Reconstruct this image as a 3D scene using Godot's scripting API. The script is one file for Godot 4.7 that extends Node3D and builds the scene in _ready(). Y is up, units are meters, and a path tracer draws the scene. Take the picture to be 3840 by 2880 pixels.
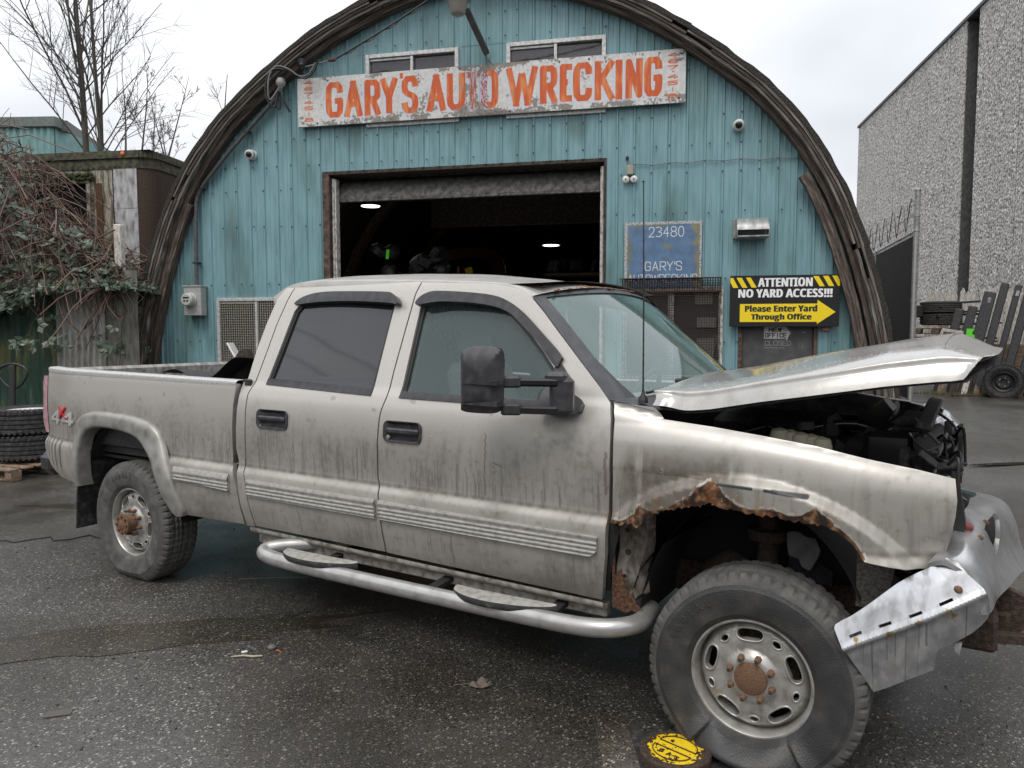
extends Node3D

var rng := RandomNumberGenerator.new()
var M := {}
var noise_cache := {}
const EYE := 1.578
const B_YAW := -12.5          # the workshop's facade
const B_AT := Vector3(-0.597, 0.0, -9.35)
const T_YAW := -0.5492        # the truck (radians)
const T_CAM := Vector3(0.63535, 0.0, 3.66435)   # where the photographer stands, in the truck's own axes

func _ready() -> void:
	rng.seed = 4711
	make_camera_and_light()
	make_materials()
	make_ground()
	make_workshop()
	make_left_side()
	make_right_side()
	make_signs()
	make_facade_fittings()
	make_truck()
	make_small_things()

func make_camera_and_light() -> void:
	var cam := Camera3D.new()
	cam.name = "camera"
	cam.keep_aspect = Camera3D.KEEP_HEIGHT
	cam.fov = 54.50
	cam.near = 0.05
	cam.far = 400.0
	cam.position = Vector3(0, EYE, 0)
	cam.rotation = Vector3(-0.06983, 0, 0)
	add_child(cam)
	cam.make_current()
	var e := Environment.new()
	e.background_mode = Environment.BG_SKY
	var sky := Sky.new()
	var ps := PanoramaSkyMaterial.new()
	ps.panorama = ImageTexture.create_from_image(sky_image())
	sky.sky_material = ps
	e.sky = sky
	e.tonemap_mode = Environment.TONE_MAPPER_LINEAR
	e.tonemap_exposure = 1.37
	e.sdfgi_enabled = true
	e.ssao_enabled = true
	e.ssil_enabled = true
	var we := WorldEnvironment.new()
	we.name = "environment"
	we.environment = e
	add_child(we)
	var sun := DirectionalLight3D.new()
	sun.name = "sun"
	sun.light_energy = 0.40
	sun.light_angular_distance = 25.0
	sun.light_color = Color(1.0, 0.97, 0.93)
	sun.shadow_enabled = true
	sun.rotation_degrees = Vector3(-58, -25, 0)
	add_child(sun)

func sky_image() -> Image:
	var w := 768
	var h := 384
	var fn := FastNoiseLite.new()
	fn.seed = 5
	fn.noise_type = FastNoiseLite.TYPE_SIMPLEX_SMOOTH
	fn.frequency = 1.25
	fn.fractal_octaves = 5
	var im := Image.create_empty(w, h, false, Image.FORMAT_RGBF)
	for j in h:
		var el := PI * (0.5 - (j + 0.5) / h)
		for i in w:
			var az := TAU * (i + 0.5) / w
			var d := Vector3(cos(el) * sin(az), sin(el), cos(el) * cos(az))
			var b := 0.0
			var c := Vector3(0.93, 0.965, 1.03)
			if d.y >= 0.0:
				var q := d / (d.y + 0.35)
				var n := fn.get_noise_3d(q.x * 0.9, q.z * 0.9, 3.0)
				var n2 := fn.get_noise_3d(q.x * 2.6, q.z * 2.6, 11.0)
				b = lerpf(0.485, 1.34, pow(d.y, 0.85)) * (1.0 + 0.32 * n + 0.10 * n2)
				c = c.lerp(Vector3(1.0, 1.0, 1.0), clampf(n * 1.2 + 0.25, 0.0, 1.0))
			else:
				b = 0.17
				c = Vector3(1.0, 0.98, 0.95)
			im.set_pixel(i, j, Color(b * c.x, b * c.y, b * c.z))
	return im

func numbered(called: String, parent: Node) -> String:
	if not parent.has_node(called):
		return called
	var k := 1
	while parent.has_node("%s_%03d" % [called, k]):
		k += 1
	return "%s_%03d" % [called, k]

var counts := {}
func quick_name(called: String, parent: Node) -> String:
	var key := str(parent.get_instance_id()) + called
	var n: int = counts.get(key, 0)
	counts[key] = n + 1
	return called if n == 0 else "%s_%03d" % [called, n]

func thing(called: String, label: String, category: String, at := Vector3.ZERO, turn := 0.0, group := "") -> Node3D:
	var o := Node3D.new()
	o.name = quick_name(called, self)
	add_child(o, true)
	o.position = at
	o.rotation.y = turn
	tag(o, label, category, group)
	return o

func tag(o: Node, label: String, category := "", group := "") -> void:
	o.set_meta("label", label)
	if category:
		o.set_meta("category", category)
	if group:
		o.set_meta("group", group)

func obj(called: String, st: SurfaceTool, mat: Material, parent: Node = null, stuff := false) -> MeshInstance3D:
	if parent == null:
		parent = self
	var o := MeshInstance3D.new()
	o.name = quick_name(called, parent)
	o.mesh = st.commit()
	if o.mesh.get_surface_count() > 0:
		o.mesh.surface_set_material(0, mat)
	parent.add_child(o, true)
	if stuff:
		o.set_meta("kind", "stuff")
	return o

func mesh_of(st: SurfaceTool, mat: Material) -> ArrayMesh:
	var m := st.commit()
	m.surface_set_material(0, mat)
	return m

func put(called: String, mesh: Mesh, parent: Node, xf := Transform3D()) -> MeshInstance3D:
	var o := MeshInstance3D.new()
	o.name = quick_name(called, parent)
	o.mesh = mesh
	o.transform = xf
	parent.add_child(o, true)
	return o

func structure(o: Node) -> void:
	o.set_meta("kind", "structure")

func copy_thing(src: Node3D, label: String, at: Vector3, turn := 0.0) -> Node3D:
	var base := String(src.name)
	var c: Node3D = src.duplicate()
	c.name = quick_name(base, self)
	add_child(c, true)
	c.position = at
	c.rotation.y = turn
	c.set_meta("label", label)
	return c

func mk() -> SurfaceTool:
	var st := SurfaceTool.new()
	st.begin(Mesh.PRIMITIVE_TRIANGLES)
	return st

func vtx(st: SurfaceTool, p: Vector3, n: Vector3, uv: Vector2) -> void:
	st.set_normal(n)
	st.set_uv(uv)
	st.add_vertex(p)

func tri(st: SurfaceTool, a: Vector3, b: Vector3, c: Vector3) -> void:
	var n := (b - a).cross(c - a).normalized()
	vtx(st, a, n, Vector2(a.x, a.y))
	vtx(st, c, n, Vector2(c.x, c.y))
	vtx(st, b, n, Vector2(b.x, b.y))

func quad(st: SurfaceTool, a: Vector3, b: Vector3, c: Vector3, d: Vector3, uvs: Array = []) -> void:
	var n := (c - a).cross(d - b).normalized()
	var u: Array = uvs if uvs.size() == 4 else [Vector2(0, 1), Vector2(1, 1), Vector2(1, 0), Vector2(0, 0)]
	vtx(st, a, n, u[0]); vtx(st, c, n, u[2]); vtx(st, b, n, u[1])
	vtx(st, a, n, u[0]); vtx(st, d, n, u[3]); vtx(st, c, n, u[2])

func box(st: SurfaceTool, c: Vector3, s: Vector3, basis := Basis(), bev := 0.0) -> void:
	var h := s * 0.5
	var b := minf(bev, minf(h.x, minf(h.y, h.z)) * 0.9)
	var ax := [Vector3.RIGHT, Vector3.UP, Vector3.BACK]
	for k in 3:
		var u: Vector3 = ax[(k + 1) % 3]
		var v: Vector3 = ax[(k + 2) % 3]
		var n: Vector3 = ax[k]
		var hu := h[(k + 1) % 3] - b
		var hv := h[(k + 2) % 3] - b
		for sg in [-1.0, 1.0]:
			var o: Vector3 = n * (h[k] * sg)
			var p := [o - u * hu - v * hv, o + u * hu - v * hv, o + u * hu + v * hv, o - u * hu + v * hv]
			if sg < 0:
				p.reverse()
			quad(st, c + basis * p[0], c + basis * p[1], c + basis * p[2], c + basis * p[3])
	if b <= 0.0:
		return
	for k in 3:
		var u: Vector3 = ax[(k + 1) % 3]
		var v: Vector3 = ax[(k + 2) % 3]
		var w: Vector3 = ax[k]
		var hw := h[k] - b
		for su in [-1.0, 1.0]:
			for sv in [-1.0, 1.0]:
				var p1: Vector3 = u * (h[(k + 1) % 3] * su) + v * ((h[(k + 2) % 3] - b) * sv)
				var p2: Vector3 = u * ((h[(k + 1) % 3] - b) * su) + v * (h[(k + 2) % 3] * sv)
				var q := [p1 - w * hw, p1 + w * hw, p2 + w * hw, p2 - w * hw]
				var nn: Vector3 = (q[1] - q[0]).cross(q[2] - q[0])
				if nn.dot(u * su + v * sv) < 0:
					q.reverse()
				quad(st, c + basis * q[0], c + basis * q[1], c + basis * q[2], c + basis * q[3])
	for sx in [-1.0, 1.0]:
		for sy in [-1.0, 1.0]:
			for sz in [-1.0, 1.0]:
				var q := [Vector3(h.x * sx, (h.y - b) * sy, (h.z - b) * sz), Vector3((h.x - b) * sx, h.y * sy, (h.z - b) * sz), Vector3((h.x - b) * sx, (h.y - b) * sy, h.z * sz)]
				if (q[1] - q[0]).cross(q[2] - q[0]).dot(Vector3(sx, sy, sz)) < 0:
					q.reverse()
				tri(st, c + basis * q[0], c + basis * q[1], c + basis * q[2])

func bx(st: SurfaceTool, lo: Vector3, hi: Vector3, bev := 0.0) -> void:
	box(st, (lo + hi) * 0.5, hi - lo, Basis(), bev)

func bar(st: SurfaceTool, a: Vector3, b: Vector3, w: float, t: float, up := Vector3.UP, bev := 0.0) -> void:
	var z := (b - a).normalized()
	var x := up.cross(z)
	if x.length() < 0.01:
		x = Vector3.RIGHT.cross(z)
	x = x.normalized()
	var y := z.cross(x)
	box(st, (a + b) * 0.5, Vector3(w, t, a.distance_to(b)), Basis(x, y, z), bev)

func tube(st: SurfaceTool, pts: Array, r, sides := 8, caps := true) -> void:
	var n := pts.size()
	var rings := []
	var prev := Vector3.ZERO
	for i in n:
		var d: Vector3 = (pts[mini(i + 1, n - 1)] - pts[maxi(i - 1, 0)]).normalized()
		var x: Vector3
		if i == 0:
			x = d.cross(Vector3.UP if absf(d.y) < 0.9 else Vector3.RIGHT).normalized()
		else:
			x = (prev - d * prev.dot(d)).normalized()
		prev = x
		var y := d.cross(x)
		var rr: float = r[i] if r is Array else r
		var ring := []
		for k in sides:
			var a := TAU * k / sides
			var nn := x * cos(a) + y * sin(a)
			ring.append([pts[i] + nn * rr, nn])
		rings.append(ring)
	for i in n - 1:
		for k in sides:
			var a = rings[i][k]
			var b = rings[i][(k + 1) % sides]
			var c = rings[i + 1][(k + 1) % sides]
			var d = rings[i + 1][k]
			var u0 := float(k) / sides
			var u1 := float(k + 1) / sides
			vtx(st, a[0], a[1], Vector2(u0, i)); vtx(st, c[0], c[1], Vector2(u1, i + 1)); vtx(st, b[0], b[1], Vector2(u1, i))
			vtx(st, a[0], a[1], Vector2(u0, i)); vtx(st, d[0], d[1], Vector2(u0, i + 1)); vtx(st, c[0], c[1], Vector2(u1, i + 1))
	if caps:
		for k in sides:
			tri(st, pts[0], rings[0][(k + 1) % sides][0], rings[0][k][0])
			tri(st, pts[n - 1], rings[n - 1][k][0], rings[n - 1][(k + 1) % sides][0])

func sheet(st: SurfaceTool, f: Callable, nu: int, nv: int, uvf = null, wrap_u := false) -> void:
	var P := []
	for i in nu + 1:
		var row := []
		for j in nv + 1:
			row.append(f.call(float(i) / nu, float(j) / nv))
		P.append(row)
	var N := []
	for i in nu + 1:
		var row := []
		for j in nv + 1:
			var i0 := maxi(i - 1, 0)
			var i1 := mini(i + 1, nu)
			if wrap_u:
				if i == 0: i0 = nu - 1
				if i == nu: i1 = 1
			var du: Vector3
			if wrap_u and i == 0: du = P[1][j] - P[nu - 1][j]
			elif wrap_u and i == nu: du = P[1][j] - P[nu - 1][j]
			else: du = P[i1][j] - P[i0][j]
			var dv: Vector3 = P[i][mini(j + 1, nv)] - P[i][maxi(j - 1, 0)]
			row.append(du.cross(dv).normalized())
		N.append(row)
	for i in nu:
		for j in nv:
			var ids := [[i, j], [i + 1, j], [i + 1, j + 1], [i, j + 1]]
			var tr := [0, 2, 1, 0, 3, 2]
			for t in tr:
				var a: int = ids[t][0]
				var b: int = ids[t][1]
				var uv: Vector2 = uvf.call(P[a][b]) if uvf != null else Vector2(float(a) / nu, float(b) / nv)
				vtx(st, P[a][b], N[a][b], uv)

func lathe(st: SurfaceTool, prof: Array, xf: Transform3D, segs := 24, smooth_deg := 40.0) -> void:
	var n := prof.size()
	for k in n - 1:
		var a: Vector2 = prof[k]
		var b: Vector2 = prof[k + 1]
		var d := (b - a)
		if d.length() < 1e-6:
			continue
		var nf := Vector2(d.y, -d.x).normalized()
		var na := nf
		var nb := nf
		if k > 0:
			var e: Vector2 = a - prof[k - 1]
			var ne := Vector2(e.y, -e.x).normalized()
			if rad_to_deg(absf(ne.angle_to(nf))) < smooth_deg:
				na = (ne + nf).normalized()
		if k < n - 2:
			var e: Vector2 = prof[k + 2] - b
			var ne := Vector2(e.y, -e.x).normalized()
			if rad_to_deg(absf(ne.angle_to(nf))) < smooth_deg:
				nb = (ne + nf).normalized()
		for s in segs:
			var t0 := TAU * s / segs
			var t1 := TAU * (s + 1) / segs
			var c0 := Vector3(cos(t0), 0, -sin(t0))
			var c1 := Vector3(cos(t1), 0, -sin(t1))
			var p := [c0 * a.x + Vector3.UP * a.y, c1 * a.x + Vector3.UP * a.y, c1 * b.x + Vector3.UP * b.y, c0 * b.x + Vector3.UP * b.y]
			var q := [c0 * na.x + Vector3.UP * na.y, c1 * na.x + Vector3.UP * na.y, c1 * nb.x + Vector3.UP * nb.y, c0 * nb.x + Vector3.UP * nb.y]
			for t in [0, 2, 1, 0, 3, 2]:
				vtx(st, xf * p[t], (xf.basis * q[t]).normalized(), Vector2(float(s) / segs, float(k) / n))

func along(at: Vector3, dir: Vector3) -> Transform3D:
	var y := dir.normalized()
	var x := y.cross(Vector3.UP if absf(y.y) < 0.9 else Vector3.RIGHT).normalized()
	return Transform3D(Basis(x, y, x.cross(y)), at)

func prism(st: SurfaceTool, poly: PackedVector2Array, z0: float, z1: float, xf := Transform3D(), uv_scale := 1.0) -> void:
	var pts := poly.duplicate()
	if Geometry2D.is_polygon_clockwise(pts):
		pts.reverse()
	var idx := Geometry2D.triangulate_polygon(pts)
	var nf := (xf.basis * Vector3.BACK).normalized()
	for t in range(0, idx.size(), 3):
		var tr := [idx[t], idx[t + 1], idx[t + 2]]
		var a := pts[tr[0]]; var b := pts[tr[1]]; var c := pts[tr[2]]
		if (b - a).cross(c - a) < 0:
			tr.reverse()
		for o in [0, 2, 1]:
			var q: Vector2 = pts[tr[o]]
			vtx(st, xf * Vector3(q.x, q.y, z1), nf, q * uv_scale)
		for o in [0, 1, 2]:
			var q: Vector2 = pts[tr[o]]
			vtx(st, xf * Vector3(q.x, q.y, z0), -nf, q * uv_scale)
	for i in pts.size():
		var a := pts[i]
		var b := pts[(i + 1) % pts.size()]
		quad(st, xf * Vector3(a.x, a.y, z0), xf * Vector3(b.x, b.y, z0), xf * Vector3(b.x, b.y, z1), xf * Vector3(a.x, a.y, z1))

func pv(a: Array) -> PackedVector2Array:
	var r := PackedVector2Array()
	for i in range(0, a.size(), 2):
		r.append(Vector2(a[i], a[i + 1]))
	return r

func resample(pl: PackedVector2Array, step: float, closed := true) -> PackedVector2Array:
	var r := PackedVector2Array()
	var n := pl.size()
	for i in (n if closed else n - 1):
		var a := pl[i]
		var b := pl[(i + 1) % n]
		var k := maxi(1, int(ceil(a.distance_to(b) / step)))
		for j in k:
			r.append(a.lerp(b, float(j) / k))
	if not closed:
		r.append(pl[n - 1])
	return r

func evenly(pl: PackedVector2Array, n: int) -> PackedVector2Array:
	var L := 0.0
	for i in pl.size() - 1:
		L += pl[i].distance_to(pl[i + 1])
	var r := PackedVector2Array()
	var seg := 0
	var done := 0.0
	for k in n:
		var want := L * k / (n - 1)
		while seg < pl.size() - 2 and done + pl[seg].distance_to(pl[seg + 1]) < want:
			done += pl[seg].distance_to(pl[seg + 1])
			seg += 1
		var l := pl[seg].distance_to(pl[seg + 1])
		r.append(pl[seg].lerp(pl[seg + 1], clampf((want - done) / maxf(l, 1e-6), 0, 1)))
	return r

func smooth_line(pl: PackedVector2Array, per: int, closed := false) -> PackedVector2Array:
	var r := PackedVector2Array()
	var n := pl.size()
	for i in (n if closed else n - 1):
		var a := pl[(i - 1 + n) % n] if closed else pl[maxi(i - 1, 0)]
		var b := pl[i]
		var c := pl[(i + 1) % n]
		var d := pl[(i + 2) % n] if closed else pl[mini(i + 2, n - 1)]
		for k in per:
			r.append(b.cubic_interpolate(c, a, d, float(k) / per))
	if not closed:
		r.append(pl[n - 1])
	return r

func panel(st: SurfaceTool, outline: PackedVector2Array, holes: Array, f: Callable, step: float, flange := 0.02, side := 1.0, uvf = null, ylines: Array = []) -> void:
	var lo := outline[0]
	var hi := outline[0]
	for q in outline:
		lo = lo.min(q)
		hi = hi.max(q)
	var xs := []
	var ys := []
	var nx := maxi(1, int(ceil((hi.x - lo.x) / step)))
	for i in nx + 1:
		xs.append(lerpf(lo.x, hi.x, float(i) / nx))
	if ylines.is_empty():
		var ny := maxi(1, int(ceil((hi.y - lo.y) / step)))
		for i in ny + 1:
			ys.append(lerpf(lo.y, hi.y, float(i) / ny))
	else:
		ys.append(lo.y)
		for y in ylines:
			if y > lo.y + 1e-4 and y < hi.y - 1e-4:
				ys.append(y)
		ys.append(hi.y)
	var all := [outline] + holes
	var marked := {}
	for pl: PackedVector2Array in all:
		var n := pl.size()
		for i in n:
			var a := pl[i]
			var b := pl[(i + 1) % n]
			var k := maxi(1, int(ceil(a.distance_to(b) / (step * 0.2))))
			for j in k + 1:
				var q := a.lerp(b, float(j) / k)
				var ci := clampi(xs.bsearch(q.x) - 1, 0, xs.size() - 2)
				var cj := clampi(ys.bsearch(q.y) - 1, 0, ys.size() - 2)
				marked[Vector2i(ci, cj)] = true
				for e in [Vector2(1e-3, 0), Vector2(-1e-3, 0), Vector2(0, 1e-3), Vector2(0, -1e-3)]:
					ci = clampi(xs.bsearch(q.x + e.x) - 1, 0, xs.size() - 2)
					cj = clampi(ys.bsearch(q.y + e.y) - 1, 0, ys.size() - 2)
					marked[Vector2i(ci, cj)] = true
	var cache := {}
	var emit := func(q: Vector2) -> void:
		var key := Vector2i(roundi(q.x * 20000.0), roundi(q.y * 20000.0))
		var e = cache.get(key)
		if e == null:
			var h := 0.004
			var p: Vector3 = f.call(q)
			var dx: Vector3 = f.call(q + Vector2(h, 0)) - f.call(q - Vector2(h, 0))
			var dy: Vector3 = f.call(q + Vector2(0, h)) - f.call(q - Vector2(0, h))
			e = [p, dx.cross(dy).normalized() * side]
			cache[key] = e
		vtx(st, e[0], e[1], uvf.call(q) if uvf != null else q)
	for i in xs.size() - 1:
		for j in ys.size() - 1:
			var cell := PackedVector2Array([Vector2(xs[i], ys[j]), Vector2(xs[i + 1], ys[j]), Vector2(xs[i + 1], ys[j + 1]), Vector2(xs[i], ys[j + 1])])
			var pieces := []
			if marked.has(Vector2i(i, j)):
				pieces = Geometry2D.intersect_polygons(cell, outline)
				for hole: PackedVector2Array in holes:
					var next := []
					for pc in pieces:
						for r in Geometry2D.clip_polygons(pc, hole):
							if not Geometry2D.is_polygon_clockwise(r):
								next.append(r)
					pieces = next
			else:
				var mid := (cell[0] + cell[2]) * 0.5
				if not Geometry2D.is_point_in_polygon(mid, outline):
					continue
				var inside := false
				for hole: PackedVector2Array in holes:
					if Geometry2D.is_point_in_polygon(mid, hole):
						inside = true
				if inside:
					continue
				pieces = [cell]
			for pc: PackedVector2Array in pieces:
				if pc.size() < 3:
					continue
				var idx := Geometry2D.triangulate_polygon(pc)
				for t in range(0, idx.size(), 3):
					var a := pc[idx[t]]; var b := pc[idx[t + 1]]; var c := pc[idx[t + 2]]
					var ccw := (b - a).cross(c - a) > 0
					if (ccw and side > 0) or (not ccw and side < 0):
						emit.call(a); emit.call(c); emit.call(b)
					else:
						emit.call(a); emit.call(b); emit.call(c)
	if flange <= 0.0:
		return
	for k in all.size():
		var pl: PackedVector2Array = resample(all[k], step)
		var n := pl.size()
		var P := []
		var Q := []
		for i in n:
			var h := 0.004
			var p: Vector3 = f.call(pl[i])
			var dx: Vector3 = f.call(pl[i] + Vector2(h, 0)) - f.call(pl[i] - Vector2(h, 0))
			var dy: Vector3 = f.call(pl[i] + Vector2(0, h)) - f.call(pl[i] - Vector2(0, h))
			P.append(p)
			Q.append(p - dx.cross(dy).normalized() * side * flange)
		for i in n:
			var i2 := (i + 1) % n
			var u0: Vector2 = uvf.call(pl[i]) if uvf != null else pl[i]
			quad(st, P[i], Q[i], Q[i2], P[i2], [u0, u0, u0, u0])

func interp(xs: Array, ys: Array, x: float) -> float:
	if x <= xs[0]:
		return ys[0]
	for i in xs.size() - 1:
		if x <= xs[i + 1]:
			return lerpf(ys[i], ys[i + 1], (x - xs[i]) / (xs[i + 1] - xs[i]))
	return ys[ys.size() - 1]

func smooth(a: float, b: float, x: float) -> float:
	var t := clampf((x - a) / (b - a), 0.0, 1.0)
	return t * t * (3.0 - 2.0 * t)

func fac(u: float, y: float, n := 0.0) -> Vector3:
	return B_AT + Vector3(u, y, n).rotated(Vector3.UP, deg_to_rad(B_YAW))
func fac_thing(called: String, label: String, category: String, u: float, y: float, n := 0.0, group := "") -> Node3D:
	return thing(called, label, category, fac(u, y, n), deg_to_rad(B_YAW), group)

func lin(r: float, g: float, b: float) -> Color:
	return Color(r, g, b).linear_to_srgb()

func noise_tex(freq: float, octaves: int, seed_: int, stops: Array, size := 512, normal := 0.0, kind := FastNoiseLite.TYPE_SIMPLEX_SMOOTH, warp := 0.0) -> NoiseTexture2D:
	var key := "%s" % [[freq, octaves, seed_, stops, size, normal, kind, warp]]
	if noise_cache.has(key):
		return noise_cache[key]
	var fn := FastNoiseLite.new()
	fn.seed = seed_
	fn.noise_type = kind
	fn.frequency = freq
	fn.fractal_octaves = octaves
	if warp > 0.0:
		fn.domain_warp_enabled = true
		fn.domain_warp_amplitude = warp
	var t := NoiseTexture2D.new()
	t.width = size
	t.height = size
	t.seamless = true
	t.noise = fn
	if normal > 0.0:
		t.as_normal_map = true
		t.bump_strength = normal
	else:
		var g := Gradient.new()
		var offs := PackedFloat32Array()
		var cols := PackedColorArray()
		for s in stops:
			offs.append(s[0])
			cols.append(s[1])
		g.offsets = offs
		g.colors = cols
		t.color_ramp = g
	noise_cache[key] = t
	return t

func smat(c: Color, rough := 0.7, metal := 0.0) -> StandardMaterial3D:
	var m := StandardMaterial3D.new()
	m.albedo_color = c
	m.roughness = rough
	m.metallic = metal
	return m

func nmat(stops: Array, freq: float, rough: float, scale := Vector3(0.5, 0.5, 0.5), metal := 0.0, bump := 0.0, bump_freq := 0.05, seed_ := 1, world := false, octaves := 5) -> StandardMaterial3D:
	var m := StandardMaterial3D.new()
	m.albedo_texture = noise_tex(freq, octaves, seed_, stops)
	m.roughness = rough
	m.metallic = metal
	m.uv1_triplanar = true
	m.uv1_world_triplanar = world
	m.uv1_scale = scale
	if bump > 0.0:
		m.normal_enabled = true
		m.normal_texture = noise_tex(bump_freq, 4, 50, [], 512, bump)
		m.normal_scale = 1.0
	return m

func gray(v: float, warm := 0.0) -> Color:
	return lin(v * (1.0 + warm), v, v * (1.0 - warm))

func make_materials() -> void:
	M.siding = nmat([[0.0, lin(0.13, 0.235, 0.258)], [0.38, lin(0.172, 0.312, 0.346)], [0.62, lin(0.190, 0.336, 0.374)], [1.0, lin(0.23, 0.38, 0.415)]], 0.012, 0.42, Vector3(1.6, 0.22, 1.6), 0.0, 0.0, 0.05, 3)
	var grime := noise_tex(0.006, 4, 21, [[0.0, Color(0.70, 0.70, 0.66)], [0.40, Color(0.96, 0.97, 0.96)], [1.0, Color(1, 1, 1)]], 512)
	M.siding.detail_enabled = true
	M.siding.detail_albedo = grime
	M.siding.detail_blend_mode = BaseMaterial3D.BLEND_MODE_MUL
	M.siding.detail_uv_layer = BaseMaterial3D.DETAIL_UV_2
	M.siding.uv2_triplanar = true
	M.siding.uv2_scale = Vector3(0.35, 0.12, 0.35)
	M.screw = smat(gray(0.03), 0.6)
	M.brownwood = nmat([[0.0, lin(0.020, 0.013, 0.010)], [0.45, lin(0.075, 0.048, 0.036)], [0.7, lin(0.11, 0.07, 0.05)], [1.0, lin(0.16, 0.11, 0.085)]], 0.02, 0.8, Vector3(0.8, 0.8, 0.8), 0.0, 3.0, 0.03, 7)
	for e in [["archwood", [[0.0, lin(0.022, 0.016, 0.013)], [0.42, lin(0.065, 0.047, 0.038)], [0.6, lin(0.10, 0.077, 0.063)], [1.0, lin(0.20, 0.165, 0.14)]], 81], ["greywood", [[0.0, lin(0.022, 0.018, 0.015)], [0.40, lin(0.075, 0.064, 0.055)], [0.56, lin(0.15, 0.135, 0.118)], [0.8, lin(0.30, 0.28, 0.255)], [1.0, lin(0.40, 0.375, 0.34)]], 82]]:
		var aw := nmat(e[1], 0.03, 0.85, Vector3(0.16, 1.5, 1), 0.0, 2.5, 0.06, e[2])
		aw.uv1_triplanar = false
		M[e[0]] = aw
	M.roofedge = nmat([[0.0, lin(0.008, 0.007, 0.006)], [0.5, lin(0.032, 0.028, 0.024)], [0.75, lin(0.055, 0.050, 0.040)], [1.0, lin(0.12, 0.11, 0.095)]], 0.05, 0.95, Vector3(1.5, 1.5, 1.5), 0.0, 3.0, 0.05, 9)
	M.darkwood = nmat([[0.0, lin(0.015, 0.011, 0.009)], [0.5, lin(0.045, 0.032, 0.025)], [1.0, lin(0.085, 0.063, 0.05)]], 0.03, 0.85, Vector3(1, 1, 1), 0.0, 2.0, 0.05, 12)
	M.oldpaint = nmat([[0.0, lin(0.12, 0.09, 0.07)], [0.35, lin(0.30, 0.28, 0.26)], [0.5, lin(0.50, 0.49, 0.47)], [1.0, lin(0.62, 0.61, 0.59)]], 0.03, 0.7, Vector3(1.5, 0.7, 1.5), 0.0, 0.0, 0.05, 13)
	M.alu = nmat([[0.0, lin(0.32, 0.31, 0.30)], [0.5, lin(0.50, 0.50, 0.49)], [1.0, lin(0.66, 0.66, 0.65)]], 0.03, 0.45, Vector3(1, 1, 1), 0.35, 0.0, 0.05, 14)
	M.rollup = nmat([[0.0, lin(0.03, 0.028, 0.025)], [0.5, lin(0.105, 0.10, 0.093)], [0.75, lin(0.16, 0.155, 0.145)], [1.0, lin(0.24, 0.235, 0.22)]], 0.03, 0.55, Vector3(0.7, 0.7, 0.7), 0.2, 2.0, 0.09, 15)
	M.dark = smat(gray(0.012), 0.8)
	M.black = smat(gray(0.02), 0.5)
	M.rubber = nmat([[0.0, lin(0.010, 0.010, 0.011)], [0.5, lin(0.024, 0.024, 0.025)], [0.75, lin(0.055, 0.053, 0.050)], [1.0, lin(0.12, 0.115, 0.105)]], 0.02, 0.75, Vector3(1.6, 1.6, 1.6), 0.0, 2.0, 0.08, 16)
	M.drytyre = nmat([[0.0, lin(0.02, 0.02, 0.02)], [0.5, lin(0.045, 0.043, 0.04)], [1.0, lin(0.10, 0.097, 0.09)]], 0.02, 0.8, Vector3(1.6, 1.6, 1.6), 0.0, 0.0, 0.05, 17)
	M.plastic = nmat([[0.0, lin(0.014, 0.014, 0.016)], [0.5, lin(0.030, 0.030, 0.034)], [1.0, lin(0.070, 0.070, 0.075)]], 0.02, 0.42, Vector3(1.5, 1.5, 1.5), 0.0, 1.2, 0.3, 18)
	M.shinyblack = smat(gray(0.012), 0.22)
	M.concrete = nmat([[0.0, lin(0.10, 0.095, 0.085)], [0.5, lin(0.20, 0.19, 0.175)], [1.0, lin(0.30, 0.29, 0.27)]], 0.02, 0.85, Vector3(0.8, 0.8, 0.8), 0.0, 2.0, 0.1, 19)
	M.wood = nmat([[0.0, lin(0.07, 0.045, 0.03)], [0.5, lin(0.20, 0.14, 0.095)], [1.0, lin(0.34, 0.25, 0.18)]], 0.025, 0.8, Vector3(1, 1, 1), 0.0, 2.0, 0.06, 20)
	M.whitewood = nmat([[0.0, lin(0.20, 0.17, 0.14)], [0.35, lin(0.46, 0.425, 0.38)], [0.6, lin(0.60, 0.565, 0.52)], [1.0, lin(0.70, 0.67, 0.63)]], 0.025, 0.85, Vector3(2, 0.6, 2), 0.0, 2.0, 0.06, 22)
	M.galv = nmat([[0.0, lin(0.16, 0.155, 0.14)], [0.45, lin(0.30, 0.30, 0.295)], [1.0, lin(0.48, 0.49, 0.49)]], 0.02, 0.45, Vector3(1, 1, 1), 0.45, 0.0, 0.05, 23)
	M.galvold = nmat([[0.0, lin(0.12, 0.115, 0.09)], [0.4, lin(0.26, 0.255, 0.235)], [0.65, lin(0.38, 0.375, 0.36)], [1.0, lin(0.50, 0.50, 0.49)]], 0.02, 0.65, Vector3(1.4, 0.35, 1.4), 0.1, 0.0, 0.05, 24)
	M.greytin = nmat([[0.0, lin(0.06, 0.062, 0.045)], [0.5, lin(0.155, 0.155, 0.135)], [1.0, lin(0.24, 0.24, 0.22)]], 0.02, 0.7, Vector3(1.2, 0.3, 1.2), 0.1, 0.0, 0.05, 25)
	M.greentin = nmat([[0.0, lin(0.010, 0.022, 0.014)], [0.45, lin(0.018, 0.060, 0.042)], [0.62, lin(0.035, 0.075, 0.045)], [0.8, lin(0.15, 0.125, 0.035)], [1.0, lin(0.10, 0.10, 0.07)]], 0.012, 0.5, Vector3(1.4, 0.25, 1.4), 0.0, 0.0, 0.05, 26)
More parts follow.
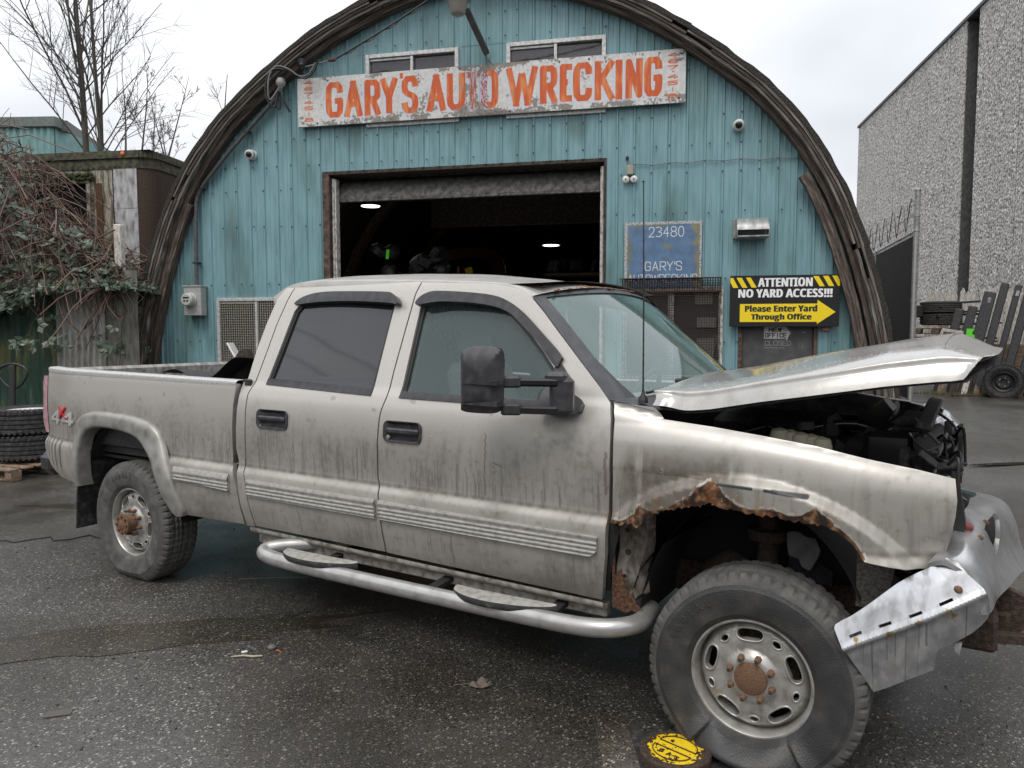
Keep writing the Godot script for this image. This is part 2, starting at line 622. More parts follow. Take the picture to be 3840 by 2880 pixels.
	M.trailer = nmat([[0.0, lin(0.035, 0.026, 0.018)], [0.36, lin(0.12, 0.10, 0.07)], [0.5, lin(0.22, 0.205, 0.17)], [0.64, lin(0.36, 0.345, 0.315)], [0.82, lin(0.20, 0.165, 0.06)], [1.0, lin(0.46, 0.45, 0.43)]], 0.014, 0.7, Vector3(1.3, 0.35, 1.3), 0.1, 0.0, 0.05, 27)
	M.trailerpale = nmat([[0.0, lin(0.14, 0.12, 0.10)], [0.45, lin(0.36, 0.36, 0.37)], [1.0, lin(0.52, 0.52, 0.54)]], 0.014, 0.6, Vector3(1.3, 0.5, 1.3), 0.1, 0.0, 0.05, 28)
	M.trailerdark = nmat([[0.0, lin(0.015, 0.013, 0.010)], [0.5, lin(0.065, 0.058, 0.045)], [0.75, lin(0.075, 0.085, 0.03)], [1.0, lin(0.15, 0.13, 0.10)]], 0.02, 0.85, Vector3(1, 1, 1), 0.0, 2.0, 0.06, 29)
	M.moss = nmat([[0.0, lin(0.012, 0.018, 0.006)], [0.5, lin(0.035, 0.050, 0.012)], [1.0, lin(0.075, 0.085, 0.025)]], 0.05, 0.95, Vector3(2, 2, 2), 0.0, 5.0, 0.1, 30)
	M.rust = nmat([[0.0, lin(0.025, 0.014, 0.009)], [0.45, lin(0.075, 0.036, 0.018)], [0.7, lin(0.12, 0.056, 0.025)], [1.0, lin(0.20, 0.11, 0.06)]], 0.04, 0.9, Vector3(2.5, 2.5, 2.5), 0.0, 4.0, 0.1, 31)
	M.rustdark = nmat([[0.0, lin(0.012, 0.009, 0.007)], [0.5, lin(0.042, 0.026, 0.018)], [1.0, lin(0.10, 0.058, 0.035)]], 0.04, 0.85, Vector3(2, 2, 2), 0.0, 3.0, 0.1, 32)
	M.teal = nmat([[0.0, lin(0.12, 0.24, 0.24)], [1.0, lin(0.20, 0.34, 0.33)]], 0.02, 0.6, Vector3(0.3, 0.3, 0.3), 0.0, 0.0, 0.05, 33)
	M.cream = smat(lin(0.60, 0.52, 0.46), 0.8)
	M.bark = nmat([[0.0, lin(0.025, 0.022, 0.02)], [0.5, lin(0.075, 0.068, 0.058)], [1.0, lin(0.15, 0.145, 0.12)]], 0.05, 0.9, Vector3(3, 3, 3), 0.0, 0.0, 0.05, 34)
	M.glass = smat(Color(0.30, 0.30, 0.33, 0.30), 0.05)
	M.glass.transparency = BaseMaterial3D.TRANSPARENCY_ALPHA
	M.whiteplastic = smat(lin(0.62, 0.62, 0.60), 0.45)
	M.greybox = nmat([[0.0, lin(0.30, 0.30, 0.29)], [1.0, lin(0.46, 0.46, 0.45)]], 0.02, 0.5, Vector3(2, 2, 2), 0.2, 0.0, 0.05, 35)
	M.wire = smat(gray(0.025), 0.6)
	M.greywire = smat(gray(0.16), 0.6)
	M.orange = smat(lin(0.65, 0.15, 0.02), 0.4)
	M.lime = smat(lin(0.12, 0.75, 0.03), 0.6)
	M.yellowtag = smat(lin(0.65, 0.45, 0.02), 0.6)
	M.red = smat(lin(0.40, 0.025, 0.03), 0.5)
	M.aggregate = StandardMaterial3D.new()
	M.aggregate.albedo_texture = ImageTexture.create_from_image(speckle_image(512, 9, lin(0.46, 0.45, 0.43), [lin(0.70, 0.69, 0.66), lin(0.20, 0.19, 0.18), lin(0.30, 0.28, 0.25), lin(0.75, 0.74, 0.71), lin(0.14, 0.13, 0.13), lin(0.38, 0.37, 0.35)], 9000, 2, 6))
	M.aggregate.uv1_scale = Vector3(0.15, 0.15, 0.15)
	M.aggregate.roughness = 0.95
	M.aggregate.normal_enabled = true
	M.aggregate.normal_texture = noise_tex(0.12, 3, 91, [], 512, 3.0)
	var asp := StandardMaterial3D.new()
	asp.albedo_texture = ImageTexture.create_from_image(speckle_image(1024, 3, lin(0.060, 0.056, 0.050), [lin(0.11, 0.106, 0.097), lin(0.24, 0.232, 0.21), lin(0.009, 0.009, 0.009), lin(0.07, 0.063, 0.054), lin(0.42, 0.40, 0.37), lin(0.012, 0.011, 0.011), lin(0.05, 0.048, 0.044), lin(0.010, 0.010, 0.010)], 30000, 2, 6))
	asp.uv1_triplanar = true
	asp.uv1_world_triplanar = true
	asp.uv1_scale = Vector3(0.57, 0.57, 0.57)
	asp.roughness_texture = noise_tex(0.0045, 4, 61, [[0.0, gray(0.06)], [0.40, gray(0.13)], [0.55, gray(0.25)], [1.0, gray(0.40)]], 512)
	asp.roughness = 1.0
	asp.normal_enabled = true
	asp.normal_texture = noise_tex(0.22, 3, 62, [], 1024, 4.0)
	asp.normal_scale = 0.5
	asp.clearcoat_enabled = true
	asp.clearcoat = 0.5
	asp.clearcoat_roughness = 0.28
	asp.detail_enabled = true
	asp.detail_albedo = noise_tex(0.005, 5, 63, [[0.0, Color(0.55, 0.53, 0.49)], [0.4, Color(0.82, 0.80, 0.77)], [0.6, Color(1, 1, 1)], [1.0, Color(1, 1, 1)]], 512)
	asp.detail_blend_mode = BaseMaterial3D.BLEND_MODE_MUL
	asp.detail_uv_layer = BaseMaterial3D.DETAIL_UV_2
	asp.uv2_triplanar = true
	asp.uv2_world_triplanar = true
	asp.uv2_scale = Vector3(0.11, 0.11, 0.11)
	M.asphalt = asp
	M.patch = asp.duplicate()
	M.patch.albedo_color = Color(1.2, 1.18, 1.14)
	M.patch.uv2_scale = Vector3(0.3, 0.3, 0.3)

func speckle_image(size: int, seed_: int, base: Color, stones: Array, count: int, rmin: int, rmax: int) -> Image:
	var r := RandomNumberGenerator.new()
	r.seed = seed_
	var im := Image.create_empty(size, size, false, Image.FORMAT_RGB8)
	im.fill(base)
	for k in count:
		var c: Color = stones[r.randi() % stones.size()]
		c = c.lerp(base, r.randf() * 0.5)
		var w := r.randi_range(rmin, rmax)
		var h := r.randi_range(rmin, rmax)
		var x := r.randi_range(0, size - w)
		var y := r.randi_range(0, size - h)
		im.fill_rect(Rect2i(x, y, w, h), c)
		if w > 2:
			im.set_pixel(x, y, base)
			im.set_pixel(x + w - 1, y + h - 1, c.lerp(base, 0.6))
	return im

func ground_y(x: float, z: float) -> float:
	return 0.36 * smooth(3.2, 7.0, x) * smooth(-6.5, -12.0, z) - 0.0 + 0.012 * sin(x * 0.7 + 1.0) * sin(z * 0.6) * smooth(-4.0, -7.0, z)

func make_ground() -> void:
	var st := mk()
	var xs := []
	for i in 41:
		var t := -1.0 + 2.0 * i / 40.0
		xs.append(signf(t) * pow(absf(t), 2.2) * 220.0)
	var zs := []
	for i in 49:
		var t := float(i) / 48.0
		zs.append(12.0 - 262.0 * pow(t, 2.6))
	var n := xs.size()
	for i in n - 1:
		for j in zs.size() - 1:
			var q := []
			for e in [[0, 0], [0, 1], [1, 1], [1, 0]]:
				var x: float = xs[i + e[0]]
				var z: float = zs[j + e[1]]
				var y := ground_y(x, z)
				var nn := Vector3(ground_y(x - 0.1, z) - ground_y(x + 0.1, z), 0.2, ground_y(x, z - 0.1) - ground_y(x, z + 0.1)).normalized()
				q.append([Vector3(x, y, z), nn])
			for t in [0, 1, 2, 0, 2, 3]:
				vtx(st, q[t][0], q[t][1], Vector2(q[t][0].x, q[t][0].z))
	var g := obj("asphalt_ground", st, M.asphalt)
	structure(g)
	tag(g, "wet dark speckled asphalt of the yard under the pickup")
	st = mk()
	quad(st, Vector3(-220, 0.0, 220), Vector3(220, 0.0, 220), Vector3(220, 0.0, 12), Vector3(-220, 0.0, 12))
	g = obj("road_behind", st, M.asphalt)
	structure(g)

const UC := 0.15
var arch_pts := PackedVector2Array()   # outer edge, left base to right base, evenly spaced
var arch_in := PackedVector2Array()

func build_arch() -> void:
	var half := pv([4.87, -0.1, 4.82, 0.6, 4.74, 1.25, 4.62, 1.87, 4.48, 2.36, 4.345, 2.76, 4.19, 3.14, 4.01, 3.47, 3.81, 3.79, 3.57, 4.08, 3.33, 4.34, 3.08, 4.55, 2.81, 4.76, 2.53, 4.96, 2.27, 5.13, 1.92, 5.33, 1.68, 5.44, 1.38, 5.565, 0.98, 5.70, 0.5, 5.81, 0.0, 5.86])
	var full := PackedVector2Array()
	for q in half:
		full.append(Vector2(UC - q.x, q.y))
	for i in range(half.size() - 2, -1, -1):
		full.append(Vector2(UC + half[i].x, half[i].y))
	arch_pts = evenly(smooth_line(full, 6), 181)

func arch_at(t: float, d: float) -> Vector2:
	var x := clampf(t, 0.0, 1.0) * 180.0
	var i := mini(int(x), 179)
	var p := arch_pts[i].lerp(arch_pts[i + 1], x - i)
	var a := arch_pts[maxi(i - 2, 0)]
	var b := arch_pts[mini(i + 3, 180)]
	var tn := (b - a).normalized()
	return p + Vector2(tn.y, -tn.x) * d

func wall_top(u: float) -> float:
	var best := 0.0
	for i in 180:
		var a := arch_in[i]
		var b := arch_in[i + 1]
		if (a.x <= u and b.x >= u) and b.x > a.x:
			best = maxf(best, lerpf(a.y, b.y, (u - a.x) / (b.x - a.x)))
	return best

func arch_board(t0: float, t1: float, d0: float, d1: float, n0: float, n1: float, jit: float, seed_: int) -> SurfaceTool:
	var st := mk()
	var r := RandomNumberGenerator.new()
	r.seed = seed_
	var k := maxi(3, int((t1 - t0) * 150))
	var prev := []
	var vo := r.randf() * 7.0
	for i in k + 1:
		var t := lerpf(t0, t1, float(i) / k)
		var a := arch_at(t, d0 + r.randf_range(-jit, jit))
		var b := arch_at(t, d1 + r.randf_range(-jit, jit) * 0.7)
		var e := r.randf_range(-jit, jit) * 0.5
		var ring := [Vector3(a.x, a.y, n1 + e), Vector3(a.x, a.y, n0), Vector3(b.x, b.y, n0), Vector3(b.x, b.y, n1 + e * 0.5)]
		if i > 0:
			for s in 4:
				var s2 := (s + 1) % 4
				var ua := lerpf(t0, t1, (i - 1.0) / k) * 15.0
				var ub := t * 15.0
				quad(st, prev[s], prev[s2], ring[s2], ring[s], [Vector2(ua, vo + s * 0.31), Vector2(ua, vo + s * 0.31 + 0.13), Vector2(ub, vo + s * 0.31 + 0.13), Vector2(ub, vo + s * 0.31)])
		else:
			quad(st, ring[3], ring[2], ring[1], ring[0])
		prev = ring
	quad(st, prev[0], prev[1], prev[2], prev[3])
	return st

func make_workshop() -> void:
	build_arch()
	for i in 181:
		arch_in.append(arch_at(i / 180.0, 0.16))
	var w := fac_thing("workshop", "teal ribbed metal arched workshop with weathered wooden arch trim and open roller door", "building", 0, 0)
	var holes := [[-1.89, 1.76, -1.0, 3.625], [-1.25, -0.06, 4.15, 5.03], [0.555, 1.735, 4.15, 5.03], [-3.44, -2.30, 1.10, 2.02], [1.98, 3.09, 1.05, 2.08], [3.32, 4.12, -1.0, 2.08]]
	var sheets := []
	var u := -4.74
	while u < 4.85:
		sheets.append([u, minf(u + 0.8, 4.95)])
		u += 0.8
	var r := RandomNumberGenerator.new()
	r.seed = 8
	var screws := mk()
	for s in sheets:
		var st := mk()
		var up := mk()
		var has_up := false
		var knots := []
		var k0: float = s[0]
		var prof := []      # (u, n)
		var nrib := int(round((s[1] - s[0]) / 0.2))
		for k in nrib:
			var a := k0 + k * 0.2
			prof.append_array([[a, 0.0], [a + 0.012, 0.020], [a + 0.028, 0.020], [a + 0.040, 0.0], [a + 0.082, 0.0], [a + 0.088, 0.005], [a + 0.100, 0.005], [a + 0.106, 0.0], [a + 0.138, 0.0], [a + 0.144, 0.005], [a + 0.156, 0.005], [a + 0.162, 0.0]])
		prof.append([s[1] - 0.002, 0.0])
		var edges := []
		for h in holes:
			for e in [h[0], h[1]]:
				if e > s[0] and e < s[1]:
					edges.append(e)
		for e in edges:
			var nn := 0.0
			for i in prof.size() - 1:
				if prof[i][0] <= e and prof[i + 1][0] > e:
					nn = lerpf(prof[i][1], prof[i + 1][1], (e - prof[i][0]) / (prof[i + 1][0] - prof[i][0]))
			prof.append([e, nn])
		prof.sort_custom(func(a, b): return a[0] < b[0])
		var skew := r.randf_range(-0.002, 0.002)
		for i in prof.size() - 1:
			var a: float = prof[i][0]
			var b: float = prof[i + 1][0]
			if b - a < 1e-4:
				continue
			var mid := (a + b) * 0.5
			var ta := wall_top(a)
			var tb := wall_top(b)
			if minf(ta, tb) <= 0.2:
				continue
			var seam := 5.045
			var ivs := [[-0.05, 99.0]]
			for h in holes:
				if mid > h[0] and mid < h[1]:
					var next := []
					for iv in ivs:
						if h[2] > iv[0]:
							next.append([iv[0], minf(iv[1], h[2])])
						if h[3] < iv[1]:
							next.append([maxf(iv[0], h[3]), iv[1]])
					ivs = next
			for iv in ivs:
				var lo: float = iv[0]
				var split := mid > -1.4 and mid < 1.76
				var parts := [[lo, iv[1], false]]
				if split and iv[1] > 50.0 and lo < seam:
					parts = [[lo, seam + 0.03, false], [seam, iv[1], true]]
				elif split and iv[1] > 50.0:
					parts = [[seam, iv[1], true]]
				for pt in parts:
					var ya := minf(pt[1], ta)
					var yb := minf(pt[1], tb)
					if ya <= pt[0] + 0.01 or yb <= pt[0] + 0.01:
						continue
					var o := 0.004 if pt[2] else 0.0
					var na: float = prof[i][1] + o + skew
					var nb: float = prof[i + 1][1] + o + skew
					quad(up if pt[2] else st, Vector3(a, pt[0], na), Vector3(b, pt[0], nb), Vector3(b, yb, nb), Vector3(a, ya, na))
					if pt[2]:
						has_up = true
		obj("siding_sheet", st, M.siding, w)
		if has_up:
			obj("siding_sheet", up, M.siding, w)
	for i in 47:
		var uu := -4.74 + i * 0.2
		for y in [0.7, 1.45, 2.2, 2.95, 3.42, 3.72, 4.05, 4.55, 5.12, 5.4]:
			var y2: float = y + r.randf_range(-0.012, 0.012)
			var uk := uu + 0.072 if r.randf() < 0.5 else uu + 0.02
			var skip := y2 > wall_top(uk) - 0.1
			for h in holes:
				if uk > h[0] - 0.02 and uk < h[1] + 0.02 and y2 > h[2] - 0.02 and y2 < h[3] + 0.02:
					skip = true
			if not skip and r.randf() < 0.85:
				box(screws, Vector3(uk, y2, 0.024), Vector3(0.016, 0.016, 0.008))
	obj("screw_heads", screws, M.screw, w, true)
	var st := mk()
	st = mk()
	var inner := mk()
	for i in 90:
		var a := arch_at(i / 90.0, 0.0)
		var b := arch_at((i + 1) / 90.0, 0.0)
		quad(st, Vector3(a.x, a.y, 0.20), Vector3(a.x, a.y, -14), Vector3(b.x, b.y, -14), Vector3(b.x, b.y, 0.20))
		var c := arch_at(i / 90.0, 0.14)
		var d := arch_at((i + 1) / 90.0, 0.14)
		quad(inner, Vector3(d.x, d.y, -0.1), Vector3(d.x, d.y, -13.9), Vector3(c.x, c.y, -13.9), Vector3(c.x, c.y, -0.1))
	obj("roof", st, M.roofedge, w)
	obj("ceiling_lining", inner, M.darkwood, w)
	st = mk()
	var poly := PackedVector2Array()
	for i in range(0, 181, 4):
		poly.append(arch_pts[i])
	prism(st, poly, -14.1, -13.9)
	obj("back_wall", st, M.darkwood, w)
	st = mk()
	for i in range(0, 96):
		var a := -4.7 + i * 0.1
		var b := a + 0.1
		var mid := (a + b) * 0.5
		var top := minf(wall_top(a + 0.03), wall_top(b - 0.03)) - 0.02
		if top < 0.3:
			continue
		var iv := [[0.0, top]]
		if mid > -1.89 and mid < 1.76:
			iv = [[3.66, top]]
		elif mid > -3.5 and mid < -2.25:
			iv = [[0.0, 1.05], [2.1, top]]
		elif mid > 1.95 and mid < 3.12:
			iv = [[0.0, 1.0], [2.12, top]]
		for q in iv:
			if q[1] > q[0]:
				bx(st, Vector3(a, q[0], -0.10), Vector3(b, q[1], -0.03))
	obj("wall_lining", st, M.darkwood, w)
	st = mk()
	bx(st, Vector3(-4.7, -0.2, -13.9), Vector3(5.0, 0.006, -0.12))
	obj("floor_slab", st, M.concrete, w)
	var cuts := [0.0, 0.21, 0.43, 0.66, 0.845, 1.0]
	for k in cuts.size() - 1:
		var a: float = cuts[k]
		var b: float = cuts[k + 1]
		obj("roofing_edge", arch_board(a, b, -0.022, 0.030, 0.0, 0.280, 0.008, 100 + k), M.roofedge, w)
		var c := r.randf_range(-0.02, 0.02)
		obj("grey_arch_board", arch_board(a, b + c, 0.031, 0.058, 0.03, 0.270, 0.003, 120 + k), M.greywood, w)
		obj("grey_arch_board", arch_board(a + 0.02, b, 0.060, 0.088, 0.03, 0.252, 0.003, 130 + k), M.archwood, w)
		obj("grey_arch_board", arch_board(a, b - c, 0.090, 0.122, 0.03, 0.235, 0.003, 140 + k), M.greywood, w)
		obj("brown_arch_board", arch_board(a, b, 0.126, [0.255, 0.195, 0.185, 0.185, 0.185][k], 0.03, 0.15, 0.004, 160 + k), M.archwood, w)
	obj("split_arch_board", arch_board(0.785, 0.985, 0.22, 0.33, 0.09, 0.16, 0.003, 190), M.archwood, w)
	st = mk()
	bx(st, Vector3(-1.89, 0, -0.24), Vector3(-1.795, 3.60, 0.012), 0.006)
	obj("door_jamb", st, M.brownwood, w)
	st = mk()
	bx(st, Vector3(1.728, 0, -0.24), Vector3(1.762, 3.60, 0.006), 0.004)
	obj("door_jamb", st, M.darkwood, w)
	st = mk()
	bx(st, Vector3(-1.89, 3.585, -0.24), Vector3(1.762, 3.63, 0.004), 0.004)
	obj("door_head", st, M.darkwood, w)
	for e in [-1.76, 1.708]:
		st = mk()
		bx(st, Vector3(e - 0.028, 0, -0.16), Vector3(e + 0.030, 3.545, -0.055), 0.004)
		bx(st, Vector3(e - 0.008, 0, -0.050), Vector3(e + 0.008, 3.545, -0.035), 0.003)
		obj("door_track", st, M.oldpaint, w)
	var dr := Node3D.new()
	dr.name = "roller_door"
	w.add_child(dr)
	for k in 4:
		st = mk()
		var prof := pv([])
		if k == 0:
			var f := func(a: float, b: float) -> Vector3:
				var th := b * PI * 0.5
				return Vector3(lerpf(-1.735, 1.685, a), 3.30 + 0.30 * sin(th) + 0.003 * sin(a * 40.0) * (1.0 - b), -0.16 - 0.28 * (1.0 - cos(th)))
			sheet(st, f, 24, 10)
			bx(st, Vector3(-1.735, 3.262, -0.20), Vector3(1.685, 3.30, -0.155), 0.008)
		else:
			bx(st, Vector3(-1.735, 3.585, -0.48 - 0.56 * k + 0.1), Vector3(1.685, 3.63, -0.48 - 0.56 * (k - 1) + 0.09), 0.01)
		obj("door_section", st, M.rollup, dr)
	st = mk()
	bx(st, Vector3(-1.0, 3.12, -1.75), Vector3(1.69, 3.56, -1.70), 0.01)
	obj("header_beam", st, M.darkwood, w)
	for k in 7:
		st = mk()
		var z := -1.6 - k * 1.8
		for i in 24:
			var a := arch_at(i / 24.0, 0.25)
			var b := arch_at((i + 1) / 24.0, 0.25)
			bar(st, Vector3(a.x, a.y, z), Vector3(b.x, b.y, z), 0.14, 0.2, Vector3.BACK)
		obj("arch_rib", st, M.wood if k % 2 == 0 else M.darkwood, w)
	for k in 5:
		st = mk()
		var t := 0.60 + k * 0.055
		var a := arch_at(t, 0.4)
		bar(st, Vector3(a.x, a.y, -0.8), Vector3(a.x, a.y, -12.5), 0.16, 0.05, Vector3.UP)
		obj("purlin", st, M.wood, w)
	st = mk()
	var fp := func(a: float, b: float) -> Vector3:
		var q := arch_at(lerpf(0.62, 0.90, b), 0.46 + 0.05 * sin(a * 31.0 + b * 9.0) * sin(b * 23.0))
		return Vector3(q.x, q.y, lerpf(-1.2, -11.0, a))
	sheet(st, fp, 60, 30)
	obj("plastic_sheeting", st, M.shinyblack, w)
	for e in [[-1.262, -0.048], [0.546, 1.742]]:
		window(w, "upper_window", e[0], e[1], 4.145, 5.035, M.alu, 0.05)
	var lw := window(w, "side_window", -3.45, -2.28, 1.08, 2.03, M.alu, 0.045)
	st = mk()
	for i in 34:
		var x := -3.40 + i * 0.033
		bar(st, Vector3(x, 1.12, 0.012), Vector3(x, 1.99, 0.012), 0.011, 0.006, Vector3.BACK)
	for i in 26:
		var y := 1.13 + i * 0.033
		bar(st, Vector3(-3.41, y, 0.019), Vector3(-2.31, y, 0.019), 0.006, 0.011, Vector3.BACK)
	var gr := obj("grille", st, nmat([[0.0, lin(0.20, 0.19, 0.15)], [1.0, lin(0.38, 0.36, 0.30)]], 0.03, 0.6, Vector3(2, 2, 2), 0.2, 0.0, 0.05, 41), lw, true)
	var ow := window(w, "office_window", 1.965, 3.115, 1.02, 2.10, M.oldpaint, 0.05)
	st = mk()
	for i in 40:
		var x := 1.965 + i * 0.0285
		bar(st, Vector3(x, 1.03, 0.055), Vector3(x, 2.20, 0.055), 0.006, 0.006, Vector3.BACK)
	for i in 41:
		var y := 1.03 + i * 0.0285
		bar(st, Vector3(1.955, y, 0.062), Vector3(3.085, y, 0.062), 0.006, 0.006, Vector3.BACK)
	obj("mesh_guard", st, M.rustdark, ow, true)
	st = mk()
	bx(st, Vector3(1.95, 2.035, 0.045), Vector3(3.095, 2.055, 0.075), 0.004)
	bx(st, Vector3(1.95, 2.195, 0.045), Vector3(3.095, 2.208, 0.075), 0.004)
	for i in 40:
		bar(st, Vector3(1.965 + i * 0.0285, 2.06, 0.075), Vector3(1.965 + i * 0.0285, 2.20, 0.15), 0.008, 0.008, Vector3.RIGHT)
	obj("mesh_guard_top", st, M.rustdark, ow)
	for q in [[2.90, 2.03, 1.90, 0.10], [2.93, 1.75, 1.63, 0.11], [2.92, 1.50, 1.25, 0.10]]:
		st = mk()
		bx(st, Vector3(q[0] - q[3], q[2], -0.012), Vector3(q[0] + q[3], q[1], -0.008))
		obj("notice", st, smat(lin(0.22, 0.21, 0.20), 0.8), ow)
	st = mk()
	bx(st, Vector3(2.49, 1.05, -0.02), Vector3(2.525, 2.07, 0.02), 0.003)
	obj("mullion", st, M.galv, ow)
	var d := Node3D.new()
	d.name = "office_door"
	w.add_child(d)
	st = mk()
	bx(st, Vector3(3.335, 0.02, -0.05), Vector3(4.105, 2.06, -0.012), 0.004)
	var leaf := obj("door_leaf", st, null, d)
	leaf.mesh.surface_set_material(0, door_material())
	for e in [[3.285, 3.333], [4.107, 4.150]]:
		st = mk()
		bx(st, Vector3(e[0], 0.0, -0.06), Vector3(e[1], 2.10, 0.03), 0.004)
		obj("door_frame", st, M.brownwood, d)
	st = mk()
	for i in 25:
		pass
	lathe(st, [Vector2(0.001, 0.0), Vector2(0.03, 0.0), Vector2(0.034, 0.01), Vector2(0.02, 0.035), Vector2(0.001, 0.04)], along(Vector3(4.01, 1.02, -0.012), Vector3.BACK), 14)
	obj("door_knob", st, M.galv, d)

func window(w: Node3D, called: String, u0: float, u1: float, y0: float, y1: float, m: Material, fw: float) -> Node3D:
	var n := Node3D.new()
	n.name = quick_name(called, w)
	w.add_child(n)
	var st := mk()
	bx(st, Vector3(u0, y0, -0.03), Vector3(u0 + fw, y1, 0.036), 0.004)
	bx(st, Vector3(u1 - fw, y0, -0.03), Vector3(u1, y1, 0.036), 0.004)
	bx(st, Vector3(u0 + fw + 0.001, y0, -0.03), Vector3(u1 - fw - 0.001, y0 + fw, 0.034), 0.004)
	bx(st, Vector3(u0 + fw + 0.001, y1 - fw, -0.03), Vector3(u1 - fw - 0.001, y1, 0.034), 0.004)
	var mid := lerpf(u0, u1, 0.5)
	obj("frame", st, m, n)
	st = mk()
	bx(st, Vector3(mid - 0.018, y0 + fw + 0.001, -0.028), Vector3(mid + 0.018, y1 - fw - 0.001, 0.026), 0.003)
	bx(st, Vector3(u0 + fw + 0.002, y1 - fw - 0.032, -0.02), Vector3(mid - 0.02, y1 - fw - 0.006, 0.014), 0.003)
	obj("sash", st, m, n)
	for e in [[u0 + fw, mid - 0.018, 0.0], [mid + 0.018, u1 - fw, -0.012]]:
		st = mk()
		bx(st, Vector3(e[0], y0 + fw, -0.016 + e[2]), Vector3(e[1], y1 - fw, -0.011 + e[2]))
		obj("pane", st, M.glass, n)
	st = mk()
	bx(st, Vector3(u0 + fw, y0 + fw, -0.06), Vector3(u1 - fw, y1 - fw, -0.05))
	obj("blind", st, smat(lin(0.17, 0.17, 0.19), 0.9), n)
	return n

func door_material() -> StandardMaterial3D:
	var w := 256
	var h := 680
	var fn := FastNoiseLite.new()
	fn.seed = 12
	fn.frequency = 0.02
	fn.fractal_octaves = 5
	var nz := fn.get_image(w, h)
	var im := Image.create_empty(w, h, false, Image.FORMAT_RGB8)
	for y in h:
		for x in w:
			var v := nz.get_pixel(x, y).r
			im.set_pixel(x, y, lin(0.045, 0.046, 0.048).lerp(lin(0.085, 0.084, 0.082), v))
	for k in 60:
		var r2 := rng.randi_range(1, 3)
		im.fill_rect(Rect2i(rng.randi_range(0, w - 4), rng.randi_range(0, h - 8), r2, r2 + rng.randi_range(0, 4)), lin(0.13, 0.12, 0.11))
	var px := func(u: float) -> float: return (u - 3.335) / 0.77 * w
	var py := func(y: float) -> float: return (2.06 - y) / 2.04 * h
	var s := "CLOSED"
	for i in s.length():
		stroke_char(im, s[i], px.call(3.588 + i * 0.0485), px.call(3.588 + i * 0.0485 + 0.037), py.call(1.474), py.call(1.424), 1.9, lin(0.42, 0.41, 0.39), 0.75)
	stroke_seg(im, Vector2(px.call(3.585), py.call(1.397)), Vector2(px.call(3.80), py.call(1.394)), 2.2, lin(0.40, 0.39, 0.37), 0.7)
	for i in 16:
		stroke_seg(im, Vector2(px.call(3.975) + 8 * cos(i * TAU / 16), py.call(1.42) + 8 * sin(i * TAU / 16)), Vector2(px.call(3.975) + 8 * cos((i + 1) * TAU / 16), py.call(1.42) + 8 * sin((i + 1) * TAU / 16)), 1.5, lin(0.25, 0.2, 0.14), 0.7)
	stroke_seg(im, Vector2(px.call(3.985), py.call(1.575)), Vector2(px.call(4.02), py.call(1.57)), 4.0, lin(0.4, 0.4, 0.4), 0.6)
	var m := StandardMaterial3D.new()
	m.albedo_texture = ImageTexture.create_from_image(im)
	m.roughness = 0.55
	m.uv1_triplanar = true
	m.uv1_scale = Vector3(1.0 / 0.77, 1.0 / 2.04, 1.0)
	m.uv1_offset = Vector3(-3.335 / 0.77, -2.06 / 2.04, 0.0)
	m.uv1_triplanar_sharpness = 20.0
	return m

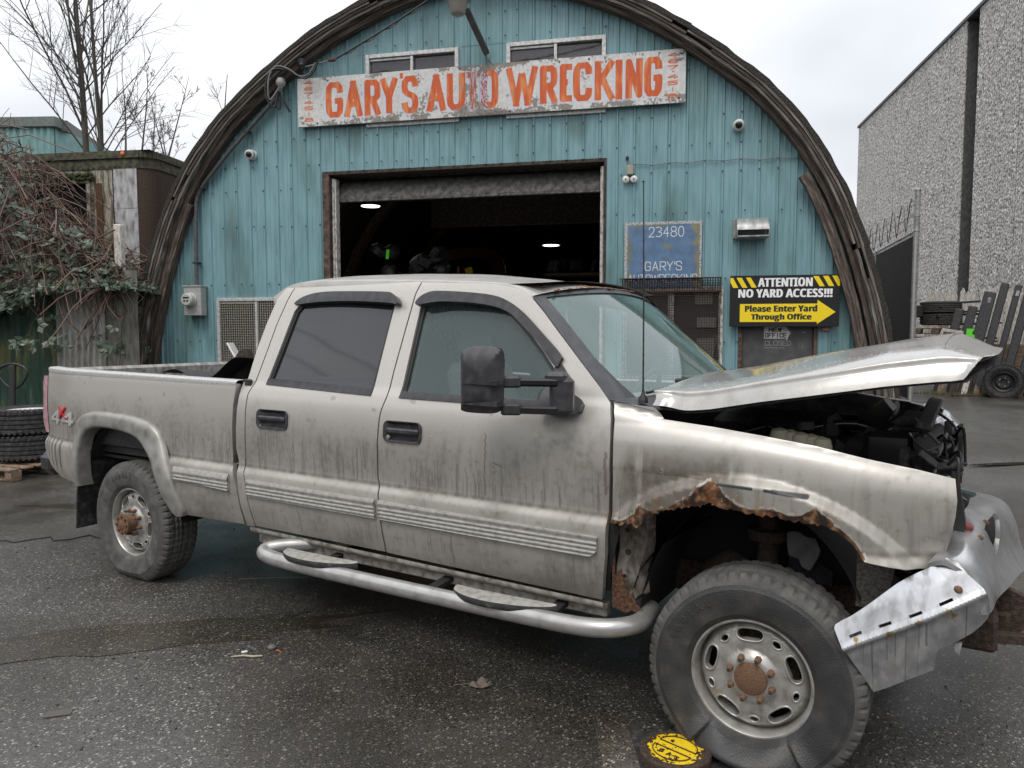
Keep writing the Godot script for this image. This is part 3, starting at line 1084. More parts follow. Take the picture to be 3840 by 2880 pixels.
const GLYPH := {
	"A": [[0, 1, 0.5, 0], [0.5, 0, 1, 1], [0.2, 0.68, 0.8, 0.68]],
	"C": [[1, 0.28, 0.95, 0.1, 0.78, 0, 0.22, 0, 0.05, 0.1, 0, 0.28, 0, 0.72, 0.05, 0.9, 0.22, 1, 0.78, 1, 0.95, 0.9, 1, 0.7]],
	"D": [[0, 0, 0, 1, 0.6, 1, 0.9, 0.85, 1, 0.6, 1, 0.4, 0.9, 0.15, 0.6, 0, 0, 0]],
	"E": [[1, 0, 0, 0, 0, 1, 1, 1], [0, 0.48, 0.85, 0.48]],
	"F": [[1, 0, 0, 0, 0, 1], [0, 0.48, 0.85, 0.48]],
	"G": [[1, 0.28, 0.95, 0.1, 0.78, 0, 0.22, 0, 0.05, 0.1, 0, 0.28, 0, 0.72, 0.05, 0.9, 0.22, 1, 0.78, 1, 0.95, 0.9, 1, 0.72, 1, 0.54, 0.52, 0.54]],
	"I": [[0.5, 0, 0.5, 1]],
	"K": [[0, 0, 0, 1], [0, 0.62, 1, 0], [0.3, 0.42, 1, 1]],
	"L": [[0, 0, 0, 1, 1, 1]],
	"N": [[0, 1, 0, 0, 1, 1, 1, 0]],
	"O": [[0.22, 0, 0.78, 0, 0.95, 0.1, 1, 0.28, 1, 0.72, 0.95, 0.9, 0.78, 1, 0.22, 1, 0.05, 0.9, 0, 0.72, 0, 0.28, 0.05, 0.1, 0.22, 0]],
	"R": [[0, 1, 0, 0, 0.75, 0, 0.95, 0.08, 1, 0.2, 1, 0.34, 0.95, 0.46, 0.75, 0.54, 0, 0.54], [0.5, 0.54, 1, 1]],
	"S": [[1, 0.26, 0.95, 0.1, 0.75, 0, 0.25, 0, 0.05, 0.1, 0, 0.24, 0.06, 0.38, 0.25, 0.46, 0.75, 0.54, 0.94, 0.62, 1, 0.76, 0.95, 0.9, 0.75, 1, 0.25, 1, 0.05, 0.9, 0, 0.74]],
	"T": [[0, 0, 1, 0], [0.5, 0, 0.5, 1]],
	"U": [[0, 0, 0, 0.75, 0.06, 0.9, 0.25, 1, 0.75, 1, 0.94, 0.9, 1, 0.75, 1, 0]],
	"W": [[0, 0, 0.27, 1], [0.27, 1, 0.5, 0.1], [0.5, 0.1, 0.73, 1], [0.73, 1, 1, 0]],
	"Y": [[0, 0, 0.5, 0.55], [1, 0, 0.5, 0.55], [0.5, 0.52, 0.5, 1]],
	"'": [[0.6, 0, 0.4, 1]],
	"0": [[0.3, 0, 0.7, 0, 0.95, 0.2, 1, 0.5, 0.95, 0.8, 0.7, 1, 0.3, 1, 0.05, 0.8, 0, 0.5, 0.05, 0.2, 0.3, 0]],
	"1": [[0.5, 0, 0.5, 1]],
	"2": [[0, 0.22, 0.15, 0.05, 0.5, 0, 0.9, 0.08, 1, 0.28, 0.85, 0.5, 0, 1, 1, 1]],
	"3": [[0, 0.06, 0.5, 0, 0.95, 0.12, 0.95, 0.35, 0.45, 0.48, 0.95, 0.6, 1, 0.82, 0.6, 1, 0, 0.94]],
	"4": [[0.72, 1, 0.72, 0, 0, 0.66, 1, 0.66]],
	"5": [[1, 0, 0.05, 0, 0, 0.45, 0.7, 0.42, 1, 0.6, 0.95, 0.88, 0.6, 1, 0, 0.95]],
	"6": [[1, 0.1, 0.6, 0, 0.15, 0.12, 0, 0.5, 0.05, 0.85, 0.4, 1, 0.8, 0.98, 1, 0.75, 0.85, 0.52, 0.4, 0.48, 0.05, 0.6]],
	"7": [[0, 0, 1, 0, 0.35, 1]],
	"8": [[0.3, 0.47, 0.06, 0.36, 0.06, 0.12, 0.3, 0, 0.7, 0, 0.94, 0.12, 0.94, 0.36, 0.7, 0.47, 0.3, 0.47, 0, 0.62, 0, 0.88, 0.3, 1, 0.7, 1, 1, 0.88, 1, 0.62, 0.7, 0.47]],
	".": [[0.5, 0.9, 0.5, 1]],
}

func stroke_seg(im: Image, a: Vector2, b: Vector2, width: float, c: Color, alpha := 1.0) -> void:
	var h := width * 0.5
	var d := b - a
	var L := maxf(d.length_squared(), 1e-6)
	for y in range(maxi(0, int(minf(a.y, b.y) - h - 1)), mini(im.get_height() - 1, int(maxf(a.y, b.y) + h + 1)) + 1):
		for x in range(maxi(0, int(minf(a.x, b.x) - h - 1)), mini(im.get_width() - 1, int(maxf(a.x, b.x) + h + 1)) + 1):
			var q := Vector2(x + 0.5, y + 0.5)
			var t := clampf((q - a).dot(d) / L, 0.0, 1.0)
			var cov := clampf(h - q.distance_to(a + d * t) + 0.5, 0.0, 1.0) * alpha
			if cov > 0.0:
				im.set_pixel(x, y, im.get_pixel(x, y).lerp(c, cov))

func stroke_char(im: Image, ch: String, x0: float, x1: float, y0: float, y1: float, width: float, c: Color, alpha := 1.0) -> void:
	if not GLYPH.has(ch):
		return
	for pl in GLYPH[ch]:
		for i in range(0, pl.size() - 2, 2):
			stroke_seg(im, Vector2(lerpf(x0, x1, pl[i]), lerpf(y0, y1, pl[i + 1])), Vector2(lerpf(x0, x1, pl[i + 2]), lerpf(y0, y1, pl[i + 3])), width, c, alpha)

func block_cover(segs: Array, q: Vector2) -> float:
	var best := 0.0
	for s in segs:
		var a: Vector2 = s[0]
		var d: Vector2 = s[1]
		var L: float = s[3]
		var t := (q - a).dot(d)
		var off := absf((q - a).cross(d))
		var cov := clampf(s[2] - off + 0.5, 0.0, 1.0)
		if t < 0.0:
			cov = minf(cov, clampf(0.5 + t, 0, 1)) if s[4] == 0 else clampf(s[2] - q.distance_to(a) + 0.5, 0, 1)
		elif t > L:
			cov = minf(cov, clampf(0.5 - (t - L), 0, 1)) if s[5] == 0 else clampf(s[2] - q.distance_to(a + d * L) + 0.5, 0, 1)
		best = maxf(best, cov)
		if best >= 1.0:
			break
	return best

func block_segs(ch: String, x0: float, x1: float, y0: float, y1: float, hw: float, hh: float) -> Array:
	var r := []
	for pl in GLYPH[ch]:
		var n: int = pl.size() / 2
		for i in n - 1:
			var a := Vector2(lerpf(x0 + hw, x1 - hw, pl[i * 2]), lerpf(y0 + hh, y1 - hh, pl[i * 2 + 1]))
			var b := Vector2(lerpf(x0 + hw, x1 - hw, pl[i * 2 + 2]), lerpf(y0 + hh, y1 - hh, pl[i * 2 + 3]))
			var d := (b - a).normalized()
			if i == 0 and (pl[1] == 0.0 or pl[1] == 1.0) and absf(d.y) > 0.5:
				a -= d * hh
			if i == n - 2 and (pl[n * 2 - 1] == 0.0 or pl[n * 2 - 1] == 1.0) and absf(d.y) > 0.5:
				b += d * hh
			if i == 0 and absf(d.x) > 0.9 and pl[0] != 0.5:
				a -= d * hw
			if i == n - 2 and absf(d.x) > 0.9:
				b += d * hw * (0.0 if pl[n * 2 - 2] < 0.9 else 1.0)
			var w := lerpf(hw, hh, absf(d.x))
			r.append([a, d, w, a.distance_to(b), 1 if i > 0 else 0, 1 if i < n - 2 else 0])
	return r

func sign_board(called: String, label: String, category: String, u0: float, u1: float, y0: float, y1: float, n0: float, n1: float, im: Image, edge: Material, rough := 0.6) -> Node3D:
	var o := fac_thing(called, label, category, 0, 0)
	var st := mk()
	bx(st, Vector3(u0, y0, n0), Vector3(u1, y1, n1 - 0.003), 0.002)
	obj("board", st, edge, o)
	st = mk()
	quad(st, Vector3(u0, y0, n1), Vector3(u1, y0, n1), Vector3(u1, y1, n1), Vector3(u0, y1, n1))
	var m := StandardMaterial3D.new()
	m.albedo_texture = ImageTexture.create_from_image(im)
	m.roughness = rough
	obj("painted_face", st, m, o)
	return o

func make_signs() -> void:
	var o := sign_board("wall_sign", "long weathered white board with orange hand painted letters above the roller door", "sign", -2.17, 2.652, 4.188, 4.785, 0.055, 0.085, big_sign_image(), M.oldpaint)
	var st := mk()
	for q in [[-1.75, 4.74], [-0.02, 4.76], [1.55, 4.75], [1.2, 4.745], [-1.9, 4.22], [0.6, 4.215], [2.58, 4.24], [2.6, 4.73]]:
		lathe(st, [Vector2(0.012, 0.0), Vector2(0.011, 0.003), Vector2(0.001, 0.006)], along(Vector3(q[0], q[1], 0.086), Vector3.BACK), 8)
	obj("bolt_heads", st, M.screw, o)
	sign_board("address_sign", "faded blue square board with white hand painted number beside the roller door", "sign", 1.98, 2.863, 2.10, 2.857, 0.026, 0.045, blue_sign_image(), M.oldpaint, 0.5)
	o = fac_thing("yard_notice", "black and yellow printed notice with a big arrow above the office door", "sign", 0, 0)
	st = mk()
	bx(st, Vector3(3.182, 1.637, 0.08), Vector3(4.353, 2.214, 0.11), 0.003)
	obj("board", st, smat(gray(0.012), 0.35), o)
	var yel := smat(lin(0.83, 0.62, 0.012), 0.4)
	st = mk()
	prism(st, pv([3.294, 1.690, 4.122, 1.690, 4.122, 1.666, 4.313, 1.799, 4.122, 1.934, 4.122, 1.893, 3.294, 1.893]), 0.110, 0.1125)
	obj("arrow", st, yel, o)
	for q in [[3.184, 2.140, 3.184, 2.190, 3.213, 2.190, 3.272, 2.077, 3.217, 2.077], [3.251, 2.190, 3.307, 2.190, 3.371, 2.077, 3.316, 2.077], [3.354, 2.191, 3.404, 2.191, 3.471, 2.078, 3.418, 2.078], [4.071, 2.197, 4.126, 2.197, 4.193, 2.084, 4.139, 2.084], [4.172, 2.198, 4.229, 2.198, 4.291, 2.085, 4.236, 2.085], [4.268, 2.199, 4.322, 2.199, 4.350, 2.150, 4.350, 2.085, 4.332, 2.085]]:
		st = mk()
		prism(st, pv(q), 0.110, 0.1125)
		obj("stripe", st, yel, o)
	var white := smat(lin(0.80, 0.80, 0.80), 0.4)
	for e in [["ATTENTION", 3.488, 4.062, 2.086, 2.184, white], ["NO YARD ACCESS!!!", 3.277, 4.273, 1.963, 2.059, white], ["Please Enter Yard", 3.352, 4.118, 1.804, 1.878, M.black], ["Through Office", 3.420, 4.06, 1.714, 1.783, M.black]]:
		for k in 3:
			text_mesh(o, "lettering", e[0], e[1] + (k - 1) * 0.004, e[2] + (k - 1) * 0.004, e[3], e[4], 0.1138 + 0.0002 * k, e[5])
	o = fac_thing("paper_arrow", "torn white paper arrow taped to the grey office door", "paper notice", 0, 0)
	st = mk()
	var ap := pv([3.575, 1.502, 3.574, 1.640, 3.815, 1.640, 3.835, 1.600, 3.868, 1.570, 3.845, 1.535, 3.825, 1.478, 3.812, 1.503, 3.70, 1.498])
	var im := Image.create_empty(256, 160, false, Image.FORMAT_RGB8)
	im.fill(lin(0.52, 0.52, 0.51))
	var fn := FastNoiseLite.new()
	fn.seed = 4
	fn.frequency = 0.05
	for y in 160:
		for x in 256:
			im.set_pixel(x, y, lin(0.60, 0.60, 0.59).lerp(lin(0.33, 0.32, 0.30), clampf(fn.get_noise_2d(x, y * 0.6) * 1.3, 0, 1)))
	for i in 3:
		stroke_char(im, "NEW"[i], 50 + i * 42, 80 + i * 42, 18, 58, 9.0, lin(0.02, 0.02, 0.03))
	for i in 6:
		stroke_char(im, "OFFICE"[i], 15 + i * 34, 38 + i * 34, 78, 122, 8.5, lin(0.02, 0.02, 0.03))
	for e in [[0, 20], [4, 62], [250, 70], [180, 30], [236, 130], [96, 148]]:
		im.fill_rect(Rect2i(clampi(e[0] - 6, 0, 240), clampi(e[1] - 5, 0, 150), 16, 7), lin(0.20, 0.19, 0.18))
	prism(st, ap, -0.011, -0.009)
	var m := StandardMaterial3D.new()
	m.albedo_texture = ImageTexture.create_from_image(im)
	m.roughness = 0.8
	m.uv1_scale = Vector3(1.0 / 0.30, -1.0 / 0.165, 1)
	m.uv1_offset = Vector3(-3.572 / 0.30, 1.642 / 0.165, 0)
	obj("sheet", st, m, o)
	o = fac_thing("card_sticker", "small sticker with overlapping red and orange discs right of the office door", "sticker", 0, 0)
	st = mk()
	bx(st, Vector3(4.186, 1.584, 0.021), Vector3(4.271, 1.637, 0.023))
	obj("backing", st, smat(lin(0.10, 0.10, 0.13), 0.6), o)
	for e in [[4.212, lin(0.45, 0.09, 0.07), 0.025], [4.245, lin(0.55, 0.26, 0.09), 0.0262]]:
		var disc := PackedVector2Array()
		for k in 20:
			disc.append(Vector2(e[0] + 0.024 * cos(k * TAU / 20), 1.611 + 0.022 * sin(k * TAU / 20)))
		st = mk()
		prism(st, disc, 0.0235, e[2])
		obj("disc", st, smat(e[1], 0.6), o)
	text_mesh(o, "lettering", "MasterCard", 4.193, 4.264, 1.605, 1.617, 0.0268, smat(lin(0.6, 0.6, 0.62), 0.6))

func text_mesh(parent: Node3D, called: String, text: String, u0: float, u1: float, y0: float, y1: float, n: float, mat: Material) -> void:
	var f := SystemFont.new()
	f.font_names = PackedStringArray(["Droid Sans"])
	f.font_weight = 700
	var t := TextMesh.new()
	t.text = text
	t.font = f
	t.font_size = 64
	t.pixel_size = 0.01
	t.depth = 0.02
	t.curve_step = 1.0
	t.material = mat
	var bb := t.get_aabb()
	var o := MeshInstance3D.new()
	o.name = quick_name(called, parent)
	o.mesh = t
	var sx := (u1 - u0) / bb.size.x
	var cap := bb.size.y
	var sy := (y1 - y0) / cap
	if text.contains("y") or text.contains("g") or text.contains("p"):
		sy = (y1 - y0) / (cap * 0.79)
	o.scale = Vector3(sx, sy, 0.05)
	var yoff := y0 - bb.position.y * sy
	if text.contains("y") or text.contains("g") or text.contains("p"):
		yoff -= cap * 0.21 * sy
	o.position = Vector3(u0 - bb.position.x * sx, yoff, n)
	parent.add_child(o, true)

func big_sign_image() -> Image:
	var W := 2048
	var H := 256
	var k := W / 4.822
	var fa := FastNoiseLite.new()
	fa.seed = 31
	fa.frequency = 0.006
	fa.fractal_octaves = 5
	var fb := FastNoiseLite.new()
	fb.seed = 32
	fb.frequency = 0.05
	fb.fractal_octaves = 4
	var fs := FastNoiseLite.new()
	fs.seed = 33
	fs.frequency = 0.035
	fs.fractal_octaves = 3
	var im := Image.create_empty(W, H, false, Image.FORMAT_RGB8)
	var white := lin(0.56, 0.56, 0.55)
	var bare := lin(0.22, 0.205, 0.185)
	var brown := lin(0.14, 0.10, 0.075)
	var wear := PackedFloat32Array()
	wear.resize(W * H)
	for y in H:
		var v := float(y) / H
		for x in W:
			var u := float(x) / W
			var edge := smooth(0.70, 1.0, v) * 0.55 + smooth(0.14, 0.0, v) * 0.32
			var mid := exp(-pow((u - 0.50) / 0.12, 2.0)) * 0.42
			var wv := fa.get_noise_2d(x, y * 1.3) * 0.9 + fb.get_noise_2d(x, y) * 0.55 + edge + mid - 0.36
			wear[y * W + x] = wv
			var c := white.lerp(bare, smooth(0.08, 0.22, wv))
			if wv > 0.55:
				c = c.lerp(brown, smooth(0.55, 0.8, wv) * 0.7)
			c = c * (1.0 + 0.10 * fb.get_noise_2d(x * 0.7 + 500.0, y * 0.7))
			c.a = 1.0
			im.set_pixel(x, y, c)
	var L := [["G", 0.387, 0.627, 0.071, 0.508], ["A", 0.639, 0.887, 0.074, 0.513], ["R", 0.912, 1.128, 0.077, 0.514], ["Y", 1.124, 1.354, 0.075, 0.501], ["'", 1.376, 1.428, 0.025, 0.093], ["S", 1.402, 1.624, 0.066, 0.518], ["A", 1.727, 1.977, 0.076, 0.513], ["U", 1.985, 2.221, 0.076, 0.515], ["T", 2.237, 2.395, 0.077, 0.525], ["O", 2.412, 2.632, 0.071, 0.517], ["W", 2.730, 3.112, 0.067, 0.519], ["R", 3.138, 3.350, 0.073, 0.511], ["E", 3.375, 3.522, 0.072, 0.504], ["C", 3.533, 3.763, 0.069, 0.510], ["K", 3.787, 4.015, 0.068, 0.513], ["I", 4.028, 4.108, 0.071, 0.517], ["N", 4.143, 4.339, 0.071, 0.514], ["G", 4.352, 4.563, 0.068, 0.509]]
	var oranges := [lin(0.52, 0.085, 0.018), lin(0.58, 0.125, 0.028), lin(0.62, 0.22, 0.075)]
	var halo := lin(0.52, 0.57, 0.66)
	for pass_ in 2:
		for e in L:
			var ch: String = e[0]
			var ox := -0.030 * k if pass_ == 0 else 0.0
			var oy := 0.022 * k if pass_ == 0 else 0.0
			var x0: float = e[1] * k + ox
			var x1: float = e[2] * k + ox
			var y0: float = e[3] / 0.597 * H + oy
			var y1: float = e[4] / 0.597 * H + oy
			var hw := 0.041 * k
			var hh := 0.036 * k
			if ch == "I":
				hw = (x1 - x0) * 0.5
			if ch == "'":
				hw = (x1 - x0) * 0.42
				hh = 2.0
			if ch == "W" or ch == "N" or ch == "K":
				hw = 0.038 * k
			var segs := block_segs(ch, x0, x1, y0, y1, hw, hh)
			var seg2 := block_segs(ch, x0 + 0.022 * k, x1 + 0.012 * k, y0 - 0.012 * k, y1 - 0.010 * k, hw, hh) if pass_ == 0 else []
			for y in range(maxi(0, int(y0) - 6), mini(H, int(y1) + 6)):
				for x in range(maxi(0, int(x0) - 6), mini(W, int(x1) + 8)):
					var q := Vector2(x + 0.5, y + 0.5)
					var cov := block_cover(segs, q)
					if pass_ == 0 and cov < 1.0:
						cov = maxf(cov, block_cover(seg2, q))
					if cov <= 0.0:
						continue
					var wv := wear[y * W + x]
					if pass_ == 0:
						cov *= 1.0 - smooth(0.25, 0.5, wv) * 0.75
						im.set_pixel(x, y, im.get_pixel(x, y).lerp(halo, cov * 0.9))
					else:
						var s := fs.get_noise_2d(x * 1.0, y * 0.10 + e[1] * 90.0) + fa.get_noise_2d(x * 1.5 + 300.0, y) * 0.8
						var c: Color = oranges[0].lerp(oranges[1], smooth(-0.2, 0.15, s)).lerp(oranges[2], smooth(0.18, 0.55, s))
						var worn := smooth(0.36, 0.62, wv + fb.get_noise_2d(x * 1.6, y * 0.4) * 0.25)
						if ch == "T":
							worn = clampf(smooth(-0.15, 0.15, fb.get_noise_2d(x * 1.8, y * 0.25)) * 0.75 + 0.1, 0, 1)
							c = lin(0.40, 0.08, 0.04)
						if ch == "O" and x < x0 + (x1 - x0) * 0.40:
							worn = smooth(-0.25, 0.12, fb.get_noise_2d(x * 2.0, y * 0.8))
							c = lin(0.36, 0.045, 0.045)
						im.set_pixel(x, y, im.get_pixel(x, y).lerp(c, cov * (1.0 - worn * 0.9)))
	var num := "467.4518"
	var nx := [[0.092, 0.214, 0.030, 0.560, lin(0.50, 0.15, 0.06)], [4.620, 4.738, 0.035, 0.562, lin(0.50, 0.12, 0.05)]]
	for e in nx:
		var slots := [0.0, 0.135, 0.27, 0.395, 0.46, 0.595, 0.73, 0.865]
		for i in 8:
			var a: float = lerpf(e[2], e[3], slots[i])
			var b: float = lerpf(e[2], e[3], slots[i] + (0.10 if num[i] != "." else 0.03))
			if num[i] == ".":
				stroke_seg(im, Vector2((e[0] + e[1]) * 0.5 * k, (a + 0.005) / 0.597 * H), Vector2((e[0] + e[1]) * 0.5 * k + 2, (a + 0.005) / 0.597 * H), 8.0, e[4])
			else:
				stroke_char(im, num[i], e[0] * k + 3, e[1] * k - 3, a / 0.597 * H + 3, b / 0.597 * H - 3, 5.6, e[4], 0.95)
	for y in H:
		im.set_pixel(int(2.40 * k), y, lin(0.05, 0.045, 0.04))
	return im

func blue_sign_image() -> Image:
	var W := 440
	var H := 380
	var fa := FastNoiseLite.new()
	fa.seed = 71
	fa.frequency = 0.012
	fa.fractal_octaves = 4
	var fb := FastNoiseLite.new()
	fb.seed = 72
	fb.frequency = 0.08
	fb.fractal_octaves = 3
	var im := Image.create_empty(W, H, false, Image.FORMAT_RGB8)
	var blue := lin(0.085, 0.155, 0.265)
	var tan_ := lin(0.17, 0.165, 0.105)
	var frame := lin(0.42, 0.45, 0.48)
	for y in H:
		for x in W:
			var u := float(x) / W
			var v := float(y) / H
			var n := fa.get_noise_2d(x, y)
			var n2 := fb.get_noise_2d(x, y)
			var t := smooth(0.10, 0.04, u + n * 0.06) + smooth(0.90, 0.97, u + n * 0.10 + 0.02) + smooth(0.11, 0.03, v + n * 0.05 + 0.4 * maxf(0.0, u - 0.45))
			t = maxf(t, smooth(0.055, 0.02, Vector2((u - 0.55) * 0.55, (v - 0.36 - (u - 0.5) * 0.2) * 0.95).length() + n * 0.05))
			var c := blue.lerp(tan_, clampf(t, 0, 1))
			c = c * (1.0 + 0.25 * n2 * n2 + 0.14 * n)
			if n2 > 0.50:
				c = c.lerp(lin(0.30, 0.25, 0.20), 0.5)
			if u < 0.035 or u > 0.972 or v < 0.04:
				c = frame.lerp(lin(0.15, 0.12, 0.10), smooth(0.12, 0.3, n2))
			c.a = 1.0
			im.set_pixel(x, y, c)
	var px := func(u: float) -> float: return (u - 1.98) / 0.883 * W
	var py := func(y: float) -> float: return (2.857 - y) / 0.757 * H
	var wh := lin(0.62, 0.63, 0.64)
	for i in 5:
		var a := 2.262 + i * 0.084
		stroke_char(im, "23480"[i], px.call(a), px.call(a + 0.060), py.call(2.796), py.call(2.684), 5.0, wh, 0.92)
	var g := "GARY'S"
	var gx := [2.222, 2.308, 2.395, 2.475, 2.553, 2.578]
	for i in 6:
		stroke_char(im, g[i], px.call(gx[i]), px.call(gx[i] + (0.062 if g[i] != "'" else 0.018)), py.call(2.394), py.call(2.296 if g[i] != "'" else 2.365), 5.0, wh, 0.92)
	var t2 := "AUTOWRECKING"
	var xx := 2.026
	for i in t2.length():
		var wd := 0.052
		if t2[i] == "W": wd = 0.075
		if t2[i] == "I": wd = 0.012
		stroke_char(im, t2[i], px.call(xx), px.call(xx + wd), py.call(2.246), py.call(2.155), 4.6, wh, 0.88)
		xx += wd + 0.0165
	for k in 40:
		var a := Vector2(rng.randf_range(20, W - 20), rng.randf_range(20, H - 20))
		stroke_seg(im, a, a + Vector2(rng.randf_range(-16, 16), rng.randf_range(-4, 4)), 1.2, lin(0.05, 0.06, 0.08), 0.35)
	return im

func camera_dome(label: String, u: float, y: float, tilt: Vector3) -> void:
	var o := fac_thing("security_camera", label, "camera", 0, 0, 0.0, "white security cameras on the facade")
	var c := Vector3(u, y, 0.085)
	var st := mk()
	lathe(st, [Vector2(0.001, -0.085), Vector2(0.062, -0.085), Vector2(0.066, -0.07), Vector2(0.066, -0.045), Vector2(0.058, -0.03)], Transform3D(along(c, Vector3.BACK)), 20)
	obj("mount", st, M.whiteplastic, o)
	st = mk()
	lathe(st, [Vector2(0.001, -0.058), Vector2(0.035, -0.05), Vector2(0.056, -0.018), Vector2(0.060, 0.012), Vector2(0.056, 0.034), Vector2(0.046, 0.042), Vector2(0.038, 0.040)], along(c, tilt), 20)
	obj("housing", st, M.whiteplastic, o)
	st = mk()
	lathe(st, [Vector2(0.038, 0.036), Vector2(0.032, 0.046), Vector2(0.018, 0.054), Vector2(0.001, 0.056)], along(c, tilt), 16)
	obj("lens", st, M.shinyblack, o)

func make_facade_fittings() -> void:
	camera_dome("white dome security camera left of the long painted board", -2.867, 3.885, Vector3(0.25, -0.45, 1.0))
	camera_dome("white dome security camera right of the long painted board near the arch", 3.245, 3.905, Vector3(-0.15, -0.6, 1.0))
	var o := fac_thing("electric_meter", "grey electric meter box with round glass dial on the left of the facade", "meter", 0, 0)
	var st := mk()
	bx(st, Vector3(-3.86, 1.795, 0.02), Vector3(-3.60, 2.185, 0.15), 0.008)
	obj("box", st, M.greybox, o)
	st = mk()
	bx(st, Vector3(-3.872, 2.178, 0.015), Vector3(-3.588, 2.195, 0.162), 0.004)
	obj("lid", st, M.greybox, o)
	st = mk()
	lathe(st, [Vector2(0.098, 0.0), Vector2(0.098, 0.016), Vector2(0.088, 0.02), Vector2(0.086, 0.085), Vector2(0.072, 0.10), Vector2(0.001, 0.10)], along(Vector3(-3.755, 2.005, 0.15), Vector3.BACK), 22)
	obj("dial_cover", st, smat(lin(0.42, 0.43, 0.40), 0.2), o)
	st = mk()
	bx(st, Vector3(-3.80, 2.02, 0.25), Vector3(-3.71, 2.04, 0.253))
	bx(st, Vector3(-3.79, 1.975, 0.25), Vector3(-3.765, 2.0, 0.253))
	bx(st, Vector3(-3.745, 1.975, 0.25), Vector3(-3.72, 2.0, 0.253))
	obj("dial_marks", st, M.black, o)
	o = fac_thing("conduit_pipe", "grey conduit pipe rising from the meter box and following the arch", "conduit", 0, 0)
	st = mk()
	var pts := [Vector3(-3.705, 2.19, 0.08), Vector3(-3.70, 2.7, 0.08), Vector3(-3.69, 3.05, 0.08), Vector3(-3.675, 3.28, 0.08), Vector3(-3.655, 3.37, 0.08), Vector3(-3.615, 3.45, 0.08), Vector3(-3.55, 3.53, 0.085), Vector3(-3.18, 3.91, 0.09), Vector3(-2.80, 4.265, 0.09), Vector3(-2.47, 4.56, 0.10), Vector3(-2.43, 4.62, 0.11)]
	tube(st, pts, 0.027, 10)
	obj("pipe", st, nmat([[0.0, lin(0.05, 0.05, 0.05)], [1.0, lin(0.13, 0.13, 0.13)]], 0.03, 0.6, Vector3(1, 1, 1), 0.1, 0.0, 0.05, 44), o)
	st = mk()
	for q in [Vector3(-3.702, 2.5, 0.08), Vector3(-3.60, 3.47, 0.082), Vector3(-2.9, 4.17, 0.09)]:
		st = mk()
		bx(st, q + Vector3(-0.04, -0.012, -0.06), q + Vector3(0.04, 0.012, 0.03), 0.003)
		obj("clamp", st, M.screw, o)
	o = fac_thing("weatherhead", "grey weatherhead with loose service wires at the left end of the painted board", "weatherhead", 0, 0)
	st = mk()
	lathe(st, [Vector2(0.028, -0.05), Vector2(0.034, 0.0), Vector2(0.06, 0.03), Vector2(0.064, 0.07), Vector2(0.045, 0.11), Vector2(0.001, 0.125)], along(Vector3(-2.37, 4.68, 0.15), Vector3(0.25, 1, 0.25)), 14)
	obj("cap", st, M.greybox, o)
	var loops := [
		[Vector3(-2.36, 4.66, 0.2), Vector3(-2.46, 4.50, 0.25), Vector3(-2.47, 4.62, 0.28), Vector3(-2.44, 4.80, 0.28), Vector3(-2.35, 4.90, 0.26), Vector3(-2.20, 4.86, 0.24), Vector3(-2.08, 4.78, 0.2), Vector3(-1.95, 4.80, 0.2), Vector3(-1.84, 4.92, 0.22)],
		[Vector3(-2.38, 4.64, 0.2), Vector3(-2.42, 4.42, 0.22), Vector3(-2.50, 4.52, 0.27), Vector3(-2.49, 4.74, 0.28), Vector3(-2.38, 4.865, 0.27), Vector3(-2.20, 4.84, 0.22), Vector3(-2.0, 4.745, 0.2), Vector3(-1.86, 4.83, 0.22), Vector3(-1.80, 4.94, 0.24)],
		[Vector3(-2.33, 4.64, 0.2), Vector3(-2.30, 4.50, 0.2), Vector3(-2.24, 4.36, 0.15)],
		[Vector3(-2.39, 4.60, 0.2), Vector3(-2.41, 4.45, 0.2), Vector3(-2.37, 4.40, 0.18), Vector3(-2.35, 4.55, 0.2)],
	]
	for i in loops.size():
		st = mk()
		tube(st, catmull(loops[i], 6), 0.011 if i != 2 else 0.015, 6)
		obj("wire", st, M.wire if i > 0 else M.greywire, o)
	o = fac_thing("service_cable", "twisted black overhead cable running from top right down to the arch", "cable", 0, 0)
	st = mk()
	var a3 := []
	for i in 13:
		var t := i / 12.0
		a3.append(Vector3(lerpf(-1.55, 2.6, t), lerpf(4.93, 6.12, t) - 0.20 * sin(PI * t), 0.26 + 2.2 * t))
	tube(st, a3, 0.010, 6)
	obj("wire", st, M.wire, o)
	st = mk()
	var b3 := []
	for i in 60:
		var t := i / 59.0
		b3.append(Vector3(lerpf(-1.50, 2.6, t), lerpf(4.94, 6.12, t) - 0.20 * sin(PI * t), 0.26 + 2.2 * t) + Vector3(0, 0.014 * cos(i * 1.3), 0.014 * sin(i * 1.3)))
	tube(st, b3, 0.007, 6)
	obj("wire", st, M.greywire, o)
	st = mk()
	tube(st, [Vector3(-2.06, 4.885, 0.18), Vector3(-1.90, 4.90, 0.2), Vector3(-1.55, 4.93, 0.26)], 0.009, 6)
	obj("wire", st, M.greywire, o)
	st = mk()
	bx(st, Vector3(-1.66, 4.905, 0.23), Vector3(-1.56, 4.945, 0.27), 0.01)
	obj("clamp", st, M.rust, o)
	o = fac_thing("insulator", "dark round insulator under the arch beside the service wires", "insulator", 0, 0)
	st = mk()
	lathe(st, [Vector2(0.001, 0.0), Vector2(0.055, 0.0), Vector2(0.062, 0.03), Vector2(0.03, 0.05), Vector2(0.036, 0.08), Vector2(0.02, 0.12), Vector2(0.001, 0.125)], along(Vector3(-2.06, 4.96, 0.16), Vector3(0.3, -0.5, 0.6)), 14)
	obj("body", st, M.plastic, o)
	o = fac_thing("thin_cable", "thin grey cable tacked across the facade right of the bell", "cable", 0, 0)
	st = mk()
	var c3 := []
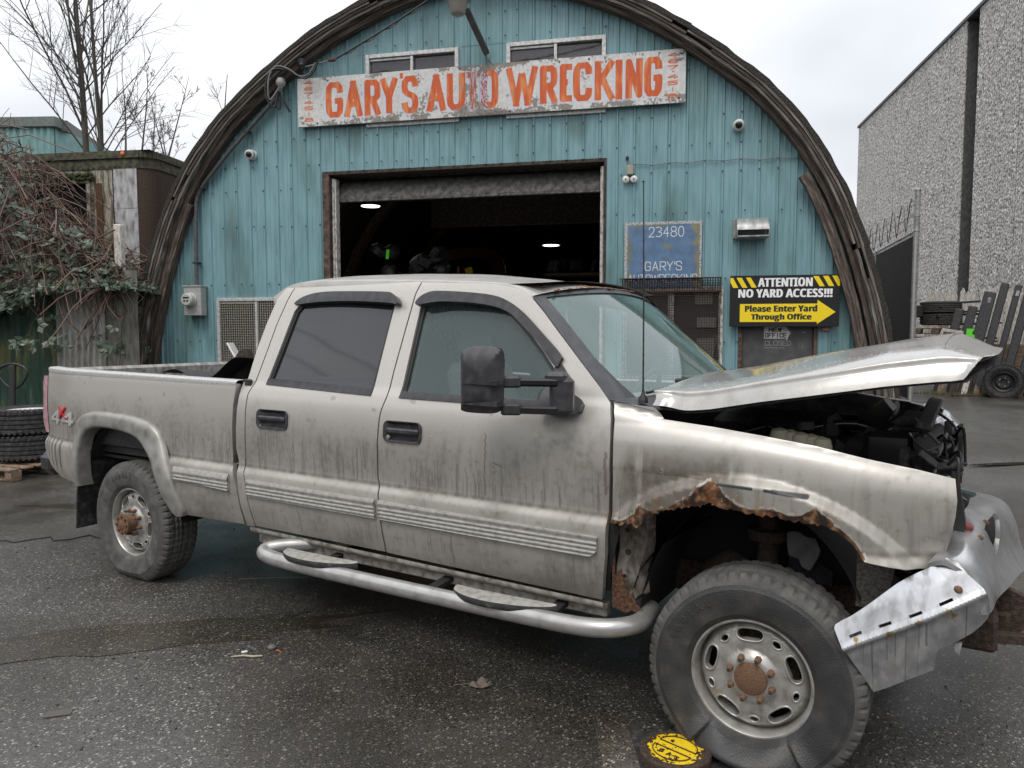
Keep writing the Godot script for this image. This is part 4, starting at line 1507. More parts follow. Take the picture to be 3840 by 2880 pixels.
	for i in 40:
		var t := i / 39.0
		c3.append(Vector3(lerpf(2.02, 3.93, t), 3.528 + 0.008 * sin(t * 31.0) - 0.006 * sin(t * 9.0), 0.026))
	tube(st, c3, 0.005, 5)
	obj("wire", st, M.greywire, o)
	o = fac_thing("alarm_bell", "beige alarm box with two round white gongs right of the roller door", "bell", 0, 0)
	st = mk()
	bx(st, Vector3(1.995, 3.405, 0.02), Vector3(2.075, 3.515, 0.085), 0.008)
	obj("box", st, smat(lin(0.30, 0.29, 0.23), 0.6), o)
	for e in [1.988, 2.08]:
		st = mk()
		lathe(st, [Vector2(0.038, 0.0), Vector2(0.043, 0.008), Vector2(0.040, 0.022), Vector2(0.025, 0.032), Vector2(0.001, 0.036)], along(Vector3(e, 3.358, 0.04), Vector3.BACK), 20)
		obj("gong", st, M.whiteplastic, o)
		st = mk()
		lathe(st, [Vector2(0.008, 0.034), Vector2(0.008, 0.042), Vector2(0.001, 0.044)], along(Vector3(e, 3.358, 0.04), Vector3.BACK), 8)
		obj("gong_screw", st, M.screw, o)
	st = mk()
	lathe(st, [Vector2(0.001, 0.0), Vector2(0.018, 0.003), Vector2(0.020, 0.04), Vector2(0.001, 0.055)], along(Vector3(2.0, 3.575, 0.04), Vector3.UP), 10)
	obj("buzzer", st, M.black, o)
	o = fac_thing("vent_hood", "grey metal vent hood with dark mesh mouth on the right of the facade", "vent", 0, 0)
	st = mk()
	var hood := func(a: float, b: float) -> Vector3:
		var th := b * 1.45
		return Vector3(lerpf(3.235, 3.575, a), 2.66 + 0.205 * cos(th * 0.92) , 0.02 + 0.26 * sin(th))
	sheet(st, hood, 4, 10)
	for s in [3.236, 3.574]:
		var side := PackedVector2Array([Vector2(0.02, 2.64)])
		for i in 11:
			var p: Vector3 = hood.call(0.0, i / 10.0)
			side.append(Vector2(p.z, p.y))
		side.append(Vector2(0.278, 2.655))
		prism(st, side, -0.003, 0.003, Transform3D(Basis(Vector3.BACK, Vector3.UP, Vector3.LEFT), Vector3(s, 0, 0)))
	obj("hood", st, M.galv, o)
	st = mk()
	bx(st, Vector3(3.233, 2.628, 0.02), Vector3(3.578, 2.645, 0.285), 0.003)
	bx(st, Vector3(3.205, 2.64, 0.012), Vector3(3.236, 2.86, 0.05), 0.004)
	obj("rim", st, M.galv, o)
	st = mk()
	for i in 12:
		bar(st, Vector3(3.245 + i * 0.029, 2.645, 0.272), Vector3(3.245 + i * 0.029, 2.70, 0.27), 0.003, 0.003, Vector3.RIGHT)
	for i in 5:
		bar(st, Vector3(3.238, 2.66 + i * 0.022, 0.262), Vector3(3.572, 2.66 + i * 0.022, 0.262), 0.003, 0.003)
	obj("mesh", st, M.wire, o)
	o = fac_thing("yard_light", "dusty yard light with grey arm hanging at the top of the facade", "lamp", 0, 0)
	st = mk()
	bar(st, Vector3(0.315, 4.915, 0.05), Vector3(0.165, 5.30, 0.42), 0.075, 0.055, Vector3.BACK, 0.008)
	obj("arm", st, nmat([[0.0, lin(0.05, 0.05, 0.05)], [1.0, lin(0.15, 0.15, 0.145)]], 0.03, 0.6, Vector3(1, 1, 1), 0.2, 0.0, 0.05, 45), o)
	st = mk()
	lathe(st, [Vector2(0.001, -0.01), Vector2(0.07, -0.005), Vector2(0.085, 0.01), Vector2(0.115, 0.15), Vector2(0.125, 0.165)], Transform3D(Basis(), Vector3(0.10, 5.20, 0.55)), 20)
	obj("diffuser", st, smat(lin(0.30, 0.28, 0.25), 0.35), o)
	st = mk()
	lathe(st, [Vector2(0.125, 0.163), Vector2(0.165, 0.17), Vector2(0.165, 0.20), Vector2(0.12, 0.24), Vector2(0.10, 0.34), Vector2(0.001, 0.38)], Transform3D(Basis(), Vector3(0.10, 5.20, 0.55)), 20)
	obj("housing", st, M.greybox, o)
	st = mk()
	tube(st, [Vector3(0.30, 4.92, 0.04), Vector3(0.31, 4.87, 0.05), Vector3(0.35, 4.83, 0.035), Vector3(0.37, 4.80, 0.03)], 0.010, 6)
	obj("wire", st, M.greywire, o)
	for e in [["round lit ceiling lamp near the left door track", -2.51, 3.70, -3.0], ["round lit ceiling lamp deep in the workshop on the right", 0.22, 3.22, -5.2]]:
		o = fac_thing("workshop_lamp", e[0], "lamp", e[1], e[2], e[3], "round lamps inside the workshop")
		st = mk()
		lathe(st, [Vector2(0.001, 0.0), Vector2(0.155, 0.0), Vector2(0.16, 0.012)], Transform3D(), 24)
		var em := smat(Color(1, 1, 1), 0.5)
		em.emission_enabled = true
		em.emission = Color(1, 0.98, 0.92)
		em.emission_energy_multiplier = 2.2
		obj("lamp_disc", st, em, o)
		st = mk()
		lathe(st, [Vector2(0.17, 0.0), Vector2(0.172, 0.03), Vector2(0.10, 0.09), Vector2(0.03, 0.13), Vector2(0.01, 0.5), Vector2(0.001, 0.5)], Transform3D(Basis(), Vector3(0, 0.004, 0)), 24)
		obj("lamp_housing", st, M.black, o)
		var l := OmniLight3D.new()
		l.name = "lamp_light"
		l.light_energy = 0.06
		l.light_color = Color(1, 0.97, 0.9)
		l.light_size = 0.15
		l.omni_range = 14.0
		l.omni_attenuation = 2.0
		l.shadow_enabled = true
		l.position = Vector3(0, -0.03, 0)
		o.add_child(l)
	make_workshop_junk()

func catmull(p: Array, per: int) -> Array:
	var r := []
	for i in p.size() - 1:
		var a: Vector3 = p[maxi(i - 1, 0)]
		var d: Vector3 = p[mini(i + 2, p.size() - 1)]
		for k in per:
			r.append(p[i].cubic_interpolate(p[i + 1], a, d, float(k) / per))
	r.append(p[p.size() - 1])
	return r

func make_workshop_junk() -> void:
	var labels := ["wooden crate inside the left of the workshop door", "wooden crate in the middle of the workshop with a yellow tag"]
	for k in 2:
		var at: Array = [[-1.25, 2.02, -1.1, 0.25], [-0.55, 2.16, -3.4, -0.3]][k]
		var o := fac_thing("wooden_crate", labels[k], "crate", at[0], 0.0, at[2], "crates inside the workshop")
		o.rotation.y += at[3]
		var st := mk()
		for e in [[-0.62, -0.4], [0.0, -0.4], [0.62, -0.4], [-0.62, 0.4], [0.62, 0.4]]:
			bx(st, Vector3(e[0] - 0.05, 0, e[1] - 0.05), Vector3(e[0] + 0.05, at[1] + 0.3, e[1] + 0.05), 0.004)
		obj("post", st, M.wood, o)
		for y in [0.5, 1.0, at[1], at[1] + 0.26]:
			for z in [-0.45, 0.45]:
				st = mk()
				bx(st, Vector3(-0.7, y - 0.05, z - 0.015), Vector3(0.7, y + 0.05, z + 0.015), 0.004)
				obj("slat", st, M.wood, o)
		if k == 1:
			st = mk()
			box(st, Vector3(-0.1, at[1] + 0.42, 0.46), Vector3(0.14, 0.12, 0.01), Basis(Vector3.BACK, 0.2))
			obj("tag", st, M.yellowtag, o)
	var o := fac_thing("engine_pile", "pile of greasy engines with a lime green tag inside the left of the door", "engine", -1.15, 0.0, -1.3)
	var r := RandomNumberGenerator.new()
	r.seed = 77
	var junk := nmat([[0.0, lin(0.008, 0.008, 0.008)], [0.6, lin(0.026, 0.026, 0.025)], [1.0, lin(0.10, 0.097, 0.09)]], 0.04, 0.5, Vector3(2, 2, 2), 0.3, 2.0, 0.1, 48)
	for k in 16:
		var st := mk()
		var c := Vector3(r.randf_range(-0.5, 0.5), 2.30 + r.randf_range(0, 0.5), r.randf_range(-0.3, 0.3))
		if k % 3 == 0:
			lathe(st, [Vector2(0.001, -0.1), Vector2(0.10, -0.1), Vector2(0.12, 0.0), Vector2(0.07, 0.08), Vector2(0.001, 0.1)], along(c, Vector3(r.randf() - 0.5, r.randf(), r.randf() - 0.5)), 12)
		else:
			box(st, c, Vector3(r.randf_range(0.08, 0.3), r.randf_range(0.06, 0.2), r.randf_range(0.1, 0.3)), Basis.from_euler(Vector3(r.randf(), r.randf() * 3, r.randf())), 0.02)
		obj("engine_part", st, junk, o)
	var st := mk()
	bx(st, Vector3(-0.6, 0.0, -0.4), Vector3(0.6, 2.25, 0.4), 0.02)
	obj("bench", st, M.darkwood, o)
	st = mk()
	box(st, Vector3(-0.22, 2.66, 0.40), Vector3(0.045, 0.13, 0.006), Basis(Vector3.BACK, -0.12))
	obj("tag", st, M.lime, o)
	o = fac_thing("car_body", "dark red car body stacked deep inside the left of the workshop", "car", -1.3, 0.0, -4.2)
	st = mk()
	var cp := smooth_line(pv([-0.9, 1.6, -0.85, 2.3, -0.5, 2.45, -0.25, 3.0, 0.75, 3.0, 1.0, 2.4, 1.1, 1.6]), 4)
	var win := smooth_line(pv([-0.2, 2.5, -0.1, 2.85, 0.6, 2.85, 0.75, 2.5]), 3)
	panel(st, cp, [win], func(q: Vector2) -> Vector3: return Vector3(q.x, q.y, 0.5 - maxf(0, q.y - 2.4) * 0.35), 0.15, 0.05)
	obj("body_side", st, smat(lin(0.045, 0.004, 0.006), 0.5), o)
	st = mk()
	bx(st, Vector3(-0.9, 0, -0.4), Vector3(1.1, 1.6, 0.4), 0.03)
	obj("rack", st, M.dark, o)
	o = fac_thing("parts_shelf", "shelf of dark car parts inside the right of the workshop door", "shelf", 1.35, 0.0, -2.6)
	for y in [0.9, 1.9, 2.45]:
		st = mk()
		bx(st, Vector3(-0.75, y - 0.02, -0.3), Vector3(0.55, y + 0.02, 0.3), 0.004)
		obj("shelf_board", st, M.darkwood, o)
	for k in 26:
		st = mk()
		var c := Vector3(r.randf_range(-0.7, 0.5), [0.95, 1.95, 2.5][k % 3] + r.randf_range(0.05, 0.16), r.randf_range(-0.1, 0.25))
		box(st, c, Vector3(r.randf_range(0.05, 0.22), r.randf_range(0.06, 0.22), r.randf_range(0.06, 0.2)), Basis.from_euler(Vector3(r.randf() * 0.4, r.randf() * 3, r.randf() * 0.4)), 0.015)
		obj("car_part", st, junk, o)
	o = fac_thing("jack_stand", "thin orange pole standing in the middle of the workshop", "pole", -0.85, 0.0, -2.6)
	st = mk()
	tube(st, [Vector3(0, 0, 0), Vector3(0, 2.62, 0)], 0.02, 8)
	obj("pole", st, smat(lin(0.35, 0.07, 0.02), 0.5), o)
	st = mk()
	lathe(st, [Vector2(0.001, 0), Vector2(0.12, 0), Vector2(0.12, 0.03), Vector2(0.03, 0.06), Vector2(0.001, 0.06)], Transform3D(), 12)
	obj("base", st, M.black, o)

func corrugated(st: SurfaceTool, x0: float, x1: float, y0: float, y1: float, pitch: float, amp: float, z := 0.0, lean := 0.0, box_like := false) -> void:
	var per := 8
	var n := int((x1 - x0) / pitch * per)
	var pts := []
	for i in n + 1:
		var x := lerpf(x0, x1, float(i) / n)
		var ph := TAU * (x - x0) / pitch
		var s := sin(ph)
		if box_like:
			s = clampf(s * 2.2, -1.0, 1.0)
		pts.append([x, z + amp * s, amp * (cos(ph) if not box_like or absf(sin(ph)) < 0.45 else 0.0) * TAU / pitch])
	for i in n:
		var a = pts[i]
		var b = pts[i + 1]
		var q := [Vector3(a[0], y0, a[1]), Vector3(b[0], y0, b[1]), Vector3(b[0] + lean, y1, b[1]), Vector3(a[0] + lean, y1, a[1])]
		var na := Vector3(-a[2], 0, 1).normalized()
		var nb := Vector3(-b[2], 0, 1).normalized()
		var nn := [na, nb, nb, na]
		for t in [0, 2, 1, 0, 3, 2]:
			vtx(st, q[t], nn[t], Vector2(q[t].x, q[t].y))

func make_left_side() -> void:
	var o := thing("teal_shed", "teal metal building with flat roof edge behind the trailer at far left", "building", Vector3(-16.85, 0, -28.0), deg_to_rad(-3.0))
	var st := mk()
	for k in 9:
		st = mk()
		corrugated(st, -1.3 * (k + 1), -1.3 * k - 0.01, 0.0, 9.1, 0.26, 0.03, 0.0, 0.0, true)
		obj("wall_sheet", st, M.teal, o)
	st = mk()
	bx(st, Vector3(-12.0, 9.08, -0.4), Vector3(0.15, 9.45, 0.12), 0.02)
	obj("roof_edge", st, nmat([[0.0, lin(0.09, 0.11, 0.10)], [1.0, lin(0.17, 0.19, 0.18)]], 0.03, 0.7, Vector3(0.3, 0.3, 0.3), 0.0, 0.0, 0.05, 46), o)
	st = mk()
	bx(st, Vector3(-12.0, 0, -12.0), Vector3(0.0, 9.08, -0.08))
	obj("wall", st, M.teal, o)
	o = thing("cream_shed", "cream walled shed with sloping dark roof edge behind the trailer", "building", Vector3(-16.8, 0, -28.3), 0.0)
	st = mk()
	var dir := Vector3(-24.14 + 16.6, 0, -17.0)
	var bs := Basis(Vector3.UP, atan2(-dir.z, dir.x))
	var L := dir.length()
	prism(st, pv([0.1, 0, L, 0, L, 12.4 - 0.35, 0.1, 9.05]), -0.3, 0.0, Transform3D(Basis(Vector3.UP, atan2(17.0, -(24.14 - 16.6)))))
	obj("wall", st, M.cream, o)
	st = mk()
	prism(st, pv([-0.05, 9.02, L, 12.05, L, 12.45, -0.05, 9.42]), -0.5, 0.25, Transform3D(Basis(Vector3.UP, atan2(17.0, -(24.14 - 16.6)))))
	obj("roof_edge", st, nmat([[0.0, lin(0.07, 0.07, 0.065)], [1.0, lin(0.15, 0.15, 0.14)]], 0.03, 0.8, Vector3(0.5, 0.5, 0.5), 0.0, 0.0, 0.05, 47), o)
	make_trailer()
	make_fence_left()
	bare_tree("bare_tree", "tall bare forked tree rising behind the old trailer", Vector3(-9.8, 2.5, -18.0), 11.5, 0.095, 5, true)
	bare_tree("bare_tree", "thin bare sapling showing over the arch left of the workshop", Vector3(-6.9, 2.6, -16.6), 4.6, 0.055, 21, false)
	bare_tree("bare_tree", "small bare shrub tree right of the forked tree over the trailer roof", Vector3(-8.35, 4.2, -17.0), 3.4, 0.04, 33, false)
	make_brambles()
	make_tyres_left()

func make_trailer() -> void:
	var o := thing("old_trailer", "rusty streaked riveted trailer box with mossy broken window behind the tin fence", "trailer", Vector3(-5.2, 0, -10.55), deg_to_rad(-9.0))
	var path := [Vector2(-3.4, 0.0), Vector2(-0.38, 0.0), Vector2(-0.02, 0.0)]
	for k in 7:
		var a := PI * 0.5 * (k + 1) / 7.0
		path.append(Vector2(-0.02 + 0.22 * sin(a), -0.22 + 0.22 * cos(a)))
	path.append(Vector2(0.20, -6.0))
	var wall := func(called: String, i0: int, i1: int, y0: float, y1: float, m: Material, out := 0.0) -> void:
		var s2 := mk()
		for i in range(i0, i1):
			var a: Vector2 = path[i]
			var b: Vector2 = path[i + 1]
			var d := (b - a).normalized()
			var n := Vector2(-d.y, d.x) * -1.0
			n = Vector2(d.y * -1.0, d.x) if false else Vector2(-d.y, d.x)
			if n.dot(Vector2(1, 1)) < 0:
				n = -n
			quad(s2, Vector3(a.x + n.x * out, y0, a.y + n.y * out), Vector3(b.x + n.x * out, y0, b.y + n.y * out), Vector3(b.x + n.x * out, y1, b.y + n.y * out), Vector3(a.x + n.x * out, y1, a.y + n.y * out))
		obj(called, s2, m, o)
	var st := mk()
	var face := pv([-3.4, 0.8, -0.40, 0.8, -0.40, 3.86, -3.4, 3.86])
	var hole := pv([-1.66, 3.05, -0.80, 3.05, -0.80, 3.66, -1.66, 3.66])
	panel(st, face, [hole], func(q: Vector2) -> Vector3: return Vector3(q.x, q.y, 0.006 * sin(q.x * 9.0) * sin(q.y * 4.0)), 0.2, 0.03)
	obj("face_panel", st, M.trailer, o)
	wall.call("corner_panel", 1, 2, 0.8, 3.30, M.trailerpale, 0.004)
	wall.call("corner_panel", 1, 2, 3.305, 3.86, M.trailerpale, 0.008)
	wall.call("side_panel", 2, 10, 0.8, 3.86, M.rustdark, 0.0)
	wall.call("roof_rail", 0, 10, 3.85, 3.99, M.trailerdark, 0.012)
	wall.call("roof_rail", 0, 10, 3.99, 4.09, M.trailerdark, 0.035)
	st = mk()
	quad(st, Vector3(-3.4, 4.09, 0.035), Vector3(0.2, 4.09, 0.03), Vector3(0.24, 4.09, -6), Vector3(-3.4, 4.09, -6))
	quad(st, Vector3(-3.4, 3.99, 0.012), Vector3(0.2, 3.99, 0.012), Vector3(0.2, 3.99, 0.036), Vector3(-3.4, 3.99, 0.036))
	obj("roof", st, M.trailerdark, o)
	st = mk()
	for e in [[-1.72, 3.66, -0.74, 3.75], [-1.72, 2.98, -0.74, 3.05], [-0.80, 3.05, -0.735, 3.66], [-1.72, 3.05, -1.66, 3.66]]:
		bx(st, Vector3(e[0], e[1], -0.05), Vector3(e[2], e[3], 0.03), 0.008)
	obj("window_frame", st, M.trailer, o)
	st = mk()
	bx(st, Vector3(-1.68, 3.0, -0.10), Vector3(-0.78, 3.7, -0.09))
	obj("pane", st, smat(lin(0.008, 0.009, 0.013), 0.3), o)
	st = mk()
	var r := RandomNumberGenerator.new()
	r.seed = 3
	for k in 130:
		box(st, Vector3(r.randf_range(-1.85, -0.68), 3.745 + r.randf_range(-0.035, 0.045), 0.035 + r.randf() * 0.02), Vector3(0.05, 0.03 + r.randf() * 0.03, 0.04), Basis.from_euler(Vector3(r.randf(), r.randf(), r.randf()) * 3.0), 0.008)
	obj("moss", st, M.moss, o, true)
	st = mk()
	bx(st, Vector3(-0.66, 2.0, 0.005), Vector3(-0.56, 3.66, 0.014), 0.002)
	obj("rust_strip", st, M.rust, o)
	st = mk()
	for k in 40:
		box(st, Vector3(-0.385, 0.9 + k * 0.074, 0.012), Vector3(0.014, 0.014, 0.012))
		box(st, Vector3(-3.3 + k * 0.082, 3.875, 0.022), Vector3(0.014, 0.014, 0.012))
		if k < 22:
			box(st, Vector3(-0.715, 2.1 + k * 0.07, 0.012), Vector3(0.014, 0.014, 0.012))
	obj("rivets", st, M.trailerdark, o, true)
	st = mk()
	lathe(st, [Vector2(0.03, 0.0), Vector2(0.028, 0.015), Vector2(0.015, 0.022), Vector2(0.001, 0.024)], along(Vector3(-0.20, 4.045, 0.036), Vector3.BACK), 14)
	obj("marker_light", st, M.orange, o)

func make_fence_left() -> void:
	var o := thing("tin_fence", "patched fence of green, galvanised and grey tin sheets left of the workshop", "fence", Vector3(-5.2, 0, -9.62), deg_to_rad(-6.0))
	var sheets := [[-3.2, -2.35, 2.10, 0.20, M.greentin], [-2.36, -1.55, 2.14, 0.20, M.greentin], [-1.56, -0.66, 2.08, 0.20, M.greentin]]
	for e in sheets:
		var st := mk()
		corrugated(st, e[0], e[1], -0.1, e[2], 0.20, 0.018, -0.02, 0.0, true)
		obj("tin_sheet", st, e[4], o)
	var st := mk()
	corrugated(st, -0.70, -0.03, -0.1, 2.40, 0.084, 0.021, 0.03, 0.02)
	obj("tin_sheet", st, M.galvold, o)
	st = mk()
	corrugated(st, -0.04, 0.42, -0.1, 2.36, 0.46, 0.006, 0.0)
	obj("tin_sheet", st, M.greytin, o)
	st = mk()
	bx(st, Vector3(0.10, 0, -0.12), Vector3(0.20, 2.95, -0.03), 0.01)
	obj("post", st, M.whitewood, o)
	st = mk()
	bx(st, Vector3(-3.2, 0.6, -0.12), Vector3(0.4, 0.7, -0.05), 0.01)
	bx(st, Vector3(-3.2, 1.8, -0.12), Vector3(0.4, 1.9, -0.05), 0.01)
	obj("rail", st, M.darkwood, o)

func grow(st: SurfaceTool, r: RandomNumberGenerator, at: Vector3, dir: Vector3, len: float, rad: float, depth: int) -> void:
	var n := 5 if depth > 1 else 3
	var pts := [at]
	var rs := [rad]
	var d := dir.normalized()
	var p := at
	for i in n:
		d = (d + Vector3(r.randf_range(-1, 1), r.randf_range(-0.3, 0.8), r.randf_range(-1, 1)) * 0.13).normalized()
		p += d * len / n
		pts.append(p)
		rs.append(lerpf(rad, rad * 0.35, (i + 1.0) / n))
	tube(st, pts, rs, 6 if depth > 2 else (4 if depth > 0 else 3), false)
	if depth <= 0:
		return
	var kids := r.randi_range(5, 8) if depth > 1 else r.randi_range(3, 6)
	for k in kids:
		var t := r.randf_range(0.22, 0.97)
		var i := mini(int(t * n), n - 1)
		var q: Vector3 = pts[i].lerp(pts[i + 1], t * n - i)
		var axis: Vector3 = (pts[i + 1] - pts[i]).normalized()
		var side := axis.cross(Vector3(r.randf_range(-1, 1), r.randf_range(-1, 1), r.randf_range(-1, 1))).normalized()
		var dd := (axis * r.randf_range(0.55, 0.95) + side * r.randf_range(0.6, 1.0) + Vector3.UP * 0.22).normalized()
		grow(st, r, q, dd, len * r.randf_range(0.28, 0.52) * (1.15 - 0.4 * t), maxf(rs[i] * 0.55, 0.0045), depth - 1)

func bare_tree(called: String, label: String, at: Vector3, h: float, rad: float, seed_: int, forked: bool) -> void:
	var o := thing(called, label, "tree", at)
	var r := RandomNumberGenerator.new()
	r.seed = seed_
	var st := mk()
	var lim := mk()
	var stems := []
	if forked:
		stems = [[Vector3(-0.16, 0, 0), Vector3(-0.05, 1, 0.02), h, rad], [Vector3(0.16, 0, 0.1), Vector3(0.012, 1, 0.0), h * 0.97, rad * 0.72]]
	else:
		for k in 4:
			stems.append([Vector3(r.randf_range(-0.5, 0.5), 0, r.randf_range(-0.3, 0.3)), Vector3(r.randf_range(-0.35, 0.35), 1, r.randf_range(-0.2, 0.2)), h * r.randf_range(0.7, 1.0), rad * r.randf_range(0.6, 1.0)])
	if forked:
		for k in 7:
			var az := r.randf() * TAU
			var b := Vector3(-0.16, 0, 0) if k % 2 == 0 else Vector3(0.16, 0, 0.1)
			grow(lim, r, b + Vector3(-0.05 if k % 2 == 0 else 0.0, 1, 0) * r.randf_range(3.2, 5.5), Vector3(cos(az) * 0.34, 1.0, sin(az) * 0.34), r.randf_range(4.0, 5.5), 0.030, 2)
	for s in stems:
		var pts := []
		var rs := []
		var p: Vector3 = s[0]
		var d: Vector3 = s[1].normalized()
		for i in 12:
			pts.append(p)
			rs.append(lerpf(s[3], s[3] * 0.15, i / 11.0))
			d = (d + Vector3(r.randf_range(-1, 1), 0.6, r.randf_range(-1, 1)) * 0.03).normalized()
			p += d * s[2] / 11.0
		st = mk()
		tube(st, pts, rs, 8, false)
		obj("trunk", st, M.bark, o)
		var nb := 25 if forked else 7
		for k in nb:
			var t := r.randf_range(0.24, 0.97)
			var i := int(t * 11)
			var q: Vector3 = pts[i].lerp(pts[mini(i + 1, 11)], t * 11 - i)
			var az := r.randf() * TAU
			var dd := Vector3(cos(az), r.randf_range(0.75, 1.7), sin(az) * 0.8)
			grow(lim, r, q, dd, s[2] * r.randf_range(0.20, 0.34) * (1.15 - 0.75 * t), clampf(rs[i] * 0.30, 0.007, 0.026), 2)
	obj("branches", lim, M.bark, o, true)

func make_brambles() -> void:
	var o := thing("bramble_thicket", "tangled brown bramble canes with dull green leaves spilling over the tin fence", "bush", Vector3(-6.0, 0, -9.7))
	var r := RandomNumberGenerator.new()
	r.seed = 15
	var canes := []
	for k in 3:
		canes.append(mk())
	var cx := [-2.6, -0.75, -0.38, -0.15, 0.14, 0.42, 0.68, 0.95, 1.15]
	var cy := [4.4, 4.2, 3.82, 3.40, 2.98, 2.84, 2.72, 2.42, 2.15]
	for k in 900:
		var x := r.randf_range(-2.5, 1.1)
		var top := interp(cx, cy, x)
		var y := lerpf(2.1, top, pow(r.randf(), 0.6))
		var z := r.randf_range(-0.75, 0.45) - (y - 2.1) * 0.12
		var p := Vector3(x, y, z)
		var d := Vector3(r.randf_range(-0.4, 1.0), r.randf_range(-0.8, 0.5), r.randf_range(-0.3, 0.5)).normalized()
		var len := r.randf_range(0.35, 1.25)
		var pts := []
		for i in 5:
			pts.append(p)
			d = (d + Vector3(r.randf_range(-0.3, 0.3), -0.22 + r.randf_range(-0.2, 0.2), r.randf_range(-0.2, 0.25))).normalized()
			p += d * len / 4.0
			if p.y > interp(cx, cy, p.x) + 0.08:
				d.y = -absf(d.y)
			if p.x > 0.95:
				d.x = -absf(d.x)
		tube(canes[k % 3], pts, r.randf_range(0.004, 0.010), 4, false)
	for k in 60:
		var x := r.randf_range(-2.4, 0.8)
		var p := Vector3(x, interp(cx, cy, x) - 0.1, r.randf_range(-0.6, 0.1))
		var d := Vector3(r.randf_range(-0.4, 0.4), 1, 0).normalized()
		var pts := [p]
		for i in 4:
			d = (d + Vector3(r.randf_range(-0.35, 0.35), -0.12, r.randf_range(-0.2, 0.2))).normalized()
			p += d * r.randf_range(0.06, 0.16)
			pts.append(p)
		tube(canes[k % 3], pts, 0.004, 3, false)
	for k in 26:
		var x := r.randf_range(-1.6, 1.25)
		var p := Vector3(x, interp(cx, cy, x) * 0.5 + 1.25, 0.35)
		var pts := []
		for i in 5:
			pts.append(p)
			p += Vector3(r.randf_range(-0.05, 0.15), -r.randf_range(0.1, 0.3), r.randf_range(0, 0.06))
		tube(canes[k % 3], pts, 0.005, 4, false)
	var cm := [nmat([[0.0, lin(0.05, 0.028, 0.022)], [1.0, lin(0.15, 0.085, 0.065)]], 0.03, 0.8, Vector3(2, 2, 2), 0.0, 0.0, 0.05, 50), smat(lin(0.17, 0.115, 0.085), 0.8), smat(lin(0.075, 0.042, 0.032), 0.8)]
	for k in 3:
		obj("canes", canes[k], cm[k], o, true)
	var leaves := []
	for k in 4:
		leaves.append(mk())
	var lm := [smat(lin(0.060, 0.090, 0.052), 0.45), smat(lin(0.105, 0.135, 0.10), 0.4), smat(lin(0.038, 0.062, 0.038), 0.5), smat(lin(0.10, 0.055, 0.04), 0.7)]
	for m in lm:
		m.backlight_enabled = true
		m.backlight = Color(0.05, 0.07, 0.03)
	for k in 2900:
		var x := r.randf_range(-2.5, 1.2)
		var top := interp(cx, cy, x)
		var low := lerpf(1.75, 2.15, smooth(-1.0, 0.6, x)) if r.randf() < 0.9 else 1.35
		var dead := r.randf() < 0.36
		var y := lerpf(low, top, r.randf() if dead else pow(r.randf(), 2.6))
		var c := Vector3(x, y, r.randf_range(-0.35, 0.52) - (y - 2.1) * 0.12)
		if dead and r.randf() < 0.6:
			c.z -= 0.35
		var kind := 3 if dead else r.randi_range(0, 2)
		var face := Vector3(r.randf_range(-0.7, 0.7), r.randf_range(0.1, 1.0), r.randf_range(0.2, 1.0)).normalized()
		var spin := r.randf() * TAU
		var u := face.cross(Vector3(cos(spin), sin(spin), 0.3)).normalized()
		var v := face.cross(u)
		for e in 3:
			var a := (e - 1) * 1.15
			var ax := (u * cos(a) + v * sin(a))
			var side := face.cross(ax)
			var L := r.randf_range(0.06, 0.115) * (0.55 if dead else 1.0)
			var w := L * 0.36
			var b := c + ax * 0.012
			var t1 := b + ax * L
			var m1 := b + ax * L * 0.5 + side * w - face * 0.008
			var m2 := b + ax * L * 0.5 - side * w - face * 0.008
			tri(leaves[kind], b, m1, t1)
			tri(leaves[kind], b, t1, m2)
	for k in 4:
		obj("leaves", leaves[k], lm[k], o, true)

func tyre_mesh(R: float, w: float, rim_r: float, lugs: int) -> ArrayMesh:
	var st := mk()
	var prof := [Vector2(rim_r, -w * 0.36), Vector2(rim_r + 0.02, -w * 0.42), Vector2(lerpf(rim_r, R, 0.5), -w * 0.5), Vector2(R - 0.035, -w * 0.47), Vector2(R - 0.012, -w * 0.40)]
	var up := []
	for i in range(prof.size() - 1, -1, -1):
		up.append(Vector2(prof[i].x, -prof[i].y))
	var grooves := []
	var n := 5
	for i in n:
		var y := lerpf(-w * 0.36, w * 0.36, float(i) / (n - 1))
		grooves.append_array([Vector2(R, y - w * 0.055), Vector2(R, y + w * 0.055)])
		if i < n - 1:
			grooves.append_array([Vector2(R - 0.012, y + w * 0.065), Vector2(R - 0.012, y + w * 0.115)])
	lathe(st, prof + grooves + up + [Vector2(rim_r - 0.005, w * 0.25), Vector2(rim_r - 0.005, -w * 0.25), Vector2(rim_r, -w * 0.36)], Transform3D(), 48, 50.0)
	for k in lugs:
		var a := TAU * k / lugs
		for s in [-1.0, 1.0]:
			var b := Basis(Vector3.UP, a + s * 0.03)
			box(st, b * Vector3(R - 0.012, s * w * 0.40, 0), Vector3(0.034, w * 0.17, TAU * R / lugs * 0.55), b, 0.004)
	return mesh_of(st, M.rubber)

